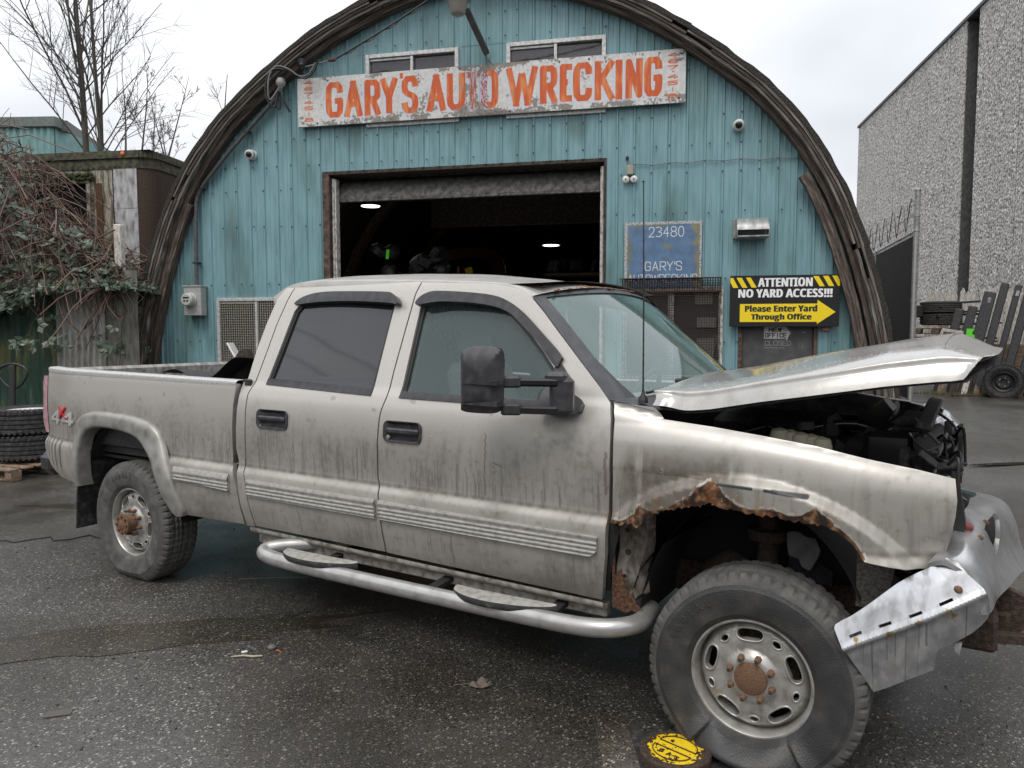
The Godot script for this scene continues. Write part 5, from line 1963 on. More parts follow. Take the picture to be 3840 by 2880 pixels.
func make_tyres_left() -> void:
	var mesh := tyre_mesh(0.395, 0.275, 0.215, 44)
	var labels := ["black off road tyre on top of the stack left of the pickup's tail", "muddy black tyre under another on the pallet left of the pickup's tail"]
	for k in 2:
		var o := thing("stacked_tyre", labels[k], "tyre", Vector3(-5.52 + 0.03 * k, 0.585 - 0.285 * k, -8.45), 0.4 * k, "tyres stacked on the left pallet")
		var m := put("tyre", mesh, o)
		if k == 0:
			var st := mk()
			lathe(st, [Vector2(0.06, 0.02), Vector2(0.10, 0.05), Vector2(0.19, 0.02), Vector2(0.216, 0.10), Vector2(0.222, 0.11)], Transform3D(), 28)
			obj("rim", st, M.whiteplastic, o)
	pallet("wooden pallet under the two stacked tyres left of the pickup", Vector3(-5.6, 0.0, -8.45), -0.35, M.wood)
	var o := thing("pallet_jack", "black pallet jack standing with its looped handle up beside the stacked tyres", "pallet jack", Vector3(-6.0, 0, -8.95), -0.12)
	var st := mk()
	var loop := []
	for k in 17:
		var a := PI * 0.5 + TAU * k / 16.0
		var w := 0.205 * (1.0 if sin(a) > 0 else 0.9)
		loop.append(Vector3(w * cos(a) * (1.0 if sin(a) > -0.2 else 0.72 + 0.28 * (1.0 + sin(a))), 1.07 + (0.125 if sin(a) > 0 else 0.17) * sin(a), 0))
	tube(st, loop, 0.017, 8, false)
	obj("handle", st, M.black, o)
	st = mk()
	bar(st, Vector3(0, 0.42, 0.05), Vector3(0, 1.18, 0.0), 0.075, 0.045, Vector3.BACK, 0.01)
	obj("shaft", st, M.black, o)
	st = mk()
	tube(st, [Vector3(0, 0.1, 0), Vector3(0, 0.45, 0.04)], 0.055, 10)
	bx(st, Vector3(-0.2, 0.02, -0.1), Vector3(0.2, 0.12, 0.1), 0.02)
	bx(st, Vector3(-0.27, 0.05, -1.2), Vector3(-0.11, 0.10, -0.1), 0.01)
	bx(st, Vector3(0.11, 0.05, -1.2), Vector3(0.27, 0.10, -0.1), 0.01)
	obj("base", st, M.black, o)
	o = thing("cone_tip", "small orange plastic piece lying on the pallet's left corner", "plastic piece", Vector3(-5.93, 0.125, -8.12), 0.3)
	st = mk()
	prism(st, smooth_line(pv([-0.035, 0, 0.035, 0, 0.025, 0.03, 0.005, 0.075, -0.012, 0.05, -0.03, 0.035]), 3, true), -0.01, 0.01)
	obj("piece", st, M.orange, o)

var pallet_n := 0
func pallet(label: String, at: Vector3, turn: float, m: Material) -> Node3D:
	var o := thing("pallet", label, "pallet", at, turn)
	for k in 7:
		var st := mk()
		var z := -0.5 + k * 0.167
		bx(st, Vector3(-0.55, 0.11, z - 0.05), Vector3(0.55, 0.13, z + 0.05), 0.003)
		obj("deck_board", st, m, o)
	for k in 3:
		for j in 3:
			var st := mk()
			bx(st, Vector3(-0.55 + j * 0.5, 0.02, -0.54 + k * 0.48), Vector3(-0.45 + j * 0.5, 0.108, -0.42 + k * 0.48), 0.004)
			obj("block", st, m, o)
	for k in 3:
		var st := mk()
		bx(st, Vector3(-0.55, 0.001, -0.53 + k * 0.48), Vector3(0.55, 0.019, -0.43 + k * 0.48), 0.003)
		obj("runner", st, m, o)
	return o

func make_right_side() -> void:
	make_gate()
	var base := Vector3(14.12, 0, -31.0)
	var ang := atan2(0.9826, 0.1857)   # direction of the wall towards the viewer is (-0.1857, 0, 0.9826)
	var o := thing("concrete_hall", "tall grey exposed aggregate concrete hall wall on the right", "building", base, PI - ang if false else 0.0)
	o.rotation.y = atan2(-0.9826, -0.1857)   # local +x runs along the wall towards the viewer, +z faces the yard
	M.hallshade = nmat([[0.0, gray(0.05)], [0.5, gray(0.085)], [1.0, gray(0.15)]], 0.05, 0.95, Vector3(0.6, 0.2, 0.6), 0.0, 0.0, 0.05, 86)  # dark concrete: shade and grime of the deep recess put into the colour
	var s := 0.0
	var widths := [2.4, 2.4, 2.4, 2.4, 1.15]
	var H := 9.85
	var k := 0
	var flutes := func(x0: float, x1: float, z: float) -> void:
		var st := mk()
		var n := int((x1 - x0) / 0.10)
		for i in n:
			var a := lerpf(x0, x1, float(i) / n)
			var b := lerpf(x0, x1, (i + 1.0) / n)
			var m := a + (b - a) * 0.62
			var uv := func(p: float, q: float) -> Array: return [Vector2(p, 0.2), Vector2(q, 0.2), Vector2(q, -H), Vector2(p, -H)]
			quad(st, Vector3(a, -0.2, z), Vector3(m, -0.2, z), Vector3(m, H, z), Vector3(a, H, z), uv.call(a, m))
			quad(st, Vector3(m, -0.2, z), Vector3(m + 0.006, -0.2, z - 0.022), Vector3(m + 0.006, H, z - 0.022), Vector3(m, H, z), uv.call(m, m + 0.02))
			quad(st, Vector3(m + 0.006, -0.2, z - 0.022), Vector3(b - 0.006, -0.2, z - 0.022), Vector3(b - 0.006, H, z - 0.022), Vector3(m + 0.006, H, z - 0.022), uv.call(m, b))
			quad(st, Vector3(b - 0.006, -0.2, z - 0.022), Vector3(b, -0.2, z), Vector3(b, H, z), Vector3(b - 0.006, H, z - 0.022), uv.call(b - 0.02, b))
		quad(st, Vector3(x0, -0.2, z - 0.25), Vector3(x0, -0.2, z), Vector3(x0, H, z), Vector3(x0, H, z - 0.25))
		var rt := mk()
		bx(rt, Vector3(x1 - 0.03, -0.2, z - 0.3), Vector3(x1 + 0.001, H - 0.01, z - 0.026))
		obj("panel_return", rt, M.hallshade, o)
		quad(st, Vector3(x0, H, z), Vector3(x1, H, z), Vector3(x1, H, z - 0.25), Vector3(x0, H, z - 0.25))
		obj("wall_panel", st, M.aggregate, o)
	for w in widths:
		flutes.call(s, s + w - 0.025, 0.0)
		s += w
	s += 0.75
	for j in 5:
		flutes.call(s, s + 2.375, 0.0)
		s += 2.4
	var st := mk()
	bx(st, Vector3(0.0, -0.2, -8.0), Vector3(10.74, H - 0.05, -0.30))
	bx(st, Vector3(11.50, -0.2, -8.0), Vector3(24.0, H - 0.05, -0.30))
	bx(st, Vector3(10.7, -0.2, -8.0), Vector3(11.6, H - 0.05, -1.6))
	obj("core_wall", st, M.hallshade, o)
	st = mk()
	bx(st, Vector3(-0.06, H, -8.0), Vector3(24.0, H + 0.10, 0.05), 0.01)
	obj("parapet_cap", st, smat(gray(0.10), 0.6), o)
	make_racks()

func make_gate() -> void:
	var a := Vector3(9.0, 0, -20.0)
	var b := Vector3(6.97, 0, -13.0)
	var d := b - a
	var L := Vector2(d.x, d.z).length()
	var o := thing("yard_fence", "chain link fence with black privacy slats and razor wire right of the workshop", "fence", a, atan2(-d.z, d.x))
	var top := func(_x: float) -> float: return 3.30
	var bot := func(_x: float) -> float: return 0.40
	var n := int(L / 0.062)
	for i in n:
		var x := 0.03 + i * L / n
		var st := mk()
		bx(st, Vector3(x, bot.call(x), -0.004), Vector3(x + 0.056, top.call(x) - 0.05, 0.004))
		obj("slat", st, M.dark, o)
	var st := mk()
	for i in range(-50, n + 4):
		for s in [-1.0, 1.0]:
			var x0 := i * 0.062
			var p := Vector3(x0 if s > 0 else x0 + 3.0, 0.3, 0.012 * s)
			var q := Vector3(x0 + 3.0 if s > 0 else x0, 3.3, 0.012 * s)
			var ta := 0.0
			var tb := 1.0
			var steps := 24
			var run := []
			for k in steps + 1:
				var e: Vector3 = p.lerp(q, float(k) / steps)
				if e.x >= 0 and e.x <= L and e.y < top.call(e.x):
					run.append(e)
			if run.size() >= 2:
				bar(st, run[0], run[run.size() - 1], 0.0022, 0.0022)
	obj("chain_link", st, smat(gray(0.035), 0.6, 0.0), o, true)
	st = mk()
	tube(st, [Vector3(0, 3.32, 0), Vector3(L, 3.32, 0)], 0.021, 8)
	obj("top_rail", st, M.galv, o)
	for e in [[L, 4.0, 0.048], [L * 0.5, 3.34, 0.03], [0.0, 4.0, 0.04]]:
		st = mk()
		tube(st, [Vector3(e[0], 0.1, 0), Vector3(e[0], e[1], 0)], e[2], 12)
		lathe(st, [Vector2(e[2] + 0.006, 0), Vector2(e[2] + 0.006, 0.03), Vector2(0.02, 0.055), Vector2(0.001, 0.058)], Transform3D(Basis(), Vector3(e[0], e[1] - 0.01, 0)), 12)
		for y in [0.9, 1.5, 2.1, 2.9, 3.3, 3.55, 3.75]:
			if y < e[1] - 0.1:
				lathe(st, [Vector2(e[2] + 0.002, 0), Vector2(e[2] + 0.006, 0.004), Vector2(e[2] + 0.006, 0.03), Vector2(e[2] + 0.002, 0.034)], Transform3D(Basis(), Vector3(e[0], y, 0)), 12)
		obj("post", st, M.galv, o)
	st = mk()
	tube(st, [Vector3(L + 0.11, 0.3, 0.03), Vector3(L + 0.11, 3.2, 0.03)], 0.024, 8)
	obj("gate_frame", st, M.greybox, o)
	st = mk()
	for k in 3:
		var y0 := 3.46 + k * 0.165
		var y1 := 3.46 + k * 0.165
		tube(st, [Vector3(0, y0, 0.01), Vector3(L * 0.5, (y0 + y1) * 0.5 - 0.03, 0.01), Vector3(L, y1, 0.01)], 0.0035, 4, false)
		for i in 26:
			var t := (i + 0.5) / 26.0
			var p := Vector3(L * t, lerpf(y0, y1, t) - 0.03 * sin(PI * t), 0.01)
			box(st, p, Vector3(0.006, 0.05, 0.006), Basis(Vector3.BACK, 0.6))
			box(st, p, Vector3(0.006, 0.05, 0.006), Basis(Vector3.BACK, -0.6))
	obj("barbed_wire", st, smat(gray(0.06), 0.5, 0.3), o)
	st = mk()
	var coil := []
	for i in 300:
		var t := i / 299.0
		var ph := TAU * 9.0 * t
		coil.append(Vector3(L * (0.0 + 0.96 * t) + 0.30 * sin(ph), 3.64 + 0.27 * cos(ph), 0.03 + 0.05 * sin(ph)))
	tube(st, coil, 0.009, 5, false)
	obj("razor_coil", st, smat(gray(0.10), 0.4, 0.6), o)

func make_racks() -> void:
	var mesh := tyre_mesh(0.40, 0.25, 0.23, 1)
	var at := Vector3(9.16, 0, -16.0)
	var spots := [[0.0, 2.10, 0.0, "topmost worn tyre of the tall stack right of the fence post"], [0.01, 1.845 + 0.0, 0.0, "worn grey tyre on the raised pallet below another right of the fence post"], [-0.62, 2.02, -0.3, "tyre half hidden behind the galvanised fence post"], [0.3, 1.35, 0.1, "black tyre under the raised pallet at its right end"], [-0.45, 1.35, 0.1, "black tyre under the raised pallet beside the fence post"]]
	for s in spots:
		var lb: String = s[3] if s[3] else "black tyre low in the stacks below the raised pallet"
		var o := thing("stacked_tyre", lb, "tyre", at + Vector3(s[0], s[1], s[2]), 0.0, "tyres stacked by the concrete hall")
		var m := put("tyre", mesh, o)
		if s[1] > 1.5:
			m.mesh = mesh.duplicate()
			m.mesh.surface_set_material(0, M.drytyre)
	pallet("raised pallet between the worn tyres and the black tyres", at + Vector3(-0.1, 1.53, 0.05), 0.25, M.wood)
	var pf := thing("picket_fence", "weathered pale fence of pointed pickets leaning by the concrete hall", "fence", Vector3(9.75, 0.9, -16.6), 0.0)
	var dirv := Vector3(10.75 - 9.75, 0, -14.2 + 16.6)
	pf.rotation.y = atan2(-dirv.z, dirv.x)
	var L := dirv.length() + 0.8
	var n := int(L / 0.15)
	var r := RandomNumberGenerator.new()
	r.seed = 6
	for i in n:
		var st := mk()
		var x := -0.6 + i * 0.15
		var h := 1.60 + r.randf_range(-0.04, 0.05)
		var w := 0.056
		prism(st, pv([-w, -0.35, w, -0.35, w, h - 0.1, 0.0, h, -w, h - 0.1]), -0.01, 0.01, Transform3D(Basis(Vector3.BACK, -0.05 + r.randf_range(-0.03, 0.03)), Vector3(x, 0, 0)))
		obj("picket", st, M.whitewood, pf)
	for y in [0.25, 1.18]:
		var st := mk()
		bx(st, Vector3(-0.6, y, -0.05), Vector3(L - 0.6, y + 0.08, -0.012), 0.004)
		obj("rail", st, M.whitewood, pf)
	var o := thing("plywood_barrier", "brown weathered plywood sheet low behind the loose wheels", "plywood", Vector3(10.2, 0.25, -15.1), -0.75)
	var st := mk()
	bx(st, Vector3(-0.9, 0.0, -0.02), Vector3(1.4, 1.08, 0.02), 0.004)
	obj("sheet", st, nmat([[0.0, lin(0.09, 0.062, 0.042)], [0.5, lin(0.19, 0.14, 0.10)], [1.0, lin(0.28, 0.215, 0.16)]], 0.02, 0.85, Vector3(0.4, 1.2, 0.4), 0.0, 1.0, 0.06, 51), o)
	var lean := [
		["black bumper bar with a white angular stripe leaning left of the others", 8.78, -14.9, 0.62, 1.45, 0.17, 0],
		["second black bumper bar with a white angular stripe leaning by the pickets", 8.98, -14.8, 0.62, 1.5, 0.17, 0],
		["thick black bumper with a white label leaning against the pickets", 9.12, -14.6, 0.60, 1.78, 0.22, 1],
		["black ladder like step bar leaning behind the hood's raised corner", 9.30, -14.5, 0.55, 1.95, 0.15, 2],
		["black square tube leaning in the middle of the row of bars", 9.47, -14.35, 0.52, 1.9, 0.12, 1],
		["long black bar with three white marks leaning near the right end", 9.63, -14.25, 0.50, 2.0, 0.16, 3],
		["slim black step bar with brackets leaning third from the right", 9.70, -13.95, 0.46, 1.6, 0.09, 2],
		["slim black step bar leaning second from the right above the loose wheel", 9.82, -13.85, 0.44, 1.55, 0.09, 2],
		["slim rightmost black step bar leaning beside the plywood sheet", 9.95, -13.8, 0.42, 1.5, 0.09, 2],
	]
	for e in lean:
		o = thing("leaning_bar", e[0], "car part", Vector3(e[1] - 0.25, ground_y(e[1], e[2]) + 0.02, e[2]), -0.55, "bars leaning against the pickets")
		var tilt := Basis(Vector3.BACK, -0.19) * Basis(Vector3.RIGHT, -0.12)
		var len: float = e[4] + 0.25
		st = mk()
		var w: float = e[5]
		box(st, tilt * Vector3(0, len * 0.5, 0), Vector3(w * 0.95, len, 0.07), tilt, 0.015)
		obj("bar", st, M.plastic, o)
		if e[6] == 0:
			st = mk()
			prism(st, pv([-w * 0.36, len - 0.09, w * 0.10, len - 0.09, w * 0.10, len - 0.12, -0.05 * w, len - 0.55, -0.25 * w, len - 0.55, -0.10 * w, len - 0.14, -w * 0.36, len - 0.14]), 0.031, 0.034, Transform3D(tilt))
			obj("stripe", st, M.whiteplastic, o)
		elif e[6] == 1:
			st = mk()
			box(st, tilt * Vector3(0.01, len - 0.16, 0.033), Vector3(0.05, 0.10, 0.004), tilt)
			obj("label", st, M.whiteplastic, o)
		elif e[6] == 2:
			for k in 4:
				st = mk()
				box(st, tilt * Vector3(0.05, 0.35 + k * 0.36, 0.02), Vector3(0.14, 0.035, 0.035), tilt, 0.008)
				obj("bracket", st, M.plastic, o)
		else:
			for k in 3:
				st = mk()
				box(st, tilt * Vector3(0.0, len - 0.12 - k * 0.05, 0.033), Vector3(w * 0.5, 0.018, 0.004), tilt)
				obj("mark", st, M.whiteplastic, o)
	o = thing("lime_tag", "bright lime green tag on the leaning black bars", "tag", Vector3(8.92, 1.52, -14.55), -0.4)
	st = mk()
	prism(st, pv([-0.07, -0.13, 0.07, -0.12, 0.08, -0.02, 0.03, 0.03, 0.075, 0.12, -0.06, 0.12]), -0.004, 0.004)
	obj("tag", st, M.lime, o)
	o = thing("chair_frame", "pale bent wooden frame leaning at the left end of the bars", "frame", Vector3(8.55, 0.9, -14.8), -0.2)
	st = mk()
	bar(st, Vector3(-0.2, 0, 0), Vector3(-0.02, 0.72, 0), 0.05, 0.03, Vector3.BACK, 0.005)
	bar(st, Vector3(-0.03, 0.72, 0.004), Vector3(0.35, 0.66, 0.004), 0.06, 0.03, Vector3.BACK, 0.005)
	obj("frame", st, M.whitewood, o)
	for k in 5:
		o = thing("leaning_board", ["broken brown board at the foot of the bars, left end", "brown board at the foot of the bars, second from left", "greyish board standing in the middle of the bars' feet", "brown board at the foot of the bars near the wheel", "dark board at the foot of the bars right by the wheel"][k], "board", Vector3(8.35 + k * 0.22, 0.3, -14.55 + 0.03 * k), -0.4)
		st = mk()
		bar(st, Vector3(0, 0, 0), Vector3(0.16, 0.72, -0.15), 0.10, 0.025, Vector3.BACK, 0.004)
		obj("board", st, [M.wood, M.darkwood, M.whitewood, M.wood, M.darkwood][k], o)
	o = thing("loose_plank", "short brown plank lying on the asphalt in front of the boards", "plank", Vector3(8.78, 0.335, -14.25), 0.12)
	st = mk()
	bx(st, Vector3(-0.36, 0, -0.05), Vector3(0.36, 0.05, 0.05), 0.006)
	obj("plank", st, M.brownwood, o)
	var wm := tyre_mesh(0.335, 0.26, 0.20, 60)
	for k in 2:
		o = thing("loose_wheel", ["black steel wheel standing on the asphalt below the hood's corner", "second loose wheel cut off by the right edge of the yard"][k], "tyre", [Vector3(9.22, 0.64, -13.95), Vector3(9.95, 0.64, -13.75)][k], -0.62, "loose wheels by the leaning bars")  # complete steel wheel, tyre and rim together
		var q := Basis(Vector3.RIGHT, PI * 0.5)
		put("tyre", wm, o, Transform3D(q, Vector3.ZERO))
		st = mk()
		lathe(st, [Vector2(0.20, -0.10), Vector2(0.205, -0.10), Vector2(0.205, 0.09), Vector2(0.19, 0.095), Vector2(0.175, 0.03), Vector2(0.15, 0.02), Vector2(0.11, 0.05), Vector2(0.06, 0.045), Vector2(0.045, 0.02), Vector2(0.001, 0.02)], Transform3D(q, Vector3.ZERO), 28)
		obj("rim", st, smat(gray(0.045), 0.4, 0.4), o)
		for j in 5:
			st = mk()
			var a := TAU * j / 5.0
			lathe(st, [Vector2(0.011, 0.03), Vector2(0.011, 0.055), Vector2(0.001, 0.06)], Transform3D(q, Vector3(0.075 * cos(a), 0.075 * sin(a), 0)), 6)
			obj("wheel_nut", st, M.galv, o)
	var r2 := RandomNumberGenerator.new()
	r2.seed = 9
	st = mk()
	for k in 500:
		var t := r2.randf()
		var p := Vector3(lerpf(7.2, 9.5, t), 0, lerpf(-14.9, -14.0, t) + r2.randf_range(-0.1, 0.1))
		p.y = ground_y(p.x, p.z)
		var d := Vector3(r2.randf_range(-0.05, 0.05), r2.randf_range(0.03, 0.12), r2.randf_range(-0.03, 0.03))
		tri(st, p, p + Vector3(0.012, 0, 0.004), p + d)
	var g := obj("weeds", st, smat(lin(0.09, 0.095, 0.035), 0.9), null, true)
	tag(g, "thin strip of yellowish weeds along the foot of the leaning bars", "grass")

const KY := [0.40, 0.45, 0.50, 0.56, 0.62, 0.70, 0.78, 0.815, 0.835, 0.86, 0.95, 1.05, 1.15, 1.22, 1.27, 1.31, 1.34, 1.45, 1.60, 1.76, 1.82, 1.86]
const KZ := [0.905, 0.935, 0.955, 0.968, 0.985, 0.996, 0.998, 0.992, 0.975, 0.968, 0.974, 0.977, 0.970, 0.955, 0.938, 0.915, 0.905, 0.868, 0.816, 0.758, 0.728, 0.695]
const BZ := [0.905, 0.935, 0.955, 0.968, 0.985, 0.996, 0.998, 0.992, 0.975, 0.968, 0.974, 0.977, 0.972, 0.966, 0.962, 0.955, 0.945, 0.93, 0.93, 0.93, 0.93, 0.93]
var prof_cab := PackedFloat32Array()
var prof_bed := PackedFloat32Array()
var near_side := 1.0

func fill_profiles() -> void:
	for which in 2:
		var raw := []
		for i in 321:
			raw.append(interp(KY, KZ if which == 0 else BZ, 0.35 + i * 0.005))
		var out := PackedFloat32Array()
		for i in 321:
			var s := 0.0
			var w := 0.0
			for k in range(-3, 4):
				var j := clampi(i + k, 0, 320)
				var ww := 4.0 - absf(k)
				s += raw[j] * ww
				w += ww
			out.append(s / w)
		if which == 0: prof_cab = out
		else: prof_bed = out

func side_z(x: float, y: float, bed := false) -> float:
	var t := clampf((y - 0.35) / 0.005, 0.0, 319.99)
	var i := int(t)
	var tb := prof_bed if bed else prof_cab
	var z := lerpf(tb[i], tb[i + 1], t - i)
	if x > 0.1:
		z -= 0.30 * (x - 0.1) * (x - 0.1)
	if x < -4.4:
		z -= 0.30 * (x + 4.4) * (x + 4.4)
	return z

func f_cab(q: Vector2) -> Vector3:
	return Vector3(q.x, q.y, side_z(q.x, q.y) * near_side)
func f_bed(q: Vector2) -> Vector3:
	return Vector3(q.x, q.y, side_z(q.x, q.y, true) * near_side)
const FTOP_X := [-0.572, -0.413, -0.397, -0.359, -0.17, 0.019, 0.194, 0.356, 0.509, 0.614, 0.66]
const FTOP_Y := [1.296, 1.284, 1.281, 1.241, 1.224, 1.203, 1.181, 1.149, 1.122, 1.098, 1.085]
func f_fender(q: Vector2) -> Vector3:
	var z := side_z(q.x, minf(q.y, 1.22))
	var d := interp([-0.572, -0.36, -0.17, 0.019, 0.194, 0.356, 0.509, 0.66], [1.285, 1.246, 1.226, 1.204, 1.180, 1.150, 1.121, 1.085], q.x) - q.y
	z -= 0.045 * exp(-maxf(d, 0.0) / 0.035)
	var r := Vector2(q.x + 0.03, q.y - 0.33).length()
	z += 0.040 * smooth(0.738, 0.700, r) * smooth(-0.62, -0.40, q.x)
	z -= 0.05 * smooth(0.50, 0.66, q.x) * smooth(0.95, 0.80, q.y)
	return Vector3(q.x, q.y, z * near_side)

func paint_uv(q: Vector2) -> Vector2:
	return Vector2((q.x + 5.15) / 5.95, (1.95 - q.y) / 1.62)

var SEAM_YS: Array = []

func truck_materials() -> void:
	M.paint = StandardMaterial3D.new()
	var t := paint_texture()
	M.paint.albedo_texture = ImageTexture.create_from_image(t[0])
	M.paint.roughness_texture = ImageTexture.create_from_image(t[1])
	M.paint.roughness_texture_channel = BaseMaterial3D.TEXTURE_CHANNEL_RED
	M.paint.roughness = 1.0
	M.paint.metallic = 0.42
	M.paint.texture_repeat = false
	M.paint_top = nmat([[0.0, lin(0.25, 0.24, 0.22)], [0.4, lin(0.36, 0.35, 0.33)], [1.0, lin(0.41, 0.40, 0.375)]], 0.015, 0.34, Vector3(0.7, 0.7, 0.7), 0.25, 0.0, 0.05, 60)
	M.hoodpaint = nmat([[0.0, lin(0.27, 0.26, 0.24)], [0.45, lin(0.37, 0.36, 0.34)], [1.0, lin(0.42, 0.41, 0.39)]], 0.03, 0.22, Vector3(0.8, 0.8, 0.8), 0.25, 0.0, 0.12, 60)
	M.hoodpaint.clearcoat_enabled = true
	M.hoodpaint.clearcoat = 0.6
	M.hoodpaint.clearcoat_roughness = 0.08
	M.dirtypaint = nmat([[0.0, lin(0.11, 0.10, 0.085)], [0.4, lin(0.24, 0.23, 0.21)], [0.7, lin(0.34, 0.33, 0.31)], [1.0, lin(0.42, 0.41, 0.39)]], 0.03, 0.5, Vector3(1.2, 0.7, 1.2), 0.15, 0.0, 0.05, 61)
	M.flare = nmat([[0.0, lin(0.17, 0.16, 0.14)], [0.45, lin(0.29, 0.28, 0.26)], [1.0, lin(0.40, 0.39, 0.37)]], 0.02, 0.40, Vector3(0.8, 0.8, 0.8), 0.3, 0.0, 0.05, 83)
	M.mould = nmat([[0.0, lin(0.16, 0.145, 0.125)], [0.4, lin(0.31, 0.30, 0.275)], [1.0, lin(0.42, 0.41, 0.385)]], 0.03, 0.42, Vector3(1.5, 2.5, 1.5), 0.1, 0.0, 0.05, 62)
	M.bar = nmat([[0.0, lin(0.22, 0.21, 0.19)], [0.35, lin(0.36, 0.35, 0.335)], [0.6, lin(0.43, 0.425, 0.41)], [1.0, lin(0.50, 0.495, 0.485)]], 0.02, 0.32, Vector3(1.0, 1.0, 1.0), 0.6, 0.0, 0.2, 63)
	M.chrome = nmat([[0.0, lin(0.40, 0.385, 0.36)], [0.35, lin(0.53, 0.53, 0.53)], [0.6, lin(0.60, 0.61, 0.625)], [1.0, lin(0.67, 0.68, 0.70)]], 0.02, 0.28, Vector3(1.2, 1.2, 1.2), 0.8, 0.0, 0.12, 64)
	M.rim = nmat([[0.0, lin(0.20, 0.18, 0.15)], [0.3, lin(0.33, 0.315, 0.285)], [0.55, lin(0.42, 0.41, 0.385)], [1.0, lin(0.52, 0.515, 0.50)]], 0.014, 0.36, Vector3(1.7, 1.7, 1.7), 0.5, 0.0, 0.25, 66)
	M.tyre = nmat([[0.0, lin(0.026, 0.026, 0.027)], [0.40, lin(0.036, 0.036, 0.037)], [0.6, lin(0.044, 0.043, 0.042)], [0.8, lin(0.056, 0.055, 0.052)], [1.0, lin(0.09, 0.087, 0.08)]], 0.012, 0.5, Vector3(1.3, 1.3, 1.3), 0.0, 1.5, 0.25, 67)
	M.tyredusty = nmat([[0.0, lin(0.035, 0.035, 0.036)], [0.30, lin(0.062, 0.061, 0.058)], [0.55, lin(0.085, 0.082, 0.077)], [0.8, lin(0.115, 0.111, 0.104)], [1.0, lin(0.16, 0.153, 0.143)]], 0.014, 0.75, Vector3(1.6, 1.6, 1.6), 0.0, 1.0, 0.25, 68)
	M.rustydisc = nmat([[0.0, lin(0.05, 0.028, 0.018)], [0.5, lin(0.16, 0.085, 0.050)], [1.0, lin(0.27, 0.16, 0.10)]], 0.06, 0.85, Vector3(5, 5, 5), 0.0, 2.0, 0.2, 69)
	M.tint = smat(Color(0.17, 0.175, 0.195, 0.90), 0.06)
	M.tint.transparency = BaseMaterial3D.TRANSPARENCY_ALPHA
	M.sideglass = smat(Color(0.36, 0.45, 0.44, 0.34), 0.05)
	M.sideglass.transparency = BaseMaterial3D.TRANSPARENCY_ALPHA
	M.windglass = smat(Color(0.55, 0.70, 0.68, 0.22), 0.05)
	M.windglass.transparency = BaseMaterial3D.TRANSPARENCY_ALPHA
	for g in [M.tint, M.sideglass, M.windglass]:
		g.metallic_specular = 0.6
	M.interior = smat(lin(0.10, 0.10, 0.105), 0.8)
	M.lens = nmat([[0.0, lin(0.30, 0.11, 0.14)], [0.5, lin(0.42, 0.23, 0.27)], [1.0, lin(0.55, 0.46, 0.48)]], 0.02, 0.3, Vector3(3, 1.5, 3), 0.0, 0.0, 0.05, 71)
	M.engine = nmat([[0.0, lin(0.006, 0.006, 0.006)], [0.5, lin(0.020, 0.020, 0.020)], [0.8, lin(0.055, 0.053, 0.05)], [1.0, lin(0.13, 0.125, 0.115)]], 0.03, 0.55, Vector3(2.5, 2.5, 2.5), 0.0, 2.0, 0.12, 72)
	M.bedliner = nmat([[0.0, lin(0.010, 0.010, 0.012)], [0.6, lin(0.020, 0.021, 0.024)], [1.0, lin(0.05, 0.05, 0.055)]], 0.03, 0.5, Vector3(1.5, 1.5, 1.5), 0.0, 1.0, 0.2, 73)
	M.rail = nmat([[0.0, lin(0.20, 0.19, 0.18)], [0.4, lin(0.50, 0.50, 0.49)], [1.0, lin(0.62, 0.62, 0.61)]], 0.04, 0.35, Vector3(3, 3, 3), 0.25, 1.0, 0.2, 74)
	M.translucent = smat(lin(0.36, 0.33, 0.24), 0.5)

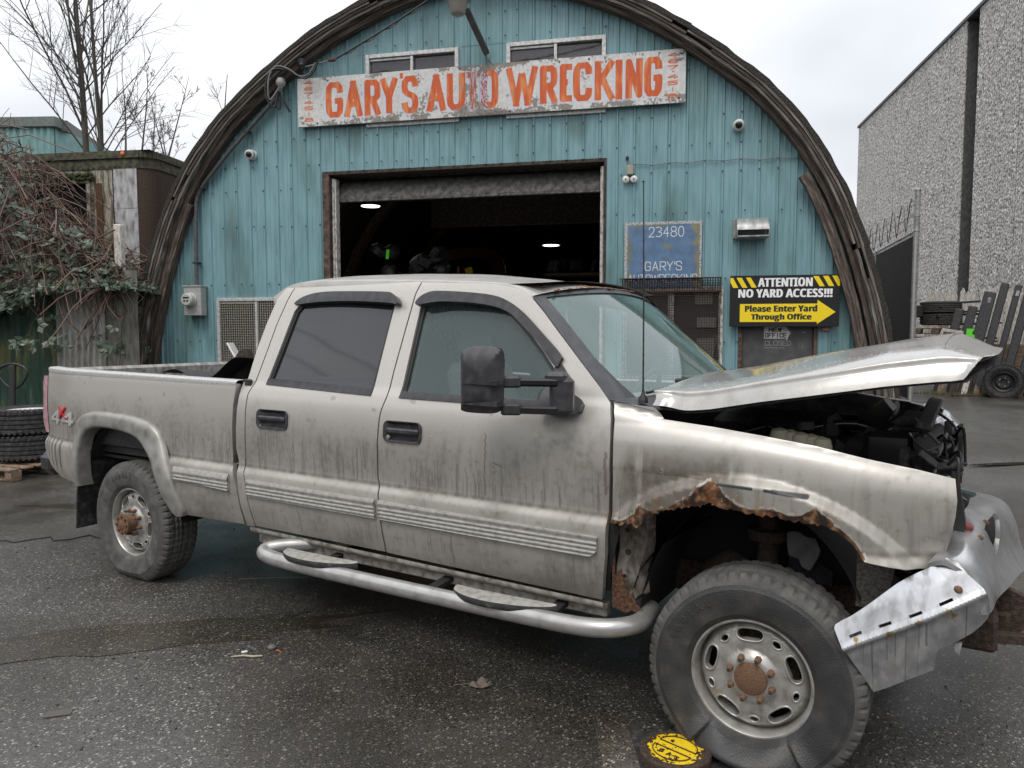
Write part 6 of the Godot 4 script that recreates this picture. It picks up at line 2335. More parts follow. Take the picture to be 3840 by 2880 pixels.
func paint_texture() -> Array:
	var W := 2048
	var H := 558
	var k := 2048.0 / 5.95
	var mk_noise := func(seed_: int, freq: float, oct: int, sx: float, sy: float) -> PackedByteArray:
		var fn := FastNoiseLite.new()
		fn.seed = seed_
		fn.frequency = freq
		fn.fractal_octaves = oct
		var im := fn.get_image(int(W * sx), int(H * sy), false, false, false)
		im.resize(W, H, Image.INTERPOLATE_CUBIC)
		im.convert(Image.FORMAT_L8)
		return im.get_data()
	var n_big: PackedByteArray = mk_noise.call(201, 0.006, 4, 1.0, 1.0)
	var n_fine: PackedByteArray = mk_noise.call(202, 0.06, 4, 1.0, 1.0)
	var n_str: PackedByteArray = mk_noise.call(203, 0.05, 4, 1.0, 0.14)      # stretched downwards
	var n_str2: PackedByteArray = mk_noise.call(204, 0.11, 3, 1.0, 0.10)
	var arch := pv([0.365, 0.829, 0.332, 0.869, 0.287, 0.908, 0.201, 0.929, 0.118, 0.932, 0.031, 0.937, -0.058, 0.942, -0.144, 0.952, -0.191, 0.940, -0.282, 0.919, -0.332, 0.901, -0.391, 0.867, -0.413, 0.834, -0.439, 0.831, -0.548, 0.831])
	var base := Vector3(0.49, 0.468, 0.434)
	var film := Vector3(0.242, 0.228, 0.204)
	var dark := Vector3(0.115, 0.105, 0.088)
	var mud := Vector3(0.098, 0.080, 0.058)
	var salt := Vector3(0.47, 0.46, 0.435)
	var rgb := PackedByteArray()
	rgb.resize(W * H * 3)
	var rough := PackedByteArray()
	rough.resize(W * H)
	var srgb := PackedByteArray()
	srgb.resize(1025)
	for i in 1025:
		var l := i / 1024.0
		srgb[i] = clampi(int(255.0 * (12.92 * l if l <= 0.0031308 else 1.055 * pow(l, 1.0 / 2.4) - 0.055) + 0.5), 0, 255)
	for j in H:
		var y := 1.95 - (j + 0.5) / k
		var g := smooth(1.26, 1.0, y) * 0.66
		var low := smooth(0.845, 0.83, y)
		var crease := exp(-pow((y - 0.846) / 0.011, 2.0))
		var foot := smooth(0.60, 0.50, y)
		for i in W:
			var p := j * W + i
			var x := (i + 0.5) / k - 5.15
			var a := n_big[p] / 255.0
			var b := n_fine[p] / 255.0
			var s := n_str[p] / 255.0
			var s2 := n_str2[p] / 255.0
			var c := base * (0.97 + 0.06 * b)
			var d := g * clampf(0.35 + 1.1 * a, 0.0, 1.4)
			if low > 0.0:
				d = lerpf(d, clampf(0.32 + 0.9 * (a - 0.25) + 0.35 * foot, 0.0, 1.0), low)
			d = clampf(d + (b - 0.5) * 0.30 * (0.3 + g), 0.0, 1.0)
			c = c.lerp(film, d)
			c = c.lerp(film * 0.9, clampf((a - 0.52) * 4.0, 0.0, 1.0) * clampf((b - 0.35) * 3.0, 0.0, 1.0) * 0.45 * smooth(1.30, 1.08, y))
			if b > 0.68:
				c = c.lerp(dark * 1.4, (b - 0.68) * 3.0 * smooth(1.25, 1.0, y))
			if y < 1.16 and y > 0.84:
				var w := clampf((s - 0.56) * 4.0, 0.0, 1.0) * smooth(1.16, 1.0, y)
				c = c.lerp(film * 0.78, w * 0.55)
				var w2 := clampf((s2 - 0.62) * 6.0, 0.0, 1.0) * smooth(1.10, 0.95, y)
				c = c.lerp(dark, w2 * 0.28)
			if low > 0.0:
				c = c.lerp(salt, clampf((s - 0.56) * 3.0, 0, 1) * 0.42 * low)
				c = c.lerp(film * 0.72, clampf((a - 0.55) * 3.5, 0, 1) * 0.5 * smooth(0.64, 0.5, y))
			c = c.lerp(dark, crease * clampf(0.25 + 0.9 * s, 0, 0.85))
			if x > -0.56 and x < 0.03 and y < 1.20:
				var m := smooth(-0.56, -0.44, x) * smooth(0.02, -0.10, x) * smooth(1.17, 1.03, y) 
				m *= clampf((s * 0.7 + a * 0.5 + (0.22 if x > -0.42 and x < -0.12 else -0.06) - 0.44) * 4.5, 0.0, 1.0)
				if y < 1.035:
					m *= 0.75
					c = c.lerp(salt, clampf((s2 - 0.45) * 3.0, 0, 1) * 0.4 * smooth(0.02, -0.2, x))
				c = c.lerp(mud, m * (0.62 + 0.45 * b))
			var rr := 0.5
			if x > -0.7 and y > 0.8 and y < 1.06:
				var dist := 9.0
				var q := Vector2(x, y)
				for e in arch.size() - 1:
					var u := arch[e]
					var v := arch[e + 1]
					var dd := v - u
					var t := clampf((q - u).dot(dd) / dd.length_squared(), 0.0, 1.0)
					dist = minf(dist, q.distance_to(u + dd * t))
				var reach := 0.007 + 0.058 * (exp(-pow((x + 0.16) / 0.09, 2.0)) + 0.8 * exp(-pow((x - 0.215) / 0.05, 2.0)) + 0.6 * exp(-pow((x + 0.43) / 0.05, 2.0)) + 0.3 * exp(-pow((x - 0.08) / 0.06, 2.0)))
				if x > 0.27:
					reach = 0.012 * smooth(0.40, 0.27, x) + 0.002
				var rv := reach * (0.45 + 1.25 * a + 0.5 * (b - 0.5)) - dist
				if rv > 0.0:
					var rc := Vector3(0.028, 0.017, 0.012).lerp(Vector3(0.15, 0.066, 0.030), clampf((b - 0.5) * 4.0 + (a - 0.5) * 2.5 + 0.45, 0, 1)).lerp(Vector3(0.27, 0.17, 0.095), clampf((b - 0.60) * 6.0, 0, 1))
					c = c.lerp(rc, clampf(rv / 0.003, 0.0, 1.0))
					rr = 0.85
				elif rv > -0.010 * clampf((s2 - 0.40) * 4.0, 0.0, 1.0):
					c = c.lerp(Vector3(0.52, 0.49, 0.44), 0.55)
				elif dist < 0.09 and x < 0.3:
					c = c.lerp(Vector3(0.27, 0.16, 0.075), clampf((s - 0.42) * 3.0, 0, 1) * 0.6 * smooth(0.085, 0.015, dist))
			var rg := clampf(0.33 + 0.36 * d + 0.1 * (b - 0.5), 0.2, 0.9)
			if low > 0.0:
				rg = lerpf(rg, 0.42 + 0.25 * a, low)
			if rr > 0.6:
				rg = 0.85
			rough[p] = int(rg * 255.0)
			rgb[p * 3] = srgb[int(clampf(c.x, 0, 1) * 1024.0)]
			rgb[p * 3 + 1] = srgb[int(clampf(c.y, 0, 1) * 1024.0)]
			rgb[p * 3 + 2] = srgb[int(clampf(c.z, 0, 1) * 1024.0)]
	var im := Image.create_from_data(W, H, false, Image.FORMAT_RGB8, rgb)
	var r := RandomNumberGenerator.new()
	r.seed = 99
	var drip := func(x: float, y0: float, y1: float, w: float, c: Color, al: float) -> void:
		var px := (x + 5.15) * k
		var ph := r.randf() * 9.0
		for jj in range(int((1.95 - y0) * k), int((1.95 - y1) * k)):
			var t := float(jj) / H
			var xx := px + sin(t * 40.0 + ph) * 0.9 + sin(t * 131.0 + ph) * 0.35
			for o in range(-2, 3):
				var cov := clampf(w * 0.5 - absf(xx - floorf(xx) - 0.5 + o) + 0.5, 0.0, 1.0) * al
				if cov > 0.0 and jj >= 0 and jj < H:
					var ix := clampi(int(xx) + o, 0, W - 1)
					im.set_pixel(ix, jj, im.get_pixel(ix, jj).lerp(c, cov))
	var groups := [[-2.62, -1.80, 44, 1.06], [-1.70, -0.60, 46, 1.02], [-3.40, -2.85, 38, 1.02], [-4.90, -4.45, 20, 0.98], [-0.55, -0.05, 16, 1.05]]
	for e in groups:
		for q in e[2]:
			var x: float = lerpf(e[0], e[1], r.randf())
			var top: float = e[3] - r.randf() * 0.14
			drip.call(x, top, maxf(0.845, top - r.randf_range(0.05, 0.22)), r.randf_range(1.2, 2.6), lin(0.12, 0.11, 0.095).lerp(lin(0.20, 0.19, 0.17), r.randf()), r.randf_range(0.25, 0.65))
	for q in 60:
		drip.call(r.randf_range(-2.7, -0.6), 0.66 - r.randf() * 0.05, 0.52 + r.randf() * 0.06, r.randf_range(1.5, 4.0), lin(0.42, 0.41, 0.39) if q % 2 == 0 else lin(0.17, 0.16, 0.14), r.randf_range(0.2, 0.45))
	for q in [[-4.90, 0.845, 0.70], [-4.84, 0.845, 0.66], [-4.77, 0.84, 0.63], [-4.70, 0.845, 0.62], [-4.62, 0.84, 0.60]]:
		for z in 4:
			drip.call(q[0] + z * 0.006, q[1], q[2] + r.randf() * 0.06, 3.0, lin(0.085, 0.08, 0.07), 0.7)
	drip.call(-1.15, 1.135, 0.86, 2.0, lin(0.13, 0.11, 0.085), 0.7)
	drip.call(-0.575, 1.10, 0.93, 4.0, lin(0.14, 0.11, 0.08), 0.6)
	for q in 26:
		var cx := (r.randf_range(-4.7, -0.6) + 5.15) * k
		var cy := (1.95 - r.randf_range(0.9, 1.28)) * k
		stroke_seg(im, Vector2(cx, cy), Vector2(cx + r.randf_range(1, 6), cy + r.randf_range(-1, 2)), r.randf_range(3, 8), lin(0.20, 0.18, 0.15), 0.35)
	for q in [[-0.118, 1.029, -0.075, 1.028], [-0.068, 1.028, 0.0, 1.025], [0.046, 1.024, 0.062, 1.023], [0.072, 1.023, 0.182, 1.015]]:
		stroke_seg(im, Vector2((q[0] + 5.15) * k, (1.95 - q[1]) * k), Vector2((q[2] + 5.15) * k, (1.95 - q[3]) * k), 3.4 if q[0] < 0.07 else 5.0, lin(0.035, 0.036, 0.04), 0.95)
	for q in 3:
		stroke_seg(im, Vector2((-1.112 + q * 0.012 + 5.15) * k, (1.95 - 1.013 + q * 0.003) * k), Vector2((-1.09 + q * 0.014 + 5.15) * k, (1.95 - 1.002 + q * 0.003) * k), 1.3, lin(0.12, 0.12, 0.13), 0.7)
	return [im, Image.create_from_data(W, H, false, Image.FORMAT_L8, rough)]

func make_truck() -> void:
	fill_profiles()
	truck_materials()
	for i in 30:
		SEAM_YS.append(0.45 + i * 0.05)
	SEAM_YS.append_array([0.775, 0.79, 0.805, 0.815, 0.822, 0.829, 0.836, 0.843, 0.855, 0.87, 1.22, 1.235, 1.265, 1.28, 1.29, 1.31, 1.32, 1.335])
	SEAM_YS.sort()
	var clean := [SEAM_YS[0]]
	for y in SEAM_YS:
		if y - clean[clean.size() - 1] > 0.004:
			clean.append(y)
	SEAM_YS = clean
	var pos := (Vector3.ZERO - T_CAM).rotated(Vector3.UP, T_YAW)
	var T := thing("pickup_truck", "dirty silver beige crew cab pickup with crumpled raised hood, torn bumper and rusty front wing", "pickup truck", pos, T_YAW)
	T.position.y = 0.0
	truck_side(T)
	truck_far_side(T)
	truck_roof_and_glass(T)
	truck_bed(T)
	truck_details(T)
	truck_hood(T)
	truck_engine(T)
	truck_bumper(T)
	truck_under(T)
	water_beads(T)
	wheel(T, Vector3(0.0, 0.315, 0.865), true, 0)
	wheel(T, Vector3(-3.892, 0.362, 0.83), false, 1)
	wheel(T, Vector3(0.0, 0.36, -0.865), true, 2)
	wheel(T, Vector3(-3.892, 0.362, -0.83), false, 3)

func water_beads(T: Node3D) -> void:
	var r := RandomNumberGenerator.new()
	r.seed = 23
	var xf := []
	var add := func(p: Vector3, n: Vector3) -> void:
		var s := r.randf_range(0.0010, 0.0024)
		var a := along(p, n)
		xf.append(Transform3D(a.basis.scaled_local(Vector3(s, s * 0.6, s * r.randf_range(1.0, 1.5))), p))
	for k in 2600:
		var q := Vector2(r.randf_range(-2.7, -0.6), r.randf_range(1.05, 1.84))
		if Geometry2D.is_point_in_polygon(q, pv(R_WIN)) or Geometry2D.is_point_in_polygon(q, pv(F_WIN)):
			continue
		if Geometry2D.is_point_in_polygon(q, pv(R_DOOR)) or Geometry2D.is_point_in_polygon(q, pv(F_DOOR)):
			add.call(f_cab(q), Vector3(0, 0.3, 1))
	for k in 350:
		var q := Vector2(r.randf_range(-0.5, 0.6), r.randf_range(0.95, 1.25))
		if q.y < interp(FTOP_X, FTOP_Y, q.x) - 0.02:
			add.call(f_fender(q), Vector3(0, 0.3, 1))
	for k in 900:
		var q := Vector2(r.randf_range(-4.85, -2.85), r.randf_range(1.08, 1.29))
		add.call(f_bed(q), Vector3(0, 0.2, 1))
	for k in 900:
		add.call(hood_at(r.randf(), r.randf() * 0.16), Vector3(0, 0.8, 0.6))
	var st := mk()
	lathe(st, [Vector2(1, 0), Vector2(0.8, 0.6), Vector2(0.001, 1)], Transform3D(), 6, 80.0)
	var m := smat(Color(0.75, 0.76, 0.77, 0.2), 0.03)
	m.transparency = BaseMaterial3D.TRANSPARENCY_ALPHA
	var mm := MultiMesh.new()
	mm.transform_format = MultiMesh.TRANSFORM_3D
	mm.mesh = mesh_of(st, m)
	mm.instance_count = xf.size()
	for i in xf.size():
		mm.set_instance_transform(i, xf[i])
	var o := MultiMeshInstance3D.new()
	o.name = "water_beads"
	o.multimesh = mm
	o.set_meta("kind", "stuff")
	T.add_child(o, true)

const R_DOOR := [-2.671, 0.515, -1.741, 0.515, -1.741, 0.62, -1.743, 0.72, -1.757, 0.824, -1.776, 0.875, -1.770, 1.065, -1.763, 1.19, -1.741, 1.268, -1.738, 1.38, -1.724, 1.54, -1.711, 1.70, -1.706, 1.768, -1.691, 1.826, -2.10, 1.840, -2.50, 1.850, -2.572, 1.846, -2.600, 1.755, -2.635, 1.622, -2.661, 1.461, -2.692, 1.295, -2.717, 1.238, -2.714, 1.065, -2.724, 0.844, -2.696, 0.745, -2.689, 0.645]
const F_DOOR := [-1.731, 0.513, -0.596, 0.494, -0.566, 0.687, -0.564, 0.824, -0.558, 1.0, -0.560, 1.156, -0.566, 1.233, -0.580, 1.294, -0.642, 1.358, -0.751, 1.463, -0.865, 1.573, -0.954, 1.660, -1.041, 1.738, -1.106, 1.770, -1.181, 1.788, -1.256, 1.801, -1.683, 1.822, -1.698, 1.768, -1.703, 1.70, -1.716, 1.54, -1.730, 1.38, -1.733, 1.268, -1.755, 1.19, -1.762, 1.065, -1.768, 0.875, -1.749, 0.824, -1.735, 0.72, -1.733, 0.62]
const R_WIN := [-2.602, 1.306, -2.60, 1.325, -2.560, 1.52, -2.528, 1.690, -2.490, 1.738, -2.41, 1.762, -1.910, 1.763, -1.835, 1.745, -1.817, 1.700, -1.836, 1.279]
const F_WIN := [-1.662, 1.276, -1.652, 1.715, -1.619, 1.749, -1.555, 1.757, -1.393, 1.750, -1.237, 1.722, -1.142, 1.678, -1.059, 1.618, -0.928, 1.497, -0.838, 1.400, -0.757, 1.330, -0.70, 1.268, -1.323, 1.267]
const QUARTER := [-2.745, 0.506, -2.681, 0.510, -2.697, 0.645, -2.704, 0.745, -2.732, 0.844, -2.722, 1.065, -2.725, 1.238, -2.700, 1.295, -2.669, 1.461, -2.643, 1.622, -2.608, 1.755, -2.580, 1.850, -2.640, 1.835, -2.690, 1.764, -2.724, 1.623, -2.750, 1.467, -2.762, 1.32, -2.788, 1.30, -2.792, 1.1, -2.800, 0.936, -2.768, 0.78, -2.760, 0.62]
const BED := [-3.286, 0.495, -2.768, 0.511, -2.771, 0.62, -2.776, 0.701, -2.806, 0.80, -2.832, 0.852, -2.828, 1.015, -2.822, 1.176, -2.806, 1.26, -2.800, 1.294, -3.655, 1.303, -4.127, 1.311, -4.905, 1.318, -4.908, 1.268, -4.915, 0.868, -4.945, 0.86, -4.955, 0.80, -4.935, 0.745, -4.83, 0.655, -4.666, 0.585, -4.409, 0.560, -4.372, 0.65, -4.35, 0.86, -4.30, 0.96, -4.21, 1.005, -4.09, 1.018, -3.93, 1.018, -3.765, 1.005, -3.63, 0.97, -3.54, 0.91, -3.47, 0.80, -3.42, 0.69, -3.37, 0.58, -3.335, 0.497]

func side_panel(T: Node3D, called: String, poly: Array, holes: Array, f: Callable, m: Material, step := 0.05) -> MeshInstance3D:
	var st := mk()
	var hp := []
	for h in holes:
		hp.append(h if h is PackedVector2Array else pv(h))
	panel(st, pv(poly), hp, f, step, 0.03, near_side, paint_uv, SEAM_YS)
	return obj(called, st, m, T)

func offset_panel(T: Node3D, called: String, poly: PackedVector2Array, holes: Array, f: Callable, off: Callable, m: Material, step := 0.03, flange := 0.02) -> MeshInstance3D:
	var st := mk()
	panel(st, poly, holes, func(q: Vector2) -> Vector3:
		var p: Vector3 = f.call(q)
		p.z += off.call(q) * near_side
		return p, step, flange, near_side)
	return obj(called, st, m, T)

func rrect(cx: float, cy: float, w: float, h: float, r: float) -> PackedVector2Array:
	var o := PackedVector2Array()
	for c in [[1, 1, 0.0], [-1, 1, 0.5], [-1, -1, 1.0], [1, -1, 1.5]]:
		for k in 5:
			var a: float = PI * c[2] + PI * 0.5 * k / 4.0
			o.append(Vector2(cx + c[0] * (w - r) + r * cos(a), cy + c[1] * (h - r) + r * sin(a)))
	return o

func truck_side(T: Node3D) -> void:
	near_side = 1.0
	var bed := side_panel(T, "bed_side", BED, [], f_bed, M.paint)
	var rd := side_panel(T, "rear_door", R_DOOR, [R_WIN, rrect(-2.503, 1.1155, 0.113, 0.0445, 0.03)], f_cab, M.paint)
	var fd := side_panel(T, "front_door", F_DOOR, [F_WIN, rrect(-1.613, 1.110, 0.108, 0.0445, 0.03)], f_cab, M.paint)
	side_panel(T, "cab_corner", QUARTER, [], f_cab, M.paint)
	var wing := PackedVector2Array()
	for i in 10:
		wing.append(Vector2(FTOP_X[i], FTOP_Y[i]))
	wing.append_array(pv([0.622, 1.034, 0.619, 0.981, 0.606, 0.899, 0.590, 0.831, 0.560, 0.806, 0.513, 0.809, 0.443, 0.813, 0.396, 0.818]))
	var arch := pv([0.368, 0.822, 0.332, 0.869, 0.287, 0.908, 0.241, 0.926, 0.201, 0.927, 0.160, 0.931, 0.118, 0.930, 0.081, 0.939, 0.031, 0.935, -0.013, 0.938, -0.058, 0.944, -0.097, 0.945, -0.144, 0.955, -0.191, 0.938, -0.233, 0.934, -0.282, 0.917, -0.332, 0.901, -0.391, 0.867, -0.413, 0.834, -0.430, 0.826, -0.446, 0.838, -0.50, 0.828, -0.548, 0.831])
	var jr := RandomNumberGenerator.new()
	jr.seed = 12
	var ra := resample(arch, 0.012, false)
	for q in ra:
		var amt := 0.006 if q.x < 0.27 else 0.0015
		wing.append(q + Vector2(jr.randf_range(-amt, amt) * 0.4, jr.randf_range(-amt, amt)))
	wing.append_array(pv([-0.546, 0.90, -0.543, 1.0, -0.546, 1.156, -0.552, 1.233]))
	var st := mk()
	panel(st, wing, [], f_fender, 0.014, 0.008, 1.0, paint_uv)
	var wg := obj("front_wing", st, M.paint, T)
	st = mk()
	for i in 9:
		var a := f_fender(Vector2(FTOP_X[i], FTOP_Y[i] - 0.002))
		var b := f_fender(Vector2(FTOP_X[i + 1], FTOP_Y[i + 1] - 0.002))
		quad(st, a, b, b + Vector3(0, -0.012, -0.035), a + Vector3(0, -0.012, -0.035))
		quad(st, a + Vector3(0, -0.012, -0.035), b + Vector3(0, -0.012, -0.035), b + Vector3(0, -0.05, -0.05), a + Vector3(0, -0.05, -0.05))
	obj("wing_ledge", st, M.dirtypaint, wg)
	st = mk()
	panel(st, pv([-4.86, 0.87, -4.40, 0.87, -4.3, 1.02, -3.5, 1.02, -3.36, 0.56, -0.58, 0.54, -0.52, 0.80, -0.52, 1.26, -4.86, 1.26]), [], func(q: Vector2) -> Vector3: return Vector3(q.x, q.y, side_z(q.x, q.y, q.x < -2.8) - 0.045), 0.1, 0.0, 1.0)
	panel(st, pv([-2.66, 1.26, -0.62, 1.26, -0.70, 1.34, -1.06, 1.70, -1.2, 1.77, -2.55, 1.80]), [pv([-2.58, 1.32, -2.50, 1.70, -2.42, 1.74, -1.86, 1.74, -1.86, 1.30]), pv([-1.63, 1.29, -1.62, 1.70, -1.56, 1.735, -1.25, 1.70, -1.06, 1.58, -0.80, 1.34, -0.78, 1.29])], func(q: Vector2) -> Vector3: return Vector3(q.x, q.y, side_z(q.x, q.y) - 0.04), 0.1, 0.0, 1.0)
	obj("inner_frame", st, M.dark, T)
	var doors := [[rd, R_WIN, M.tint, [-2.60, 1.303, -1.838, 1.276], 0.030], [fd, F_WIN, M.sideglass, [-1.660, 1.274, -0.72, 1.262], 0.030]]
	for e in doors:
		var pane := PackedVector2Array()
		var wp: PackedVector2Array = pv(e[1])
		st = mk()
		panel(st, wp, [], func(q: Vector2) -> Vector3: return Vector3(q.x, q.y, side_z(q.x, q.y) - 0.022), 0.08, 0.0, 1.0)
		var gl := obj("window_glass", st, e[2], e[0])
		var inner := Geometry2D.offset_polygon(wp, -0.020)
		if inner.size() > 0:
			st = mk()
			panel(st, wp, [inner[0]], func(q: Vector2) -> Vector3: return Vector3(q.x, q.y, side_z(q.x, q.y) - 0.012), 0.06, 0.012, 1.0)
			obj("window_seal", st, M.black, e[0])
		var b: Array = e[3]
		st = mk()
		panel(st, pv([b[0], b[1] - 0.008, b[2], b[3] - 0.008, b[2], b[3] + 0.024, b[0] + 0.004, b[1] + 0.024]), [], func(q: Vector2) -> Vector3: return Vector3(q.x, q.y, side_z(q.x, q.y) + 0.006), 0.06, 0.02, 1.0)
		obj("belt_seal", st, M.plastic, e[0])
	var vis := [
		[rd, smooth_line(pv([-2.523, 1.728, -2.500, 1.757, -2.455, 1.775, -2.38, 1.789, -2.242, 1.793, -1.889, 1.781, -1.815, 1.768, -1.782, 1.742, -1.776, 1.716, -1.84, 1.724, -2.1, 1.738, -2.35, 1.738]), 3, true)],
		[fd, smooth_line(pv([-1.650, 1.711, -1.638, 1.746, -1.59, 1.769, -1.532, 1.774, -1.375, 1.764, -1.224, 1.746, -1.132, 1.716, -1.045, 1.664, -0.945, 1.582, -0.832, 1.485, -0.828, 1.46, -0.848, 1.433, -0.94, 1.524, -1.045, 1.612, -1.125, 1.668, -1.215, 1.697, -1.364, 1.716, -1.520, 1.722]), 3, true)],
	]
	for e in vis:
		st = mk()
		panel(st, e[1], [], func(q: Vector2) -> Vector3: return Vector3(q.x, q.y, side_z(q.x, q.y) + 0.030 + 0.016 * sin(q.x * 3.0)), 0.03, 0.034, 1.0)
		obj("wind_visor", st, M.plastic, e[0])
	var hs := [[rd, -2.622, -2.384, 1.065, 1.166, false], [fd, -1.727, -1.499, 1.060, 1.160, true]]
	for e in hs:
		var cx: float = (e[1] + e[2]) * 0.5
		var cy: float = (e[3] + e[4]) * 0.5
		var hw: float = (e[2] - e[1]) * 0.5
		var hh: float = (e[4] - e[3]) * 0.5
		var h := Node3D.new()
		h.name = "door_handle"
		e[0].add_child(h)
		st = mk()
		var zc := side_z(cx, cy)
		panel(st, rrect(cx, cy, hw, hh, 0.03), [], func(q: Vector2) -> Vector3:
			var u := Vector2((q.x - cx) / hw, (q.y - cy) / hh)
			var edge := maxf(absf(u.x), absf(u.y))
			return Vector3(q.x, q.y, side_z(q.x, q.y) + 0.009 - 0.028 * smooth(0.90, 0.62, edge)), 0.012, 0.02, 1.0)
		box(st, Vector3(cx + 0.005, cy + 0.004, zc + 0.008), Vector3(hw * 1.7, 0.026, 0.026), Basis(), 0.007)
		obj("bezel", st, M.plastic, h)
		if e[5]:
			st = mk()
			lathe(st, [Vector2(0.010, 0), Vector2(0.010, 0.006), Vector2(0.001, 0.008)], along(Vector3(cx - hw * 0.72, cy - hh * 0.55, zc + 0.002), Vector3.BACK), 12)
			obj("lock", st, M.galv, h)
	var ml := [[rd, [-2.682, 0.688, -1.764, 0.686, -1.764, 0.780, -2.680, 0.781]], [fd, [-1.738, 0.686, -0.632, 0.681, -0.612, 0.690, -0.600, 0.706, -0.596, 0.760, -0.602, 0.770, -1.738, 0.780]], [bed, [-3.309, 0.713, -2.837, 0.700, -2.834, 0.793, -3.326, 0.791]]]
	for e in ml:
		st = mk()
		var ys := []
		for i in 40:
			ys.append(0.67 + i * 0.0032)
		panel(st, pv(e[1]), [], func(q: Vector2) -> Vector3:
			var t := (q.y - 0.690) / 0.09
			var rib := 0.0
			if t < 0.62:
				rib = absf(sin(t / 0.62 * PI * 3.0)) * 0.007
			else:
				rib = 0.008 - 0.006 * absf(t - 0.80) / 0.2
			return Vector3(q.x, q.y, side_z(q.x, q.y) + 0.010 + rib), 0.08, 0.016, 1.0, null, ys)
		obj("side_moulding", st, M.mould, e[0])
	var outp := smooth_line(pv([-4.398, 0.560, -4.388, 0.75, -4.380, 0.915, -4.345, 1.003, -4.265, 1.048, -4.135, 1.069, -3.972, 1.069, -3.754, 1.060, -3.595, 1.034, -3.496, 0.990, -3.440, 0.920, -3.395, 0.837, -3.340, 0.726, -3.304, 0.616, -3.276, 0.529, -3.284, 0.492]), 4)
	var inp := smooth_line(pv([-4.345, 0.560, -4.325, 0.70, -4.315, 0.817, -4.295, 0.890, -4.214, 0.947, -4.079, 0.966, -3.919, 0.963, -3.765, 0.945, -3.665, 0.912, -3.590, 0.855, -3.520, 0.785, -3.475, 0.685, -3.437, 0.579, -3.400, 0.520, -3.372, 0.490, -3.352, 0.484]), 4)
	var oe := evenly(outp, 60)
	var ie := evenly(inp, 60)
	st = mk()
	sheet(st, func(u: float, v: float) -> Vector3:
		var i := mini(int(u * 59.0), 58)
		var a := oe[i].lerp(oe[i + 1], u * 59.0 - i)
		var b := ie[i].lerp(ie[i + 1], u * 59.0 - i)
		var cross := [[0.0, 0.0], [0.02, 0.020], [0.10, 0.034], [0.3, 0.042], [0.75, 0.040], [0.93, 0.034], [1.0, 0.018], [1.0, -0.06]]
		var t := v * 7.0
		var k := mini(int(t), 6)
		var w := lerpf(cross[k][0], cross[k + 1][0], t - k)
		var z := lerpf(cross[k][1], cross[k + 1][1], t - k)
		var q := a.lerp(b, w)
		return Vector3(q.x, q.y, lerpf(side_z(q.x, 0.92, true), side_z(q.x, minf(q.y, 0.78), true), smooth(0.96, 0.72, q.y)) + z), 118, 14)
	obj("wheel_flare", st, M.flare, bed)
	st = mk()
	var fl := func(u: float, v: float) -> Vector3: return Vector3(lerpf(-4.34, -4.42, v) - 0.04 * v, lerpf(0.72, 0.255, v), lerpf(0.70, 0.975, u))
	sheet(st, fl, 4, 6)
	prism(st, pv([0.70, 0.255, 0.975, 0.255, 0.985, 0.50, 0.975, 0.72, 0.70, 0.72]), -0.006, 0.006, Transform3D(Basis(Vector3(0, 0, 1), Vector3(0.18, 1, 0), Vector3(-1, 0, 0)), Vector3(-4.505, 0, 0)))
	obj("mud_flap", st, M.rubber, T)
	var bg := Node3D.new()
	bg.name = "badge"
	bed.add_child(bg)
	var four := pv([0.62, 0.0, 0.86, 0.0, 0.86, 0.22, 1.0, 0.22, 1.0, 0.42, 0.86, 0.42, 0.86, 1.0, 0.62, 1.0, 0.0, 0.40, 0.0, 0.22, 0.62, 0.22])
	var hole4 := pv([0.62, 0.42, 0.30, 0.42, 0.62, 0.72])
	for e in [[-4.80, 0.165, 0.950], [-4.605, 0.165, 0.950]]:
		var pl := PackedVector2Array()
		for q in four:
			pl.append(Vector2(e[0] + q.x * e[1] + q.y * 0.02, e[2] + q.y * 0.088))
		var hl := PackedVector2Array()
		for q in hole4:
			hl.append(Vector2(e[0] + q.x * e[1] + q.y * 0.02, e[2] + q.y * 0.088))
		st = mk()
		panel(st, pl, [hl], func(q: Vector2) -> Vector3: return Vector3(q.x, q.y, side_z(q.x, q.y, true) + 0.008), 0.05, 0.008, 1.0)
		obj("numeral", st, M.alu, bg)
	st = mk()
	var xc := Vector2(-4.585, 1.032)
	for s in [-1.0, 1.0]:
		var d := Vector2(0.052, 0.040 * s)
		var n := Vector2(-d.y, d.x).normalized() * 0.0065
		panel(st, PackedVector2Array([xc - d - n, xc + d - n, xc + d + n, xc - d + n]), [], func(q: Vector2) -> Vector3: return Vector3(q.x, q.y, side_z(q.x, q.y, true) + 0.010 + 0.0006 * s), 0.05, 0.008, 1.0)
	obj("cross", st, smat(lin(0.55, 0.02, 0.03), 0.4), bg)
	st = mk()
	sheet(st, func(u: float, v: float) -> Vector3:
		var y := lerpf(0.866, 1.268, v)
		var bulge := sin(v * PI) * 0.022 + 0.012 * sin(v * 7.5 + 0.6)
		var z0 := side_z(-4.905, y, true) + 0.004
		var t := u * 4.0
		var k := mini(int(t), 3)
		var px := [-4.908, -4.955, -5.015, -5.045, -5.04]
		var pz := [0.0, -0.004, -0.035, -0.11, -0.26]
		return Vector3(lerpf(px[k], px[k + 1], t - k) - bulge * minf(u * 3.0, 1.0), y, z0 + lerpf(pz[k], pz[k + 1], t - k)), 16, 16)
	obj("tail_lamp", st, M.lens, T)
	st = mk()
	var mz := side_z(-2.745, 1.30)
	box(st, Vector3(-2.742, 1.300, mz + 0.006), Vector3(0.055, 0.038, 0.018), Basis(), 0.006)
	var mkr := obj("corner_marker", st, M.black, T)
	st = mk()
	box(st, Vector3(-2.740, 1.294, mz + 0.016), Vector3(0.025, 0.010, 0.004))
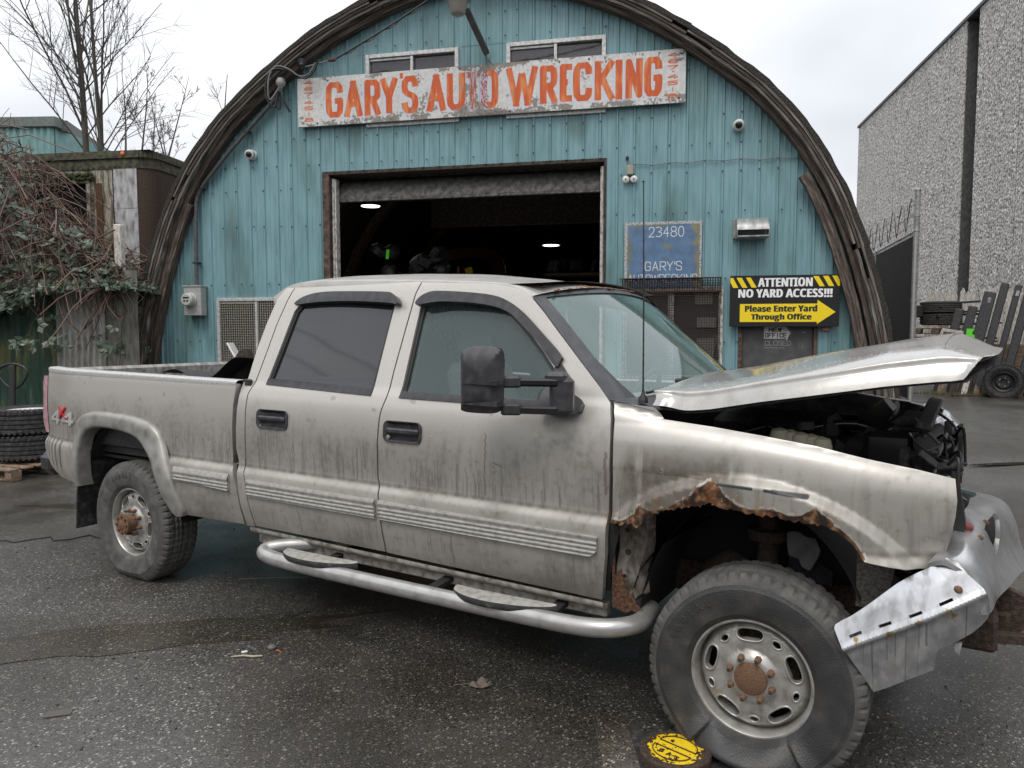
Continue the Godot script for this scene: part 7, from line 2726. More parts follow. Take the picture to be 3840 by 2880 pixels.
	obj("marker_lens", st, M.rust, mkr)
	st = mk()
	sheet(st, func(u: float, v: float) -> Vector3:
		var a := lerpf(0.4, -2.2, v)
		return Vector3(lerpf(-2.735, -0.595, u), lerpf(0.488, 0.470, u) + 0.026 * sin(a), 0.918 + 0.028 * cos(a) - 0.02 * maxf(0.0, v - 0.6)), 40, 8)
	bx(st, Vector3(-2.72, 0.40, 0.86), Vector3(-0.6, 0.46, 0.90), 0.006)
	obj("rocker_sill", st, nmat([[0.0, lin(0.06, 0.045, 0.03)], [0.35, lin(0.20, 0.18, 0.15)], [0.6, lin(0.32, 0.30, 0.27)], [0.85, lin(0.36, 0.35, 0.33)], [1.0, lin(0.25, 0.13, 0.06)]], 0.03, 0.55, Vector3(1.0, 1.0, 1.0), 0.1, 0.0, 0.05, 75), T)
	st = mk()
	var bare := pv([-0.555, 0.50, -0.50, 0.475, -0.452, 0.53, -0.462, 0.62, -0.44, 0.72, -0.418, 0.80, -0.42, 0.86, -0.555, 0.86])
	panel(st, bare, [], func(q: Vector2) -> Vector3: return Vector3(q.x, q.y, 0.905 + 0.020 * sin(q.x * 28.0) - 0.03 * smooth(0.62, 0.70, q.y) * smooth(0.80, 0.74, q.y)), 0.02, 0.05, 1.0)
	obj("hinge_pillar", st, nmat([[0.0, lin(0.05, 0.030, 0.02)], [0.38, lin(0.125, 0.10, 0.08)], [0.6, lin(0.19, 0.175, 0.155)], [1.0, lin(0.30, 0.285, 0.26)]], 0.02, 0.7, Vector3(2.5, 1.5, 2.5), 0.0, 2.0, 0.1, 76), T)
	st = mk()
	var rg := pv([-0.556, 0.47, -0.50, 0.455, -0.47, 0.47, -0.43, 0.455, -0.425, 0.475, -0.455, 0.50, -0.47, 0.545, -0.49, 0.52, -0.52, 0.63, -0.545, 0.60, -0.548, 0.75, -0.558, 0.80])
	panel(st, rg, [], func(q: Vector2) -> Vector3: return Vector3(q.x, q.y, 0.942 - 0.03 * (q.x + 0.55)), 0.03, 0.006, 1.0)
	obj("rust_flake", st, M.rust, T)
	for e in [[-0.50, 0.79, 0.010], [-0.495, 0.70, 0.012], [-0.51, 0.60, 0.008]]:
		st = mk()
		lathe(st, [Vector2(0.001, 0.0), Vector2(e[2], 0.0), Vector2(e[2], 0.004)].duplicate(), along(Vector3(e[0], e[1], 0.925), Vector3.BACK), 10)
		obj("drain_hole", st, M.dark, T)

func truck_far_side(T: Node3D) -> void:
	near_side = -1.0
	side_panel(T, "far_bed_side", BED, [], f_bed, M.dirtypaint, 0.1)
	var rd := side_panel(T, "far_rear_door", R_DOOR, [R_WIN], f_cab, M.dirtypaint, 0.1)
	var fd := side_panel(T, "far_front_door", F_DOOR, [F_WIN], f_cab, M.dirtypaint, 0.1)
	side_panel(T, "far_cab_corner", QUARTER, [], f_cab, M.dirtypaint, 0.1)
	for e in [[rd, R_WIN, M.tint], [fd, F_WIN, M.sideglass]]:
		var st := mk()
		panel(st, pv(e[1]), [], func(q: Vector2) -> Vector3: return Vector3(q.x, q.y, -side_z(q.x, q.y) + 0.022), 0.1, 0.0, -1.0)
		obj("window_glass", st, e[2], e[0])
	var wing := pv([-0.55, 1.29, -0.2, 1.262, 0.055, 1.248, 0.206, 1.232, 0.384, 1.208, 0.446, 1.190, 0.524, 1.186, 0.567, 1.157, 0.598, 1.119, 0.616, 1.080, 0.626, 1.0, 0.630, 0.90, 0.60, 0.86, 0.40, 0.82, 0.34, 0.87, 0.1, 0.93, -0.2, 0.93, -0.42, 0.82, -0.55, 0.82])
	var st := mk()
	panel(st, wing, [], func(q: Vector2) -> Vector3:
		return Vector3(q.x, q.y, -0.80 - 0.10 * smooth(0.6, -0.2, q.x) + 0.016 * sin(q.x * 26.0 + q.y * 14.0) * smooth(0.1, 0.5, q.x)), 0.03, 0.006, -1.0)
	var w := obj("far_wing", st, nmat([[0.0, lin(0.05, 0.05, 0.048)], [0.5, lin(0.12, 0.118, 0.112)], [1.0, lin(0.22, 0.215, 0.205)]], 0.02, 0.5, Vector3(1, 1, 1), 0.2, 0.0, 0.05, 77), T)
	st = mk()
	var top := pv([-0.2, 1.262, 0.055, 1.248, 0.206, 1.232, 0.384, 1.208, 0.446, 1.190, 0.524, 1.186, 0.567, 1.157])
	for i in top.size() - 1:
		var a := Vector3(top[i].x, top[i].y, -0.80)
		var b := Vector3(top[i + 1].x, top[i + 1].y, -0.80)
		quad(st, a + Vector3(0, 0, 0.06), b + Vector3(0, 0.004, 0.06), b + Vector3(0, 0.004, -0.03), a + Vector3(0, 0, -0.03))
	obj("wing_ledge", st, M.paint_top, w)
	st = mk()
	sheet(st, func(u: float, v: float) -> Vector3: return Vector3(0.44 + 0.15 * u + 0.02 * sin(v * 5.0), 1.20 - 0.05 * u - 0.05 * v + 0.014 * sin(u * 11.0), -0.74 + 0.17 * v), 10, 8)
	obj("crumpled_flap", st, M.chrome, w)
	near_side = 1.0

func truck_roof_and_glass(T: Node3D) -> void:
	var rx := [-2.78, -2.72, -2.66, -2.58, -2.40, -2.1, -1.69, -1.26, -1.15, -1.09, -1.03]
	var ry := [1.765, 1.80, 1.83, 1.850, 1.853, 1.846, 1.830, 1.806, 1.788, 1.768, 1.735]
	var mx := [-2.82, -2.74, -2.6, -2.4, -2.0, -1.6, -1.25, -0.95]
	var my := [1.80, 1.868, 1.905, 1.917, 1.912, 1.893, 1.853, 1.797]
	var roof_at := func(s: float, t: float) -> Vector3:
		var w := pow(absf(s), 2.6)
		var x := lerpf(-2.76, -1.030, t)
		var ye := 0.0
		var ym := 0.0
		var xm := x + 0.075 * smooth(0.6, 1.0, t) - 0.03 * smooth(0.2, 0.0, t)
		for o in [-0.04, 0.0, 0.04]:
			ye += interp(rx, ry, x + o * 0.6) / 3.0
			ym += interp(mx, my, xm + o) / 3.0
		return Vector3(lerpf(xm, x, w), lerpf(ym, ye, w), s * lerpf(0.722, 0.762, smooth(0.86, 1.0, t)))
	var st := mk()
	sheet(st, func(u: float, v: float) -> Vector3:
		var sk := lerpf(1.06, -1.06, u)
		var s := clampf(sk, -1.0, 1.0)
		return roof_at.call(s, v) + Vector3(0, -0.7 * (absf(sk) - absf(s)), 0), 36, 40)
	obj("roof", st, M.paint_top, T)
	st = mk()
	var r := RandomNumberGenerator.new()
	r.seed = 41
	for k in 60:
		var s := r.randf_range(-0.3, 0.62)
		var p: Vector3 = roof_at.call(s / 0.75, 1.0 - pow(r.randf(), 2.0) * 0.07)
		box(st, p + Vector3(0, 0.0005, 0), Vector3(r.randf_range(0.006, 0.022), 0.004, r.randf_range(0.008, 0.04)), Basis.from_euler(Vector3(0, r.randf() * 3.0, -0.2)), 0.001)
	obj("rust_blisters", st, nmat([[0.0, lin(0.16, 0.075, 0.03)], [1.0, lin(0.36, 0.24, 0.13)]], 0.05, 0.9, Vector3(4, 4, 4), 0.0, 0.0, 0.05, 78), T, true)
	st = mk()
	panel(st, pv([-0.90, 0.52, 0.90, 0.52, 0.90, 1.30, 0.70, 1.83, -0.70, 1.83, -0.90, 1.30]), [pv([-0.62, 1.36, 0.62, 1.36, 0.56, 1.72, -0.56, 1.72])], func(q: Vector2) -> Vector3: return Vector3(-2.765 + 0.10 * smooth(1.3, 1.85, q.y), q.y, q.x), 0.15, 0.02, -1.0)
	obj("cab_back", st, M.dirtypaint, T)
	st = mk()
	quad(st, Vector3(-2.755, 1.35, -0.63), Vector3(-2.755, 1.35, 0.63), Vector3(-2.70, 1.73, 0.57), Vector3(-2.70, 1.73, -0.57))
	obj("rear_glass", st, M.tint, T)
	var edge := pv([-0.585, 1.294, -0.646, 1.358, -0.755, 1.463, -0.869, 1.573, -0.958, 1.660, -1.045, 1.738])
	var ws := func(u: float, v: float, lift: float) -> Vector3:
		var s := lerpf(1.0, -1.0, u)
		var t := v * 5.0
		var i := mini(int(t), 4)
		var q := edge[i].lerp(edge[i + 1], t - i)
		var z := side_z(q.x, q.y) - 0.012
		var c := 1.0 - s * s
		var n := Vector3(0.72, 0.69, 0.0)
		return Vector3(q.x + lerpf(0.20, 0.085, v) * c, q.y + lerpf(0.012, 0.055, v) * c, z * s) + n * lift
	st = mk()
	sheet(st, func(u: float, v: float) -> Vector3: return ws.call(u, v, 0.0), 24, 12)
	obj("windshield", st, M.windglass, T)
	st = mk()
	var strip := func(u0: float, u1: float, v0: float, v1: float, nu: int, nv: int, lift: float) -> void:
		sheet(st, func(u: float, v: float) -> Vector3: return ws.call(lerpf(u0, u1, u), lerpf(v0, v1, v), lift), nu, nv)
	strip.call(-0.005, 0.045, 0.0, 1.0, 2, 10, 0.008)
	strip.call(0.97, 1.005, 0.0, 1.0, 2, 10, 0.008)
	strip.call(0.0, 1.0, 0.955, 1.02, 24, 2, 0.007)
	obj("windshield_trim", st, M.plastic, T)
	st = mk()
	strip.call(0.030, 0.97, 0.0, 0.085, 24, 2, 0.0035)
	sheet(st, func(u: float, v: float) -> Vector3: return ws.call(0.030 + 0.05 * v * pow(1.0 - u, 2.0) + 0.0 * v, u, 0.0035), 10, 3)
	obj("windshield_frit", st, M.black, T)
	st = mk()
	sheet(st, func(u: float, v: float) -> Vector3:
		var p: Vector3 = ws.call(u, 0.0, 0.0)
		return Vector3(lerpf(p.x, maxf(p.x + 0.04, -0.40 + 0.1 * (1.0 - pow(absf(1.0 - 2.0 * u), 2.0))), v), p.y + 0.012 - 0.035 * v, p.z), 20, 4)
	obj("cowl", st, M.plastic, T)
	for e in [[0.72, 0.15], [-0.1, -0.68]]:
		st = mk()
		var pts := []
		for i in 9:
			var t := i / 8.0
			var z := lerpf(e[0], e[1], t)
			var u := (1.0 - z / 0.91) * 0.5
			pts.append(ws.call(u, 0.035 + 0.10 * t, 0.020))
		tube(st, pts, 0.007, 6)
		var arm := [pts[4] + Vector3(0.0, 0.022, 0.0), pts[6] + Vector3(0.08, 0.0, 0.0), pts[8] + Vector3(0.16, -0.07, -0.05)]
		tube(st, arm, 0.010, 6)
		box(st, pts[4] + Vector3(0, 0.014, 0), Vector3(0.10, 0.022, 0.03), Basis(Vector3.UP, 1.4), 0.006)
		obj("wiper", st, M.black, T)
	st = mk()
	lathe(st, [Vector2(0.020, 0.0), Vector2(0.018, 0.02), Vector2(0.008, 0.035), Vector2(0.006, 0.05)], Transform3D(Basis(), Vector3(-0.467, 1.295, 0.86)), 12)
	tube(st, [Vector3(-0.467, 1.33, 0.86), Vector3(-0.469, 1.75, 0.862), Vector3(-0.474, 2.16, 0.866)], [0.0035, 0.003, 0.0022], 6)
	lathe(st, [Vector2(0.001, -0.006), Vector2(0.006, 0.0), Vector2(0.001, 0.006)], Transform3D(Basis(), Vector3(-0.474, 2.165, 0.866)), 8)
	obj("antenna", st, M.black, T)
	st = mk()
	bx(st, Vector3(-2.7, 0.50, -0.86), Vector3(-0.5, 0.58, 0.86))
	obj("cab_floor", st, M.interior, T)
	st = mk()
	sheet(st, func(u: float, v: float) -> Vector3: return Vector3(lerpf(-2.66, -1.02, v), 1.80 + 0.035 * (1.0 - pow(2.0 * u - 1.0, 2.0)), lerpf(-0.70, 0.70, u)), 8, 8)
	obj("head_lining", st, smat(lin(0.22, 0.22, 0.21), 0.9), T)
	st = mk()
	box(st, Vector3(-0.72, 1.16, 0), Vector3(0.46, 0.22, 1.66), Basis(Vector3.BACK, 0.12), 0.06)
	obj("dashboard", st, smat(lin(0.16, 0.17, 0.165), 0.8), T)
	for e in [[-1.42, 0.42], [-1.42, -0.42], [-2.38, 0.40], [-2.38, -0.40]]:
		st = mk()
		box(st, Vector3(e[0] + 0.22, 0.84, e[1]), Vector3(0.52, 0.16, 0.52), Basis(Vector3.BACK, 0.08), 0.05)
		box(st, Vector3(e[0] - 0.08, 1.14, e[1]), Vector3(0.15, 0.58, 0.50), Basis(Vector3.BACK, 0.20), 0.05)
		box(st, Vector3(e[0] - 0.16, 1.50, e[1]), Vector3(0.10, 0.17, 0.26), Basis(Vector3.BACK, 0.20), 0.04)
		obj("seat", st, M.interior, T)
	st = mk()
	var ring := []
	for i in 25:
		var a := TAU * i / 24.0
		ring.append(Vector3(-0.98, 1.19, -0.42) + Basis(Vector3.BACK, -0.45) * Vector3(0, 0.19 * cos(a), 0.19 * sin(a)))
	tube(st, ring, 0.015, 8, false)
	bar(st, Vector3(-0.98, 1.19, -0.42), Vector3(-0.72, 1.10, -0.42), 0.08, 0.08)
	obj("steering_wheel", st, M.black, T)

func truck_bed(T: Node3D) -> void:
	var st := mk()
	sheet(st, func(u: float, v: float) -> Vector3:
		var x := lerpf(-4.90, -2.80, u)
		var y := lerpf(1.322, 1.300, u)
		var z0 := side_z(x, 1.30, true)
		var c := [[0.004, -0.022], [0.006, 0.002], [-0.006, 0.010], [-0.05, 0.012], [-0.075, 0.010], [-0.080, -0.01], [-0.080, -0.06]]
		var t := v * 6.0
		var i := mini(int(t), 5)
		return Vector3(x, y + lerpf(c[i][1], c[i + 1][1], t - i), z0 + lerpf(c[i][0], c[i + 1][0], t - i)), 30, 12)
	obj("rail_cap", st, M.rail, T)
	st = mk()
	sheet(st, func(u: float, v: float) -> Vector3:
		var x := lerpf(-2.80, -4.90, u)
		var y := lerpf(1.300, 1.322, u)
		var z0 := -side_z(x, 1.30, true)
		var c := [[-0.004, -0.022], [-0.006, 0.002], [0.006, 0.010], [0.03, 0.012], [0.045, 0.010], [0.050, 0.0], [0.050, -0.016]]
		var t := v * 6.0
		var i := mini(int(t), 5)
		return Vector3(x, y + lerpf(c[i][1], c[i + 1][1], t - i), z0 + lerpf(c[i][0], c[i + 1][0], t - i)), 20, 12)
	obj("rail_cap", st, M.rail, T)
	st = mk()
	bx(st, Vector3(-4.88, 0.78, -0.86), Vector3(-2.82, 0.83, 0.86))
	bx(st, Vector3(-2.86, 0.80, -0.87), Vector3(-2.815, 1.30, 0.87), 0.01)
	obj("bed_floor", st, M.bedliner, T)
	for s in [-1.0, 1.0]:
		st = mk()
		bx(st, Vector3(-4.86, 0.83, minf(s * 0.86, s * 0.90)), Vector3(-2.86, 1.292, maxf(s * 0.86, s * 0.90)), 0.01)
		for k in 11:
			var x := -4.75 + k * 0.175
			box(st, Vector3(x, 1.05, s * 0.835), Vector3(0.07, 0.36, 0.03), Basis(), 0.01)
			box(st, Vector3(x + 0.087, 1.245, s * 0.832), Vector3(0.06, 0.05, 0.03), Basis(), 0.012)
		obj("bed_liner", st, M.bedliner, T)
	st = mk()
	bx(st, Vector3(-4.945, 0.80, -0.84), Vector3(-4.88, 1.318, 0.84), 0.02)
	obj("tailgate", st, M.dirtypaint, T)
	st = mk()
	box(st, Vector3(-5.13, 0.615, 0), Vector3(0.20, 0.18, 1.66), Basis(), 0.05)
	obj("rear_bumper", st, M.plastic, T)
	st = mk()
	sheet(st, func(u: float, v: float) -> Vector3: return Vector3(lerpf(-4.3, -3.4, u), 1.29 + 0.05 * sin(u * 9.0) * sin(u * 3.0) - 0.05 * v + 0.12 * smooth(0.7, 1.0, u), lerpf(0.45, -0.1, v)), 20, 4)
	obj("scrap_sheet", st, M.engine, T)
	st = mk()
	prism(st, pv([-3.80, 1.22, -3.70, 1.36, -3.60, 1.45, -3.52, 1.46, -3.50, 1.36, -3.60, 1.20]), 0.26, 0.30)
	obj("scrap_plate", st, M.darkwood, T)
	st = mk()
	bar(st, Vector3(-3.60, 1.22, 0.20), Vector3(-3.83, 1.50, 0.20), 0.02, 0.06, Vector3.BACK, 0.006)
	obj("scrap_strip", st, M.galv, T)

func truck_details(T: Node3D) -> void:
	var m := Node3D.new()
	m.name = "towing_mirror"
	T.add_child(m)
	var st := mk()
	var face := smooth_line(pv([-1.132, 1.275, -1.122, 1.40, -1.112, 1.49, -1.085, 1.517, -1.02, 1.523, -0.955, 1.515, -0.930, 1.488, -0.930, 1.40, -0.934, 1.30, -0.950, 1.262, -1.0, 1.250, -1.09, 1.250, -1.122, 1.258]), 3, true)
	var fm := func(q: Vector2) -> Vector3:
		var u := Vector2((q.x + 1.03) / 0.105, (q.y - 1.386) / 0.14)
		var e := clampf(maxf(absf(u.x), absf(u.y)), 0.0, 1.0)
		return Vector3(q.x, q.y, 1.215 - 0.05 * pow(e, 4.0) - 0.25 * (q.x + 1.03) * 0.3)
	panel(st, face, [], fm, 0.012, 0.035, 1.0)
	var back := PackedVector2Array()
	panel(st, face, [], func(q: Vector2) -> Vector3: return Vector3(q.x, q.y, 1.165), 0.05, 0.0, -1.0)
	obj("mirror_head", st, M.plastic, m)
	st = mk()
	for y in [1.372, 1.288]:
		prism(st, pv([-1.105, y, -0.93, y - 0.004, -0.93, y + 0.016, -0.98, y + 0.014]), 1.17, 1.222)
	obj("mirror_rib", st, M.plastic, m)
	for e in [[1.378, -0.955, -0.876, -0.735, 0.020], [1.268, -0.955, -0.876, -0.735, 0.020]]:
		st = mk()
		bar(st, Vector3(e[1], e[0], 1.145), Vector3(e[2], e[0] + 0.002, 1.125), 0.045, 0.046, Vector3.UP, 0.008)
		obj("arm_sleeve", st, M.plastic, m)
		st = mk()
		bar(st, Vector3(e[2] - 0.01, e[0], 1.125), Vector3(e[3], e[0], 1.07), 0.034, 0.032, Vector3.UP, 0.008)
		obj("arm", st, M.shinyblack, m)
	st = mk()
	box(st, Vector3(-0.735, 1.325, 1.045), Vector3(0.095, 0.155, 0.07), Basis(Vector3.UP, 0.25), 0.02)
	box(st, Vector3(-0.755, 1.395, 1.05), Vector3(0.09, 0.05, 0.075), Basis(Vector3.UP, 0.25), 0.015)
	obj("hinge_block", st, M.plastic, m)
	st = mk()
	var sail := smooth_line(pv([-0.862, 1.478, -0.852, 1.40, -0.80, 1.33, -0.875, 1.262, -0.80, 1.246, -0.705, 1.250, -0.688, 1.262, -0.690, 1.285, -0.712, 1.315]), 2, true)
	sail = pv([-0.850, 1.474, -0.868, 1.262, -0.80, 1.248, -0.71, 1.248, -0.690, 1.258, -0.688, 1.285, -0.706, 1.310])
	panel(st, sail, [], func(q: Vector2) -> Vector3:
		var d := smooth(1.42, 1.30, q.y)
		return Vector3(q.x, q.y, side_z(q.x, q.y) + 0.010 + 0.075 * d * smooth(-0.69, -0.735, q.x)), 0.015, 0.05, 1.0)
	obj("mirror_sail", st, M.plastic, m)
	var sb := Node3D.new()
	sb.name = "step_bar"
	T.add_child(sb)
	st = mk()
	tube(st, catmull([Vector3(-2.20, 0.445, 0.70), Vector3(-2.30, 0.455, 0.90), Vector3(-2.40, 0.457, 1.01), Vector3(-2.450, 0.447, 1.08), Vector3(-2.40, 0.432, 1.115), Vector3(-2.2, 0.425, 1.125), Vector3(-1.71, 0.425, 1.125), Vector3(-1.29, 0.428, 1.125), Vector3(-0.92, 0.432, 1.125), Vector3(-0.66, 0.436, 1.12), Vector3(-0.53, 0.443, 1.105), Vector3(-0.455, 0.447, 1.055), Vector3(-0.425, 0.442, 0.96), Vector3(-0.45, 0.43, 0.78)], 6), 0.0365, 18)
	obj("tube", st, M.bar, sb)
	for e in [[-2.30, -1.81], [-1.24, -0.74]]:
		st = mk()
		var L: float = e[1] - e[0]
		var top := func(u: float, v: float) -> Vector3:
			var x: float = e[0] + L * u
			return Vector3(x, lerpf(0.476, 0.482, u) + 0.004 * absf(sin(v * 18.0)) - 0.006 * v * v, 1.072 + 0.098 * v * pow(sin(clampf(pow(u, 0.8), 0.0, 1.0) * PI), 0.6))
		sheet(st, top, 30, 12)
		obj("step_pad", st, M.mould, sb)
		st = mk()
		sheet(st, func(u: float, v: float) -> Vector3:
			var p: Vector3 = top.call(u, 1.0)
			return p + Vector3(0, -0.028 * v, 0.004 * sin(v * PI)), 30, 3)
		obj("pad_rim", st, M.rubber, sb)
	for x in [-2.1, -1.4, -0.8]:
		st = mk()
		bar(st, Vector3(x, 0.41, 1.10), Vector3(x, 0.44, 0.75), 0.05, 0.02)
		obj("bracket", st, M.dark, sb)

const HX := [-0.40, -0.30, -0.187, 0.003, 0.179, 0.396, 0.547, 0.66, 0.72]
func hood_at(s: float, t: float) -> Vector3:
	var sgn := 1.0 if t <= 0.5 else -1.0
	var m := minf(t, 1.0 - t) * 2.0        # 0 at an edge, 1 at the middle
	var ms := [0.0, 0.03, 0.06, 0.08, 0.10, 0.12, 0.15, 0.19, 0.25, 0.30, 0.50, 0.75, 1.0]
	var zs := [0.905, 0.893, 0.880, 0.872, 0.871, 0.872, 0.838, 0.800, 0.750, 0.705, 0.53, 0.28, 0.0]
	var hs_r := [0.0, 0.022, 0.040, 0.048, 0.060, 0.066, 0.073, 0.081, 0.088, 0.092, 0.104, 0.119, 0.125]
	var hs_f := [0.0, 0.028, 0.052, 0.060, 0.076, 0.084, 0.097, 0.106, 0.113, 0.117, 0.130, 0.154, 0.160]
	var x0 := lerpf(-0.41, 0.70, s)
	var ye := interp([-0.41, -0.187, 0.003, 0.179, 0.396, 0.547, 0.633, 0.75], [1.262, 1.288, 1.326, 1.356, 1.394, 1.414, 1.422, 1.425], x0)
	var z := interp(ms, zs, m)
	var h := lerpf(interp(ms, hs_r, m), interp(ms, hs_f, m), smooth(0.0, 1.0, s))
	var x := x0 + 0.055 * m * smooth(0.7, 1.0, s) - 0.02 * m * smooth(0.4, 0.0, s)
	z *= lerpf(1.0, 0.945, smooth(0.35, 1.0, s))
	h -= 0.115 * smooth(0.86, 1.0, s) * smooth(0.0, 0.5, m) * (1.0 - 0.35 * m) - 0.0
	h = maxf(h, 0.078 * smooth(0.925, 0.985, s))
	if sgn > 0:
		var c := smooth(0.14, 0.0, s) * smooth(0.30, 0.0, m)
		h += 0.030 * c
		z += 0.012 * c * sin(s * 70.0)
		x += 0.010 * c * sin(m * 40.0)
	h += 0.004 * sin(s * 9.0 + m * 5.0) * m + 0.007 * exp(-pow((s - 0.55) / 0.12, 2.0)) * exp(-pow((m - 0.62) / 0.2, 2.0)) * sgn
	return Vector3(x, ye + h, z * sgn)

func truck_hood(T: Node3D) -> void:
	var st := mk()
	var tv := []
	for m in [0.0, 0.02, 0.04, 0.06, 0.07, 0.08, 0.09, 0.10, 0.115, 0.13, 0.145, 0.16, 0.175, 0.19, 0.21, 0.23, 0.25, 0.27, 0.29, 0.32, 0.36, 0.42, 0.5, 0.6, 0.7, 0.8, 0.9, 1.0]:
		tv.append(m * 0.5)
	for i in range(tv.size() - 2, -1, -1):
		tv.append(1.0 - tv[i])
	var nt := tv.size() - 1
	var smooth_h := func(u: float, v: float) -> Vector3:
		var x := v * nt
		var i := mini(int(x), nt - 1)
		var t: float = lerpf(tv[i], tv[i + 1], x - i)
		var p := Vector3.ZERO
		var w := 0.0
		for k in [[-0.006, 1.0], [0.0, 2.0], [0.006, 1.0]]:
			var tt: float = t + k[0]
			if tt < 0.0 or tt > 1.0:
				continue
			p += hood_at(u, tt) * k[1]
			w += k[1]
		return p / w if t > 0.012 and t < 0.988 else hood_at(u, t)
	sheet(st, smooth_h, 44, nt)
	var hd := obj("hood", st, M.hoodpaint, T)
	st = mk()
	sheet(st, func(u: float, v: float) -> Vector3: return smooth_h.call(lerpf(0.99, 0.02, u), lerpf(0.02, 0.98, v)) + Vector3(0, -0.028 - 0.01 * absf(sin(v * 20.0)), 0), 20, 40)
	obj("hood_underside", st, M.engine, hd)
	st = mk()
	sheet(st, func(u: float, v: float) -> Vector3: return hood_at(u, 0.0) + Vector3(0, -0.006 * v, -0.04 * v), 30, 2)
	sheet(st, func(u: float, v: float) -> Vector3: return hood_at(1.0 - u, 1.0) + Vector3(0, -0.006 * v, 0.04 * v), 30, 2)
	sheet(st, func(u: float, v: float) -> Vector3: return hood_at(1.0, 1.0 - u) + Vector3(-0.03 * v, -0.012 * v, 0), 40, 2)
	obj("folded_edge", st, M.dirtypaint, hd)

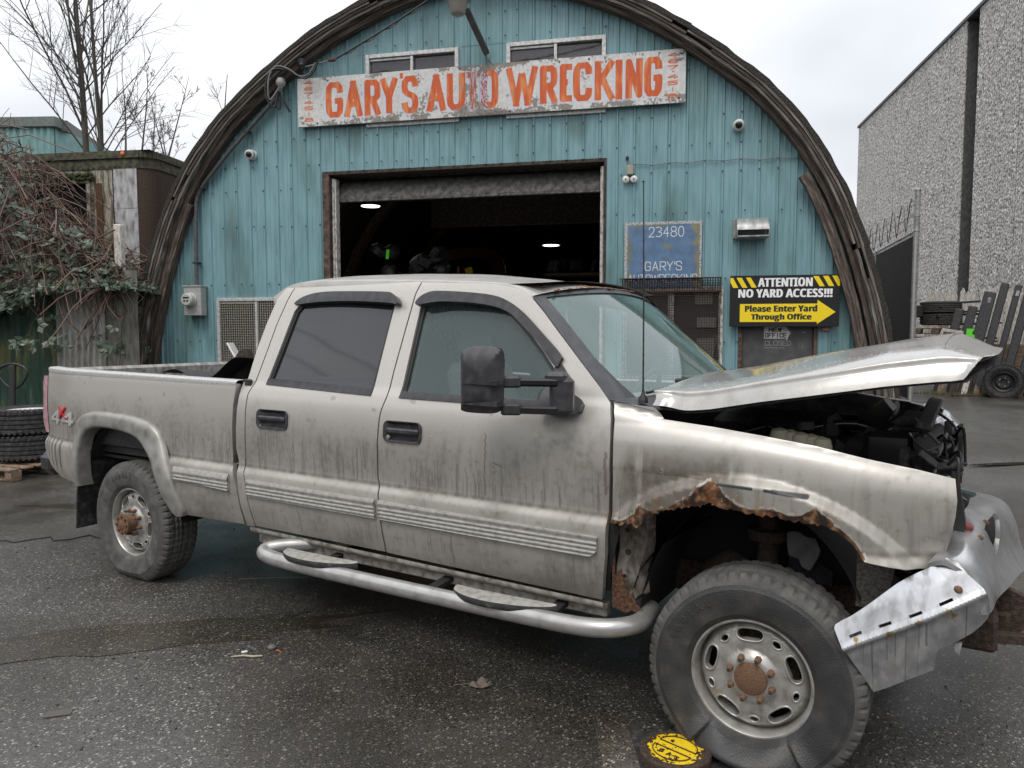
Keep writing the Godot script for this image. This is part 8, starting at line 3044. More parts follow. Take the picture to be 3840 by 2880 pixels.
func truck_engine(T: Node3D) -> void:
	var r := RandomNumberGenerator.new()
	r.seed = 55
	var e := Node3D.new()
	e.name = "engine_bay"
	T.add_child(e)
	var st := mk()
	bx(st, Vector3(-0.56, 0.55, -0.80), Vector3(-0.46, 1.27, 0.84), 0.02)
	obj("firewall", st, M.engine, e)
	st = mk()
	bx(st, Vector3(-0.45, 0.70, -0.28), Vector3(0.25, 1.10, 0.28), 0.05)
	box(st, Vector3(-0.12, 1.14, 0), Vector3(0.55, 0.12, 0.34), Basis(), 0.04)
	obj("engine_block", st, M.engine, e)
	for s in [-0.27, 0.27]:
		st = mk()
		box(st, Vector3(-0.1, 1.05, s), Vector3(0.6, 0.12, 0.16), Basis(Vector3.RIGHT, s * 1.5), 0.03)
		obj("valve_cover", st, M.engine, e)
	for k in 8:
		st = mk()
		var a := Vector3(r.randf_range(-0.4, 0.3), r.randf_range(1.02, 1.16), r.randf_range(-0.3, 0.6))
		var b := Vector3(r.randf_range(-0.3, 0.48), r.randf_range(1.0, 1.18), r.randf_range(-0.5, 0.6))
		tube(st, catmull([a, (a + b) * 0.5 + Vector3(0, r.randf_range(0.0, 0.08), 0), b], 5), r.randf_range(0.010, 0.022), 8)
		obj("hose", st, M.shinyblack, e)
	st = mk()
	var pts := catmull([Vector3(0.30, 1.02, 0.52), Vector3(0.33, 1.12, 0.49), Vector3(0.37, 1.19, 0.44), Vector3(0.44, 1.215, 0.36)], 7)
	var rs := []
	for i in pts.size():
		rs.append(0.020 + (0.004 if i % 2 == 0 else 0.0))
	tube(st, pts, rs, 10)
	obj("intake_hose", st, M.shinyblack, e)
	st = mk()
	for k in 5:
		lathe(st, [Vector2(0.001, -0.06), Vector2(0.034, -0.055), Vector2(0.040, 0.0), Vector2(0.032, 0.03), Vector2(0.001, 0.040)], Transform3D(Basis(), Vector3(0.02 + k * 0.038, 1.168 - k * 0.006, 0.66 - 0.01 * (k % 2))), 12)
	obj("coolant_bottle", st, M.translucent, e)
	st = mk()
	lathe(st, [Vector2(0.001, 0.0), Vector2(0.035, 0.0), Vector2(0.035, 0.03), Vector2(0.001, 0.034)], Transform3D(Basis(), Vector3(0.10, 1.20, 0.60)), 14)
	obj("bottle_cap", st, M.black, e)
	st = mk()
	box(st, Vector3(0.38, 1.10, 0.46), Vector3(0.17, 0.20, 0.18), Basis(Vector3.UP, 0.1), 0.02)
	obj("battery_box", st, M.shinyblack, e)
	st = mk()
	prism(st, pv([0.354, 1.20, 0.425, 1.256, 0.493, 1.252, 0.482, 1.20]), 0.20, 0.42)
	box(st, Vector3(0.43, 1.205, 0.38), Vector3(0.12, 0.03, 0.12), Basis(Vector3.BACK, 0.05), 0.01)
	obj("air_box", st, M.engine, e)
	st = mk()
	prism(st, pv([0.20, 1.15, 0.224, 1.201, 0.318, 1.275, 0.358, 1.225, 0.33, 1.15]), -0.25, -0.05)
	obj("air_duct", st, M.shinyblack, e)
	st = mk()
	tube(st, [Vector3(0.10, 1.235, -0.55), Vector3(0.34, 1.205, -0.45)], 0.036, 12)
	obj("pale_tube", st, smat(gray(0.20), 0.5), e)
	st = mk()
	bx(st, Vector3(0.42, 0.70, -0.55), Vector3(0.47, 1.15, 0.55), 0.01)
	obj("radiator", st, M.engine, e)
	st = mk()
	box(st, Vector3(0.505, 1.235, 0.0), Vector3(0.06, 0.03, 1.2), Basis(Vector3.BACK, -0.2), 0.008)
	obj("radiator_tie_bar", st, M.engine, e)
	st = mk()
	bx(st, Vector3(0.475, 0.80, 0.50), Vector3(0.515, 1.20, 0.56), 0.008)
	bx(st, Vector3(0.475, 0.80, 0.22), Vector3(0.50, 1.22, 0.26), 0.008)
	bar(st, Vector3(0.50, 1.20, 0.30), Vector3(0.56, 0.98, 0.30), 0.03, 0.03)
	obj("radiator_support", st, M.engine, e)
	for k in 64:
		st = mk()
		var c := Vector3(r.randf_range(0.50, 0.60), r.randf_range(0.92, 1.18), r.randf_range(-0.1, 0.72))
		var b := Basis.from_euler(Vector3(r.randf_range(-0.8, 0.8), r.randf() * 3.0, r.randf_range(-0.8, 0.8)))
		if k % 3 == 0:
			box(st, c, Vector3(r.randf_range(0.04, 0.10), r.randf_range(0.01, 0.03), r.randf_range(0.03, 0.09)), b, 0.004)
			obj("torn_bracket", st, M.engine if k % 2 == 0 else smat(gray(0.04 + 0.01 * (k % 9)), 0.5), e)
		elif k % 3 == 1:
			bar(st, c, c + b * Vector3(r.randf_range(0.06, 0.16), 0, 0), 0.016, 0.010, Vector3.UP, 0.003)
			obj("torn_strip", st, M.engine if k % 2 == 0 else M.greywire, e)
		else:
			tube(st, catmull([c, c + Vector3(0.03, 0.05 * r.randf_range(-1, 1), 0.05), c + Vector3(r.randf_range(-0.03, 0.05), r.randf_range(-0.16, -0.03), r.randf_range(-0.1, 0.1))], 4), 0.006, 6)
			obj("loose_wire", st, M.black, e)
	st = mk()
	tube(st, catmull([Vector3(0.46, 1.225, -0.2), Vector3(0.54, 1.215, -0.1), Vector3(0.605, 1.17, 0.05), Vector3(0.60, 1.12, 0.2), Vector3(0.56, 1.10, 0.25)], 6), 0.006, 6)
	obj("hood_cable", st, smat(gray(0.14), 0.6), e)
	for q in [[0.575, 1.18, 0.28, 0.10], [0.545, 1.06, 0.40, 0.13], [0.555, 1.02, 0.52, 0.10]]:
		st = mk()
		bar(st, Vector3(q[0], q[1], q[2]), Vector3(q[0] - 0.03, q[1] - q[3], q[2] + 0.02), 0.02, 0.012, Vector3.RIGHT, 0.003)
		obj("pale_bracket", st, smat(gray(0.26), 0.5), e)
	st = mk()
	prism(st, pv([0.60, 1.10, 0.618, 1.10, 0.650, 0.91, 0.640, 0.86, 0.615, 0.86]), 0.62, 0.70)
	obj("lamp_bracket", st, M.black, e)
	st = mk()
	prism(st, pv([0.612, 1.17, 0.628, 1.17, 0.632, 0.99, 0.615, 0.99]), -0.2, 0.3)
	obj("lamp_bracket", st, M.black, e)
	st = mk()
	lathe(st, [Vector2(0.001, -0.03), Vector2(0.016, -0.025), Vector2(0.020, 0.0), Vector2(0.012, 0.03), Vector2(0.001, 0.034)], along(Vector3(0.640, 0.905, 0.66), Vector3(1, -0.3, 0)), 10)
	obj("cable_boot", st, smat(lin(0.16, 0.03, 0.025), 0.6), e)
	st = mk()
	for k in 7:
		var c := Vector3(0.62, 0.87, 0.72 - k * 0.02)
		tube(st, catmull([c, c + Vector3(0.03, -0.04, 0.02), c + Vector3(0.0, -0.09, 0.0)], 4), 0.007, 6)
	obj("wire_bundle", st, M.black, e)

func bumper_material() -> StandardMaterial3D:
	var W := 360
	var H := 416
	var r := RandomNumberGenerator.new()
	r.seed = 61
	var fn := FastNoiseLite.new()
	fn.seed = 6
	fn.frequency = 0.02
	fn.fractal_octaves = 5
	var im := Image.create_empty(W, H, false, Image.FORMAT_RGB8)
	for y in H:
		for x in W:
			var n := fn.get_noise_2d(x * 1.4, y * 0.8)
			var q := Vector2(0.28 + 0.45 * x / W, 0.87 - 0.52 * y / H)
			var v := (q - Vector2(0.318, 0.522)).dot(Vector2(-0.5418, 0.8405))
			var c := lin(0.60, 0.605, 0.62).lerp(lin(0.42, 0.42, 0.42), clampf(n * 1.5 + 0.25, 0, 1))
			if v < -0.004:
				c = c.lerp(lin(0.33, 0.335, 0.345), 0.55 + n * 0.5)  # apron below the ridge painted darker, standing in for ground mirrored in chrome
			if v > 0.11:
				c = c.lerp(lin(0.12, 0.11, 0.09), clampf((v - 0.11) * 14.0 + n * 1.2, 0, 0.85))
			im.set_pixel(x, y, c)
	for e in [[0.352, 0.565, 0.5], [0.450, 0.612, 1.0], [0.534, 0.668, 0.9], [0.616, 0.716, 1.3], [0.628, 0.700, 0.8]]:
		for k in 26:
			var c := Vector2((e[0] - 0.28) / 0.45 * W + r.randfn() * 5.0 * e[2], (0.87 - e[1]) / 0.52 * H + absf(r.randfn()) * 9.0 * e[2])
			stroke_seg(im, c, c + Vector2(r.randf_range(-1, 1), r.randf_range(1, 7)), r.randf_range(2, 5), lin(0.20, 0.085, 0.03).lerp(lin(0.50, 0.36, 0.12), r.randf()), 0.35)
	for k in 12:
		var x := r.randf_range(0.33, 0.66)
		var y0 := 0.525 + (x - 0.32) * 0.62 - 0.01
		var px := (x - 0.28) / 0.45 * W
		stroke_seg(im, Vector2(px, (0.87 - y0) / 0.52 * H), Vector2(px + r.randf_range(-2, 2), (0.87 - y0 + r.randf_range(0.08, 0.22)) / 0.52 * H), r.randf_range(1.5, 3.0), lin(0.16, 0.165, 0.18), r.randf_range(0.4, 0.75))
	var m := StandardMaterial3D.new()
	m.albedo_texture = ImageTexture.create_from_image(im)
	m.metallic = 0.75
	m.roughness = 0.27
	m.texture_repeat = false
	return m

func truck_bumper(T: Node3D) -> void:
	var b := Node3D.new()
	b.name = "front_bumper"
	T.add_child(b)
	var r := RandomNumberGenerator.new()
	r.seed = 5
	var ra := Vector2(0.318, 0.522)
	var rd := (Vector2(0.667, 0.747) - ra).normalized()
	var rn := Vector2(-rd.y, rd.x)
	var fw := func(q: Vector2) -> Vector3:
		var s := (q - ra).dot(rd)
		var v := (q - ra).dot(rn)
		var z := 1.015
		if v < 0.0:
			z += 0.42 * v
		z += 0.016 * exp(-pow(v / 0.014, 2.0))
		z -= 0.9 * pow(maxf(0.0, v - 0.075), 1.4) + 0.42 * maxf(0.0, v - 0.024)
		z -= 0.55 * pow(maxf(0.0, q.x - 0.55), 1.6)
		z += 0.004 * sin(q.x * 15.0 + q.y * 9.0) + 0.0012 * sin(q.x * 47.0 - q.y * 33.0)
		return Vector3(q.x, q.y, z)
	var outline := smooth_line(pv([0.284, 0.590, 0.288, 0.565, 0.316, 0.516, 0.360, 0.440, 0.398, 0.372, 0.412, 0.366, 0.49, 0.418, 0.566, 0.474, 0.576, 0.486, 0.582, 0.545, 0.592, 0.565, 0.626, 0.588, 0.68, 0.632, 0.715, 0.680, 0.722, 0.72, 0.712, 0.775, 0.688, 0.80, 0.660, 0.822, 0.632, 0.850, 0.600, 0.858, 0.566, 0.830, 0.52, 0.800, 0.463, 0.756, 0.39, 0.682, 0.33, 0.626]), 2, true)
	var slots := []
	for q in [[0.349, 0.575], [0.436, 0.628], [0.522, 0.681], [0.604, 0.734]]:
		var c := Vector2(q[0], q[1])
		slots.append(PackedVector2Array([c - rd * 0.021 - rn * 0.0045, c + rd * 0.021 - rn * 0.0045, c + rd * 0.021 + rn * 0.0045, c - rd * 0.021 + rn * 0.0045]))
	var st := mk()
	panel(st, outline, slots, fw, 0.007, 0.012, 1.0, func(q: Vector2) -> Vector2: return Vector2((q.x - 0.28) / 0.45, (0.87 - q.y) / 0.52))
	obj("wing_section", st, bumper_material(), b)
	var cols := [
		[Vector3(0.545, 0.832, 0.955), Vector3(0.592, 0.852, 0.975), Vector3(0.655, 0.826, 0.972), Vector3(0.700, 0.765, 0.972), Vector3(0.716, 0.700, 0.968)],
		[Vector3(0.585, 0.868, 0.84), Vector3(0.650, 0.866, 0.87), Vector3(0.690, 0.822, 0.87), Vector3(0.724, 0.765, 0.88), Vector3(0.735, 0.700, 0.86)],
		[Vector3(0.610, 0.890, 0.72), Vector3(0.680, 0.884, 0.72), Vector3(0.714, 0.835, 0.70), Vector3(0.745, 0.765, 0.70), Vector3(0.765, 0.70, 0.70)],
		[Vector3(0.640, 0.905, 0.50), Vector3(0.712, 0.893, 0.50), Vector3(0.738, 0.850, 0.48), Vector3(0.752, 0.745, 0.46), Vector3(0.800, 0.665, 0.46)],
		[Vector3(0.655, 0.905, 0.25), Vector3(0.738, 0.890, 0.22), Vector3(0.772, 0.835, 0.20), Vector3(0.790, 0.725, 0.18), Vector3(0.850, 0.630, 0.15)],
		[Vector3(0.670, 0.860, -0.10), Vector3(0.775, 0.838, -0.12), Vector3(0.825, 0.770, -0.14), Vector3(0.860, 0.660, -0.16), Vector3(0.910, 0.560, -0.18)],
		[Vector3(0.68, 0.80, -0.55), Vector3(0.78, 0.78, -0.58), Vector3(0.83, 0.70, -0.60), Vector3(0.85, 0.60, -0.60), Vector3(0.86, 0.52, -0.60)],
		[Vector3(0.55, 0.76, -0.92), Vector3(0.62, 0.74, -0.95), Vector3(0.65, 0.67, -0.97), Vector3(0.66, 0.58, -0.97), Vector3(0.65, 0.50, -0.95)],
	]
	var at := func(u: float, v: float) -> Vector3:
		var x := u * 7.0
		var i := mini(int(x), 6)
		var row := []
		for c in [maxi(i - 1, 0), i, i + 1, mini(i + 2, 7)]:
			var y := v * 4.0
			var j := mini(int(y), 3)
			var cc: Array = cols[c]
			row.append((cc[j] as Vector3).cubic_interpolate(cc[j + 1], cc[maxi(j - 1, 0)], cc[mini(j + 2, 4)], y - j))
		var p: Vector3 = (row[1] as Vector3).cubic_interpolate(row[2], row[0], row[3], x - i)
		return p + Vector3(0.003 * sin(u * 25.0 + v * 5.0), 0.003 * sin(u * 31.0 + v * 9.0), 0)
	st = mk()
	panel(st, pv([0, 0, 1, 0, 1, 1, 0, 1]), [smooth_line(pv([0.365, 0.31, 0.52, 0.29, 0.525, 0.64, 0.40, 0.68]), 2, true)], func(q: Vector2) -> Vector3: return at.call(clampf(q.x, 0, 1), clampf(q.y, 0, 1)), 0.02, 0.015, -1.0)
	obj("front_section", st, M.chrome, b)
	for q in [[0.30, 0.30], [0.42, 0.26]]:
		var p: Vector3 = at.call(q[0], q[1])
		st = mk()
		lathe(st, [Vector2(0.010, -0.004), Vector2(0.009, 0.003), Vector2(0.006, 0.004), Vector2(0.006, 0.010), Vector2(0.001, 0.012)], along(p, Vector3(0.6, 0.25, 0.75)), 8)
		obj("bolt", st, M.rustydisc, b)
	var p1: Vector3 = fw.call(Vector2(0.635, 0.775))
	st = mk()
	lathe(st, [Vector2(0.013, -0.004), Vector2(0.012, 0.003), Vector2(0.009, 0.005), Vector2(0.009, 0.016), Vector2(0.001, 0.018)], along(p1, Vector3(0.3, 0.2, 1)), 8)
	obj("bolt", st, M.rustydisc, b)
	st = mk()
	prism(st, pv([0.63, 0.585, 0.652, 0.590, 0.646, 0.548, 0.634, 0.556]), 0.93, 0.945)
	obj("tab", st, M.galv, b)
	st = mk()
	bx(st, Vector3(0.50, 0.44, 0.36), Vector3(0.80, 0.56, 0.48), 0.01)
	bx(st, Vector3(0.62, 0.45, -0.5), Vector3(0.76, 0.58, 0.62), 0.015)
	prism(st, pv([0.60, 0.43, 0.70, 0.42, 0.88, 0.52, 0.92, 0.60, 0.74, 0.66, 0.60, 0.60]), 0.42, 0.46)
	bar(st, Vector3(0.66, 0.50, 0.60), Vector3(0.95, 0.46, 0.40), 0.05, 0.03)
	obj("frame_horn", st, M.rustdark, T)
	st = mk()
	lathe(st, [Vector2(0.001, -0.05), Vector2(0.03, -0.05), Vector2(0.036, 0.0), Vector2(0.028, 0.03), Vector2(0.001, 0.03)], Transform3D(Basis(), Vector3(0.90, 0.44, 0.42)), 12)
	obj("tow_bolt", st, M.rustdark, T)
	st = mk()
	sheet(st, func(u: float, v: float) -> Vector3: return Vector3(lerpf(0.42, 0.60, u), lerpf(0.80, 0.72, v) + 0.02 * sin(u * 12.0), 0.80 + 0.03 * sin(v * 6.0 + u * 5.0)), 10, 6)
	obj("torn_liner", st, M.shinyblack, T)
	st = mk()
	sheet(st, func(u: float, v: float) -> Vector3: return Vector3(lerpf(0.33, 0.46, u * (1.0 - 0.3 * v)), lerpf(0.84, 0.62, v), 0.86 - 0.02 * u), 6, 6)
	obj("wing_bracket", st, nmat([[0.0, lin(0.03, 0.026, 0.02)], [0.5, lin(0.11, 0.10, 0.085)], [1.0, lin(0.20, 0.19, 0.17)]], 0.04, 0.8, Vector3(3, 3, 3), 0.0, 3.0, 0.1, 79), T)

func truck_under(T: Node3D) -> void:
	var st := mk()
	for s in [-0.42, 0.42]:
		bx(st, Vector3(-4.9, 0.42, s - 0.05), Vector3(0.60, 0.56, s + 0.05), 0.01)
	for x in [-4.6, -3.2, -2.0, -0.9]:
		bx(st, Vector3(x - 0.05, 0.44, -0.42), Vector3(x + 0.05, 0.54, 0.42), 0.01)
	obj("chassis_frame", st, M.rustdark, T)
	st = mk()
	tube(st, [Vector3(-3.892, 0.36, -0.78), Vector3(-3.892, 0.36, 0.78)], 0.055, 12)
	lathe(st, [Vector2(0.001, -0.16), Vector2(0.12, -0.12), Vector2(0.17, 0.0), Vector2(0.12, 0.12), Vector2(0.001, 0.16)], along(Vector3(-3.892, 0.36, 0.1), Vector3.RIGHT), 16)
	obj("rear_axle", st, M.rustdark, T)
	st = mk()
	tube(st, [Vector3(-0.0, 0.33, -0.78), Vector3(0.0, 0.33, 0.78)], 0.045, 12)
	bx(st, Vector3(-0.35, 0.36, -0.3), Vector3(0.3, 0.6, 0.3), 0.06)
	obj("front_axle", st, M.rustdark, T)
	st = mk()
	tube(st, [Vector3(-3.7, 0.40, 0.1), Vector3(-0.5, 0.46, 0.1)], 0.05, 12)
	tube(st, [Vector3(-3.5, 0.40, -0.35), Vector3(-2.2, 0.38, -0.35), Vector3(-0.6, 0.42, -0.3)], 0.04, 10)
	bx(st, Vector3(-2.9, 0.36, -0.85), Vector3(-1.6, 0.56, -0.5), 0.06)
	bx(st, Vector3(-1.3, 0.38, -0.3), Vector3(-0.5, 0.60, 0.3), 0.08)
	obj("driveline", st, M.rustdark, T)
	st = mk()
	bx(st, Vector3(-2.75, 0.56, -0.90), Vector3(-0.5, 0.575, 0.88))
	bx(st, Vector3(-4.88, 0.74, -0.84), Vector3(-2.8, 0.76, 0.84))
	obj("under_floor", st, M.dark, T)
	for e in [[-3.892, 0.43, 0.58, 0.40, 0.94], [-0.03, 0.36, 0.60, 0.42, 0.90], [-3.892, 0.43, 0.58, -0.94, -0.40], [-0.03, 0.36, 0.60, -0.90, -0.42]]:
		st = mk()
		var rear: bool = e[0] < -1.0
		var z0: float = e[3]
		var z1: float = e[4]
		sheet(st, func(u: float, v: float) -> Vector3:
			var a := lerpf(PI * 0.97, 0.0 if rear else PI * 0.16, u)
			return Vector3(e[0] + e[2] * cos(a) * (0.92 if rear else 0.72), e[1] + e[2] * sin(a), lerpf(z1, z0, v)), 26, 3)
		var zi: float = z0 if z0 > 0 else z1
		prism(st, pv([e[0] - 0.62, 0.45, e[0] + 0.62, 0.45, e[0] + 0.55, 0.95, e[0] - 0.55, 0.95]), zi - 0.01, zi)
		obj("wheel_house", st, M.dark, T)
	st = mk()
	sheet(st, func(u: float, v: float) -> Vector3:
		var a := lerpf(2.05, 2.95, u)
		return Vector3(-0.02 + 0.47 * cos(a), 0.47 + 0.40 * sin(a), lerpf(0.935, 0.62, v) - 0.03 * u), 14, 6)
	obj("splash_shield", st, M.shinyblack, T)
	st = mk()
	tube(st, [Vector3(-0.03, 0.85, 0.56), Vector3(-0.03, 0.50, 0.62)], 0.042, 12)
	lathe(st, [Vector2(0.001, -0.02), Vector2(0.085, -0.02), Vector2(0.085, 0.02), Vector2(0.001, 0.03)], Transform3D(Basis(), Vector3(-0.03, 0.76, 0.57)), 14)
	obj("shock_absorber", st, M.rustdark, T)
	st = mk()
	tube(st, [Vector3(-0.25, 0.55, 0.55), Vector3(-0.16, 0.62, 0.62), Vector3(-0.10, 0.58, 0.66)], 0.07, 12)
	obj("exhaust_shield", st, M.rustdark, T)
	st = mk()
	panel(st, pv([0.060, 0.795, 0.10, 0.80, 0.16, 0.785, 0.180, 0.745, 0.165, 0.70, 0.146, 0.662, 0.115, 0.672, 0.10, 0.70, 0.066, 0.71, 0.058, 0.75]), [], func(q: Vector2) -> Vector3: return Vector3(q.x, q.y, 0.66 + 0.015 * sin(q.x * 60.0) * sin(q.y * 50.0)), 0.012, 0.01, 1.0)
	obj("insulation_rag", st, smat(gray(0.13), 0.9), T)
	st = mk()
	panel(st, pv([0.052, 0.607, 0.215, 0.590, 0.219, 0.650, 0.14, 0.70, 0.06, 0.695]), [], func(q: Vector2) -> Vector3: return Vector3(q.x, q.y, 0.60 + 0.25 * (q.y - 0.6)), 0.03, 0.006, 1.0)
	obj("torn_liner", st, M.plastic, T)

func wheel(T: Node3D, at: Vector3, front: bool, n: int) -> void:
	var w := Node3D.new()
	w.name = quick_name("wheel", T)
	T.add_child(w)
	w.position = at
	var sd := 1.0 if at.z > 0 else -1.0
	if sd < 0:
		w.rotation.y = PI
	var R := 0.392
	var rim := 0.222
	var hub := at.y
	var flat := front and sd > 0
	var segs := 232 if sd > 0 else 80
	var sec := [[0.214, 0.088], [0.226, 0.104], [0.240, 0.112], [0.2415, 0.1155], [0.290, 0.125], [0.334, 0.1285], [0.3365, 0.1245], [0.352, 0.121], [0.362, 0.117], [0.374, 0.111], [0.383, 0.104], [0.389, 0.095],
		[0.391, 0.082], [0.391, 0.066], [0.392, 0.060], [0.392, 0.040], [0.392, 0.034], [0.392, 0.013], [0.392, 0.007], [0.392, -0.007], [0.392, -0.013], [0.392, -0.034], [0.392, -0.040], [0.392, -0.060], [0.391, -0.066], [0.390, -0.085], [0.384, -0.104], [0.362, -0.117], [0.32, -0.127], [0.26, -0.119], [0.214, -0.088]]
	var groove := {13: 0.0, 14: 0.010, 15: 0.0, 16: 0.010, 17: 0.0, 18: 0.010, 19: 0.010, 20: 0.0, 21: 0.0, 22: 0.010, 23: 0.0, 24: 0.010}
	var ns := sec.size()
	var pos := func(i: int, j: int) -> Vector3:
		var a := TAU * i / segs
		var r: float = sec[j][0]
		var ax: float = sec[j][1]
		if r > 0.355:
			var pitch := fposmod(float(i) * 58.0 / segs, 1.0)
			if groove.get(j, 0.0) > 0.0:
				r -= 0.014
			elif j >= 8 and j <= 12 or j >= 25:
				r -= 0.009 * (1.0 if pitch > 0.62 else 0.0) * smooth(0.358, 0.385, sec[j][0])
			elif fposmod(pitch + 0.25 * (j % 3), 1.0) > 0.80:
				r -= 0.010
			if j >= 13 and j <= 24:
				ax += 0.004 * sin(a * 58.0)
		if j == 4 or j == 6:
			r += 0.0
		var down := -cos(a)   # a = 0 points up
		if down > 0.05:
			var rmax := (hub - 0.001) / down
			if R > rmax - 0.0:
				var k := clampf((rmax - rim) / (R - rim), 0.25, 1.0)
				var rr := r
				if r > rim:
					rr = rim + (r - rim) * k
				var bulge := (1.0 - k) * sin(clampf((r - rim) / (R - rim), 0.0, 1.0) * PI) 
				ax += signf(ax) * bulge * (0.21 if flat else 0.06)
				r = rr
			elif flat and R > rmax - 0.09:
				var t := 1.0 - (rmax - R) / 0.09
				ax += signf(ax) * 0.03 * t * t * sin(clampf((r - rim) / (R - rim), 0.0, 1.0) * PI)
		return Vector3(r * sin(a), r * cos(a), ax)
	var P := []
	for i in segs:
		var row := []
		for j in ns:
			row.append(pos.call(i, j))
		P.append(row)
	var st := mk()
	var tr := mk()
	for i in segs:
		var i2 := (i + 1) % segs
		for j in ns - 1:
			var a: Vector3 = P[i][j]
			var b: Vector3 = P[i2][j]
			var c: Vector3 = P[i2][j + 1]
			var d: Vector3 = P[i][j + 1]
			var sm := j < 7 or j > 26
			if sm:
				var ids := [[i, j], [i2, j], [i2, j + 1], [i, j + 1]]
				var nn := []
				for e in ids:
					var pi: Vector3 = P[(e[0] + 1) % segs][e[1]] - P[(e[0] - 1 + segs) % segs][e[1]]
					var pj: Vector3 = P[e[0]][mini(e[1] + 1, ns - 1)] - P[e[0]][maxi(e[1] - 1, 0)]
					var pp: Vector3 = P[e[0]][e[1]]
					var nv := pi.cross(pj).normalized()
					var rad := Vector2(pp.x, pp.y)
					var ow := Vector3(pp.x, pp.y, 0).normalized() * (rad.length() - 0.30) + Vector3(0, 0, pp.z)
					nn.append(nv if nv.dot(ow) > 0 else -nv)
				for t in [0, 2, 1, 0, 3, 2]:
					vtx(st, [a, b, c, d][t], nn[t], Vector2(0, 0))
			else:
				quad(tr, a, b, c, d)
	obj("tyre", st, (M.tyre if front else M.tyredusty), w)
	obj("tread", tr, M.tyredusty, w)
	if sd > 0:
		var word := "RADIAL"
		for k in word.length():
			var a := (-1.18 if front else -0.5) + 0.13 * k
			var t := TextMesh.new()
			var f := SystemFont.new()
			f.font_names = PackedStringArray(["Droid Sans"])
			f.font_weight = 700
			t.font = f
			t.font_size = 32
			t.pixel_size = 0.0011
			t.depth = 0.003
			t.text = word[k]
			t.material = M.drytyre if front else M.tyredusty
			var o := MeshInstance3D.new()
			o.name = quick_name("raised_letter", w)
			o.mesh = t
			o.transform = Transform3D(Basis(Vector3.BACK, -a), Vector3(0.305 * sin(a), 0.305 * cos(a), 0.1285))
			w.add_child(o, true)
	var zf := 0.094
	var dish := func(q: Vector2) -> Vector3:
		var r := q.length()
		var z := interp([0.0, 0.070, 0.080, 0.100, 0.14, 0.182, 0.195, 0.203], [0.010, 0.010, 0.004, -0.012, -0.008, -0.018, -0.036, -0.055], r)
		return Vector3(q.x, q.y, zf - 0.012 + z)
	var outline := PackedVector2Array()
	for k in 64:
		outline.append(Vector2(cos(TAU * k / 64.0), sin(TAU * k / 64.0)) * 0.203)
	var holes := []
	var rot := deg_to_rad(94.0 if front else 60.0)
	for k in 5:
		var a := rot + TAU * k / 5.0
		var c := Vector2(cos(a), sin(a)) * 0.156
		var tx := Vector2(-sin(a), cos(a))
		var nx := Vector2(cos(a), sin(a))
		var big := PackedVector2Array()
		for q in 20:
			var t := TAU * q / 20.0
			big.append(c + tx * 0.050 * signf(cos(t)) * pow(absf(cos(t)), 0.75) + nx * 0.0235 * signf(sin(t)) * pow(absf(sin(t)), 0.8))
		holes.append(big)
		var a2 := a + PI / 5.0
		var c2 := Vector2(cos(a2), sin(a2)) * 0.160
		var small := PackedVector2Array()
		for q in 12:
			var t := TAU * q / 12.0
			small.append(c2 + Vector2(-sin(a2), cos(a2)) * 0.019 * cos(t) + Vector2(cos(a2), sin(a2)) * 0.013 * sin(t))
		holes.append(small)
	st = mk()
	if sd > 0:
		panel(st, outline, holes, dish, 0.012, 0.030, 1.0)
	else:
		panel(st, outline, [], dish, 0.05, 0.01, 1.0)
	for h: PackedVector2Array in holes:
		if sd < 0:
			continue
		var lip := []
		for q in h:
			lip.append(dish.call(q) + Vector3(0, 0, 0.001))
		lip.append(lip[0])
		tube(st, lip, 0.0042, 6, false)
	var q90 := Basis(Vector3.RIGHT, PI * 0.5)
	lathe(st, [Vector2(0.202, zf - 0.080), Vector2(0.203, zf - 0.066), Vector2(0.204, zf - 0.030), Vector2(0.206, zf - 0.010), Vector2(0.209, zf - 0.001), Vector2(0.213, zf + 0.004), Vector2(0.220, zf + 0.003), Vector2(0.222, zf - 0.004), Vector2(0.220, zf - 0.020), Vector2(0.208, zf - 0.03)].duplicate(), Transform3D(q90, Vector3.ZERO), 72)
	obj("rim", st, M.rim, w)
	st = mk()
	lathe(st, [Vector2(0.20, -0.12), Vector2(0.195, zf - 0.07)], Transform3D(q90, Vector3.ZERO), 32)
	prism(st, outline, -0.05, -0.04)
	obj("rim_barrel", st, M.dark, w)
	st = mk()
	lathe(st, [Vector2(0.155, -0.02), Vector2(0.155, 0.0), Vector2(0.06, 0.0), Vector2(0.001, 0.002)], Transform3D(q90, Vector3.ZERO), 32)
	obj("brake_disc", st, M.rustdark, w)
	if sd < 0:
		return
	for k in 8:
		var a := TAU * (k + 0.5) / 8.0 + 0.08
		var c := Vector3(cos(a) * 0.079, sin(a) * 0.079, zf - 0.006)
		st = mk()
		lathe(st, [Vector2(0.014, -0.004), Vector2(0.013, 0.004), Vector2(0.0105, 0.006), Vector2(0.0105, 0.022), Vector2(0.008, 0.025), Vector2(0.001, 0.026)], Transform3D(q90, c), 6)
		var nut := obj("wheel_nut", st, M.rustydisc, w)
		st = mk()
		lathe(st, [Vector2(0.005, 0.024), Vector2(0.005, 0.034), Vector2(0.001, 0.035)], Transform3D(q90, c), 8)
		obj("stud", st, M.rustdark, nut)
	st = mk()
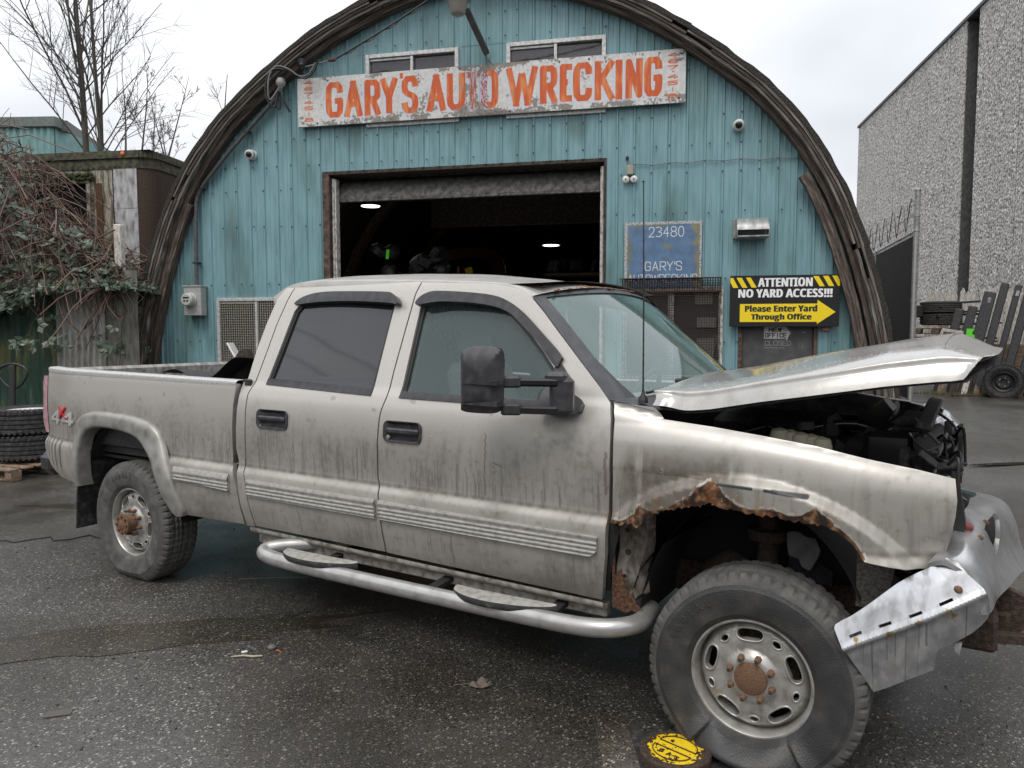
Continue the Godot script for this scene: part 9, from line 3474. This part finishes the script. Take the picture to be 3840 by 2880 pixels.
	if front:
		lathe(st, [Vector2(0.062, -0.01), Vector2(0.060, 0.004), Vector2(0.054, 0.008), Vector2(0.001, 0.008)], Transform3D(q90, Vector3(0, 0, zf - 0.002)), 32)
		obj("hub_disc", st, M.rustydisc, w)
	else:
		lathe(st, [Vector2(0.058, -0.02), Vector2(0.056, 0.05), Vector2(0.052, 0.066), Vector2(0.066, 0.067), Vector2(0.066, 0.078), Vector2(0.03, 0.080), Vector2(0.02, 0.088), Vector2(0.001, 0.088)], Transform3D(q90, Vector3(0, 0, zf - 0.01)), 24)
		for k in 8:
			var a := TAU * k / 8.0
			lathe(st, [Vector2(0.009, 0.0), Vector2(0.009, 0.014), Vector2(0.001, 0.015)], Transform3D(q90, Vector3(0.052 * cos(a), 0.052 * sin(a), zf + 0.066)), 6)
		obj("axle_hub", st, M.rustydisc, w)

func make_small_things() -> void:
	var c := Vector3(0.0, 0.0, 0.0)
	var px := Vector2(2531.0, 2812.0)
	var d := Vector3((px.x - 1920.0) / 2795.7, -(px.y - 1440.0) / 2795.7, -1.0).rotated(Vector3.RIGHT, -0.06983)
	c = Vector3(0, EYE, 0) + d * (EYE - 0.04) / -d.y
	var o := thing("gas_valve_cover", "round raised rusty gas valve cover with flaking yellow paint beside the flat front tyre", "valve cover", Vector3(c.x, 0.0, c.z), 0.0)
	var st := mk()
	lathe(st, [Vector2(0.128, 0.0), Vector2(0.132, 0.030), Vector2(0.130, 0.042), Vector2(0.122, 0.046), Vector2(0.104, 0.046)], Transform3D(), 40)
	obj("ring", st, M.rustdark, o)
	st = mk()
	var disc := PackedVector2Array()
	for k in 48:
		disc.append(Vector2(cos(TAU * k / 48.0), sin(TAU * k / 48.0)) * 0.1215)
	var flat := Transform3D(Basis(Vector3.RIGHT, Vector3.FORWARD, Vector3.UP), Vector3.ZERO)
	prism(st, disc, 0.030, 0.044, flat)
	var lid := obj("lid", st, null, o)
	lid.mesh.surface_set_material(0, lid_material())
	st = mk()
	for s in [-1.0, 1.0]:
		var pts := []
		var ax := Vector3(cos(0.75), 0, sin(0.75))
		var ay := Vector3(-sin(0.75), 0, cos(0.75))
		for k in 17:
			var a := PI * k / 16.0
			pts.append(Vector3(0, 0.047, 0) + ax * (0.075 * cos(a)) + ay * (s * (0.018 + 0.062 * sin(a))))
		pts.append(pts[0])
		tube(st, pts, 0.0022, 5, false)
	obj("raised_rim", st, M.rustdark, o)
	var word := "GAS"
	for k in 3:
		var t := TextMesh.new()
		var f := SystemFont.new()
		f.font_names = PackedStringArray(["Droid Sans"])
		f.font_weight = 700
		t.font = f
		t.font_size = 32
		t.pixel_size = 0.0009
		t.depth = 0.003
		t.text = word[k]
		t.material = M.rustdark
		var m := MeshInstance3D.new()
		m.name = quick_name("raised_letter", o)
		m.mesh = t
		var ang := 0.75
		m.transform = Transform3D(Basis(Vector3.UP, -ang) * Basis(Vector3.RIGHT, -PI * 0.5), Vector3(-0.052 + 0.022 * k, 0.0465, 0.012 + 0.026 * k))
		o.add_child(m, true)
	for e in [["broad concrete strip set in the asphalt left of the valve cover", -0.27, -0.135, 0.30], ["narrow concrete strip set in the asphalt right of the valve cover", 0.165, 0.21, 0.10]]:
		st = mk()
		bx(st, Vector3(c.x + e[1], -0.05, c.z - e[3]), Vector3(c.x + e[2], 0.006, c.z + 1.2), 0.003)
		var g := obj("concrete_strip", st, M.patch, null)
		structure(g)
		tag(g, e[0])
	st = mk()
	bx(st, Vector3(c.x - 0.135, -0.04, c.z - 0.20), Vector3(c.x + 0.165, 0.003, c.z + 1.2))
	var dk := obj("dirt_bed", st, M.rubber, null)
	structure(dk)
	tag(dk, "dark gritty bed of soil round the yellow valve cover")
	st = mk()
	var pd := smooth_line(pv([-0.75, 0.0, -0.3, 0.07, 0.3, 0.05, 0.9, 0.02, 1.3, 0.0, 0.8, -0.05, 0.1, -0.07, -0.5, -0.05]), 4, true)
	prism(st, pd, -0.002, 0.004, Transform3D(Basis(Vector3.RIGHT, Vector3.FORWARD, Vector3.UP) * Basis(Vector3.BACK, 0.15), Vector3(5.9, ground_y(5.9, -8.45) + 0.004, -8.45)))
	var pu := obj("puddle", st, smat(gray(0.012), 0.04), null)
	structure(pu)
	tag(pu, "long thin dark puddle on the asphalt right of the truck's nose")
	var lit := [
		["twig", "pale peeled twig lying on the asphalt left of the front wheel", 925, 2467, 0],
		["wood_chip", "small white chip beside the pale twig", 917, 2447, 1],
		["dark_pebble", "dark grey pebble beside the small orange leaf", 1020, 2434, 2],
		["fallen_leaf", "small orange leaf on the asphalt below the step bar", 1045, 2447, 3],
		["crumpled_leaf", "crumpled brown leaf on the asphalt between the step bar and the front wheel", 1800, 2578, 4],
		["straw", "thin straw lying under the truck behind the rear tyre", 1020, 2170, 5],
		["paper_scrap", "flat beige paper scrap on the wet asphalt at lower left", 220, 2677, 6],
	]
	for e in lit:
		var dd := Vector3((e[2] - 1920.0) / 2795.7, -(e[3] - 1440.0) / 2795.7, -1.0).rotated(Vector3.RIGHT, -0.06983)
		var p := Vector3(0, EYE, 0) + dd * EYE / -dd.y
		st = mk()
		var mat: Material = M.wood
		match e[4]:
			0:
				tube(st, [Vector3(-0.075, 0.006, 0.0), Vector3(-0.02, 0.008, -0.008), Vector3(0.03, 0.007, 0.0), Vector3(0.075, 0.008, -0.006)], [0.003, 0.005, 0.006, 0.004], 6)
				mat = smat(lin(0.36, 0.30, 0.22), 0.8)
			1:
				box(st, Vector3(0, 0.004, 0), Vector3(0.028, 0.007, 0.016), Basis(Vector3.UP, 0.5), 0.002)
				mat = M.whiteplastic
			2:
				lathe(st, [Vector2(0.001, 0.0), Vector2(0.020, 0.003), Vector2(0.022, 0.012), Vector2(0.012, 0.022), Vector2(0.001, 0.024)], Transform3D(), 9)
				mat = smat(gray(0.10), 0.7)
			3:
				sheet(st, func(u: float, v: float) -> Vector3: return Vector3(0.04 * (u - 0.5), 0.006 + 0.008 * sin(u * 5.0), 0.018 * (0.5 - v) * sin(u * PI)), 8, 3)
				mat = smat(lin(0.42, 0.12, 0.05), 0.7)
			4:
				sheet(st, func(u: float, v: float) -> Vector3: return Vector3(0.10 * (u - 0.5), 0.010 + 0.018 * sin(u * 8.0) * sin(v * 5.0) + 0.012 * v, 0.05 * (0.5 - v) * sin(u * PI)), 12, 6)
				tube(st, [Vector3(0, 0.01, 0), Vector3(-0.06, 0.008, -0.02), Vector3(-0.12, 0.006, -0.01)], 0.002, 5)
				mat = smat(lin(0.13, 0.10, 0.08), 0.8)
			5:
				tube(st, [Vector3(-0.2, 0.004, 0.02), Vector3(0.0, 0.006, 0.0), Vector3(0.22, 0.004, -0.02)], 0.002, 5)
				mat = smat(lin(0.22, 0.19, 0.13), 0.8)
			6:
				box(st, Vector3(0, 0.003, 0), Vector3(0.10, 0.003, 0.05), Basis(Vector3.UP, 0.3))
				mat = smat(lin(0.075, 0.068, 0.058), 0.8)
		var m := obj(e[0], st, mat, null)
		m.position = p
		tag(m, e[1], ["twig", "wood chip", "pebble", "leaf", "leaf", "straw", "paper"][e[4]])
	var wet := M.asphalt.duplicate() as StandardMaterial3D
	wet.albedo_color = Color(0.86, 0.83, 0.77)
	wet.roughness = 0.75
	wet.normal_scale = 0.25
	var pr := RandomNumberGenerator.new()
	pr.seed = 31
	for e in [["long damp brownish patch on the asphalt at lower left", -1.95, -3.75, 1.25, 0.20, 0.25], ["damp patch behind the stacked tyres' pallet at left", -3.6, -6.6, 1.6, 0.35, 0.2], ["damp patch on the asphalt right of the torn bumper", 3.3, -4.6, 0.9, 0.3, -0.2]]:
		var pl := PackedVector2Array()
		for k in 30:
			var a := TAU * k / 30.0
			var f := pr.randf_range(0.72, 1.15)
			pl.append(Vector2(cos(a) * e[3] * f, sin(a) * e[4] * f))
		st = mk()
		prism(st, smooth_line(pl, 3, true), -0.003, 0.004, Transform3D(Basis(Vector3.UP, e[5]) * Basis(Vector3.RIGHT, Vector3.FORWARD, Vector3.UP), Vector3(e[1], ground_y(e[1], e[2]), e[2])))
		var dp := obj("damp_patch", st, wet, null)
		structure(dp)
		tag(dp, e[0])
	st = mk()
	var sp := []
	for k in 30:
		var t := k / 29.0
		sp.append(Vector3(lerpf(-5.2, -2.55, t), 0.0015, lerpf(-5.3, -5.75, t) + 0.05 * sin(k * 1.7) + 0.03 * sin(k * 4.1)))
	tube(st, sp, 0.007, 5, false)
	var sm := obj("asphalt_seam", st, M.dark, null)
	structure(sm)
	tag(sm, "ragged dark seam in the asphalt left of the rear tyre")
	st = mk()
	for k in 90:
		var a := lerpf(-2.3, 2.3, pr.randf())
		var far := pr.randf_range(22.0, 30.0)
		var h := pr.randf_range(4.0, 8.5)
		var w := pr.randf_range(1.4, 2.8)
		var p := Vector3(sin(a) * far, 0, cos(a) * far)
		lathe(st, [Vector2(0.2, 0), Vector2(w * 0.7, h * 0.2), Vector2(w, h * 0.45), Vector2(w * 0.75, h * 0.75), Vector2(0.01, h)], Transform3D(Basis(Vector3.BACK, pr.randf_range(-0.1, 0.1)), p), 9)
	var tl := obj("added_tree_belt", st, nmat([[0.0, lin(0.02, 0.022, 0.016)], [1.0, lin(0.085, 0.085, 0.065)]], 0.05, 0.95, Vector3(0.5, 0.5, 0.5), 0.0, 0.0, 0.05, 84), null, true)  # unseen trees added behind the viewer to darken reflections on paint and glass
	tag(tl, "added unseen belt of dark trees across the street, darkening reflections in the truck's paint", "trees")
	st = mk()
	var r := RandomNumberGenerator.new()
	r.seed = 17
	for k in 900:
		var z := -lerpf(1.6, 8.0, pow(r.randf(), 1.5))
		var x := r.randf_range(-0.75, 0.75) * -z
		var s := r.randf_range(0.002, 0.007)
		box(st, Vector3(x, s * 0.4 + ground_y(x, z), z), Vector3(s * 1.6, s, s * 1.2), Basis(Vector3.UP, r.randf() * 3.0))
	var g := obj("grit", st, smat(gray(0.05), 0.9), null, true)
	tag(g, "loose dark grit scattered over the wet asphalt", "grit")
	for k in 3:
		o = thing("street_wire", ["upper utility wire along the street, seen reflected in the truck's windows", "middle utility wire along the street, seen reflected in the truck's windows", "lower utility wire along the street, seen reflected in the truck's windows"][k], "cable", Vector3(0, 0, 0))
		st = mk()
		var pts := []
		for i in 25:
			var t := i / 24.0
			pts.append(Vector3(-14.0 - k * 0.3, 8.4 - k * 0.75 - 1.2 * 4.0 * t * (1.0 - t), lerpf(-10.0, 26.0, t)))
		tube(st, pts, 0.022, 6)
		obj("wire", st, M.wire, o)

func lid_material() -> StandardMaterial3D:
	var n := 256
	var fa := FastNoiseLite.new()
	fa.seed = 88
	fa.frequency = 0.022
	fa.fractal_octaves = 5
	var im := Image.create_empty(n, n, false, Image.FORMAT_RGB8)
	for y in n:
		for x in n:
			var q := Vector2(x - n * 0.5, y - n * 0.5) / (n * 0.5)
			var v := fa.get_noise_2d(x, y) + 0.40
			var r := q.length() * 1.03
			var ring := smooth(0.72, 0.78, r + fa.get_noise_2d(x * 1.7, y * 1.7) * 0.15) * (1.0 - smooth(-0.3, -0.62, q.y + fa.get_noise_2d(x * 2.0 + 90.0, y * 2.0) * 0.25) * 0.0)
			v -= ring * 0.5
			if q.y > 0.55:
				v += 0.5 * smooth(0.55, 0.8, q.y)
			if q.y < -0.72:
				v += 0.45
			var c := lin(0.055, 0.03, 0.02).lerp(lin(0.72, 0.50, 0.012), smooth(0.02, 0.09, v))
			c = c.lerp(lin(0.10, 0.06, 0.03), smooth(0.42, 0.52, fa.get_noise_2d(x * 3.0 + 400.0, y * 3.0)))
			im.set_pixel(x, y, c)
	var m := StandardMaterial3D.new()
	m.albedo_texture = ImageTexture.create_from_image(im)
	m.roughness = 0.5
	m.uv1_scale = Vector3(1.0 / 0.25, -1.0 / 0.25, 1)
	m.uv1_offset = Vector3(0.5, 0.5, 0)
	return m
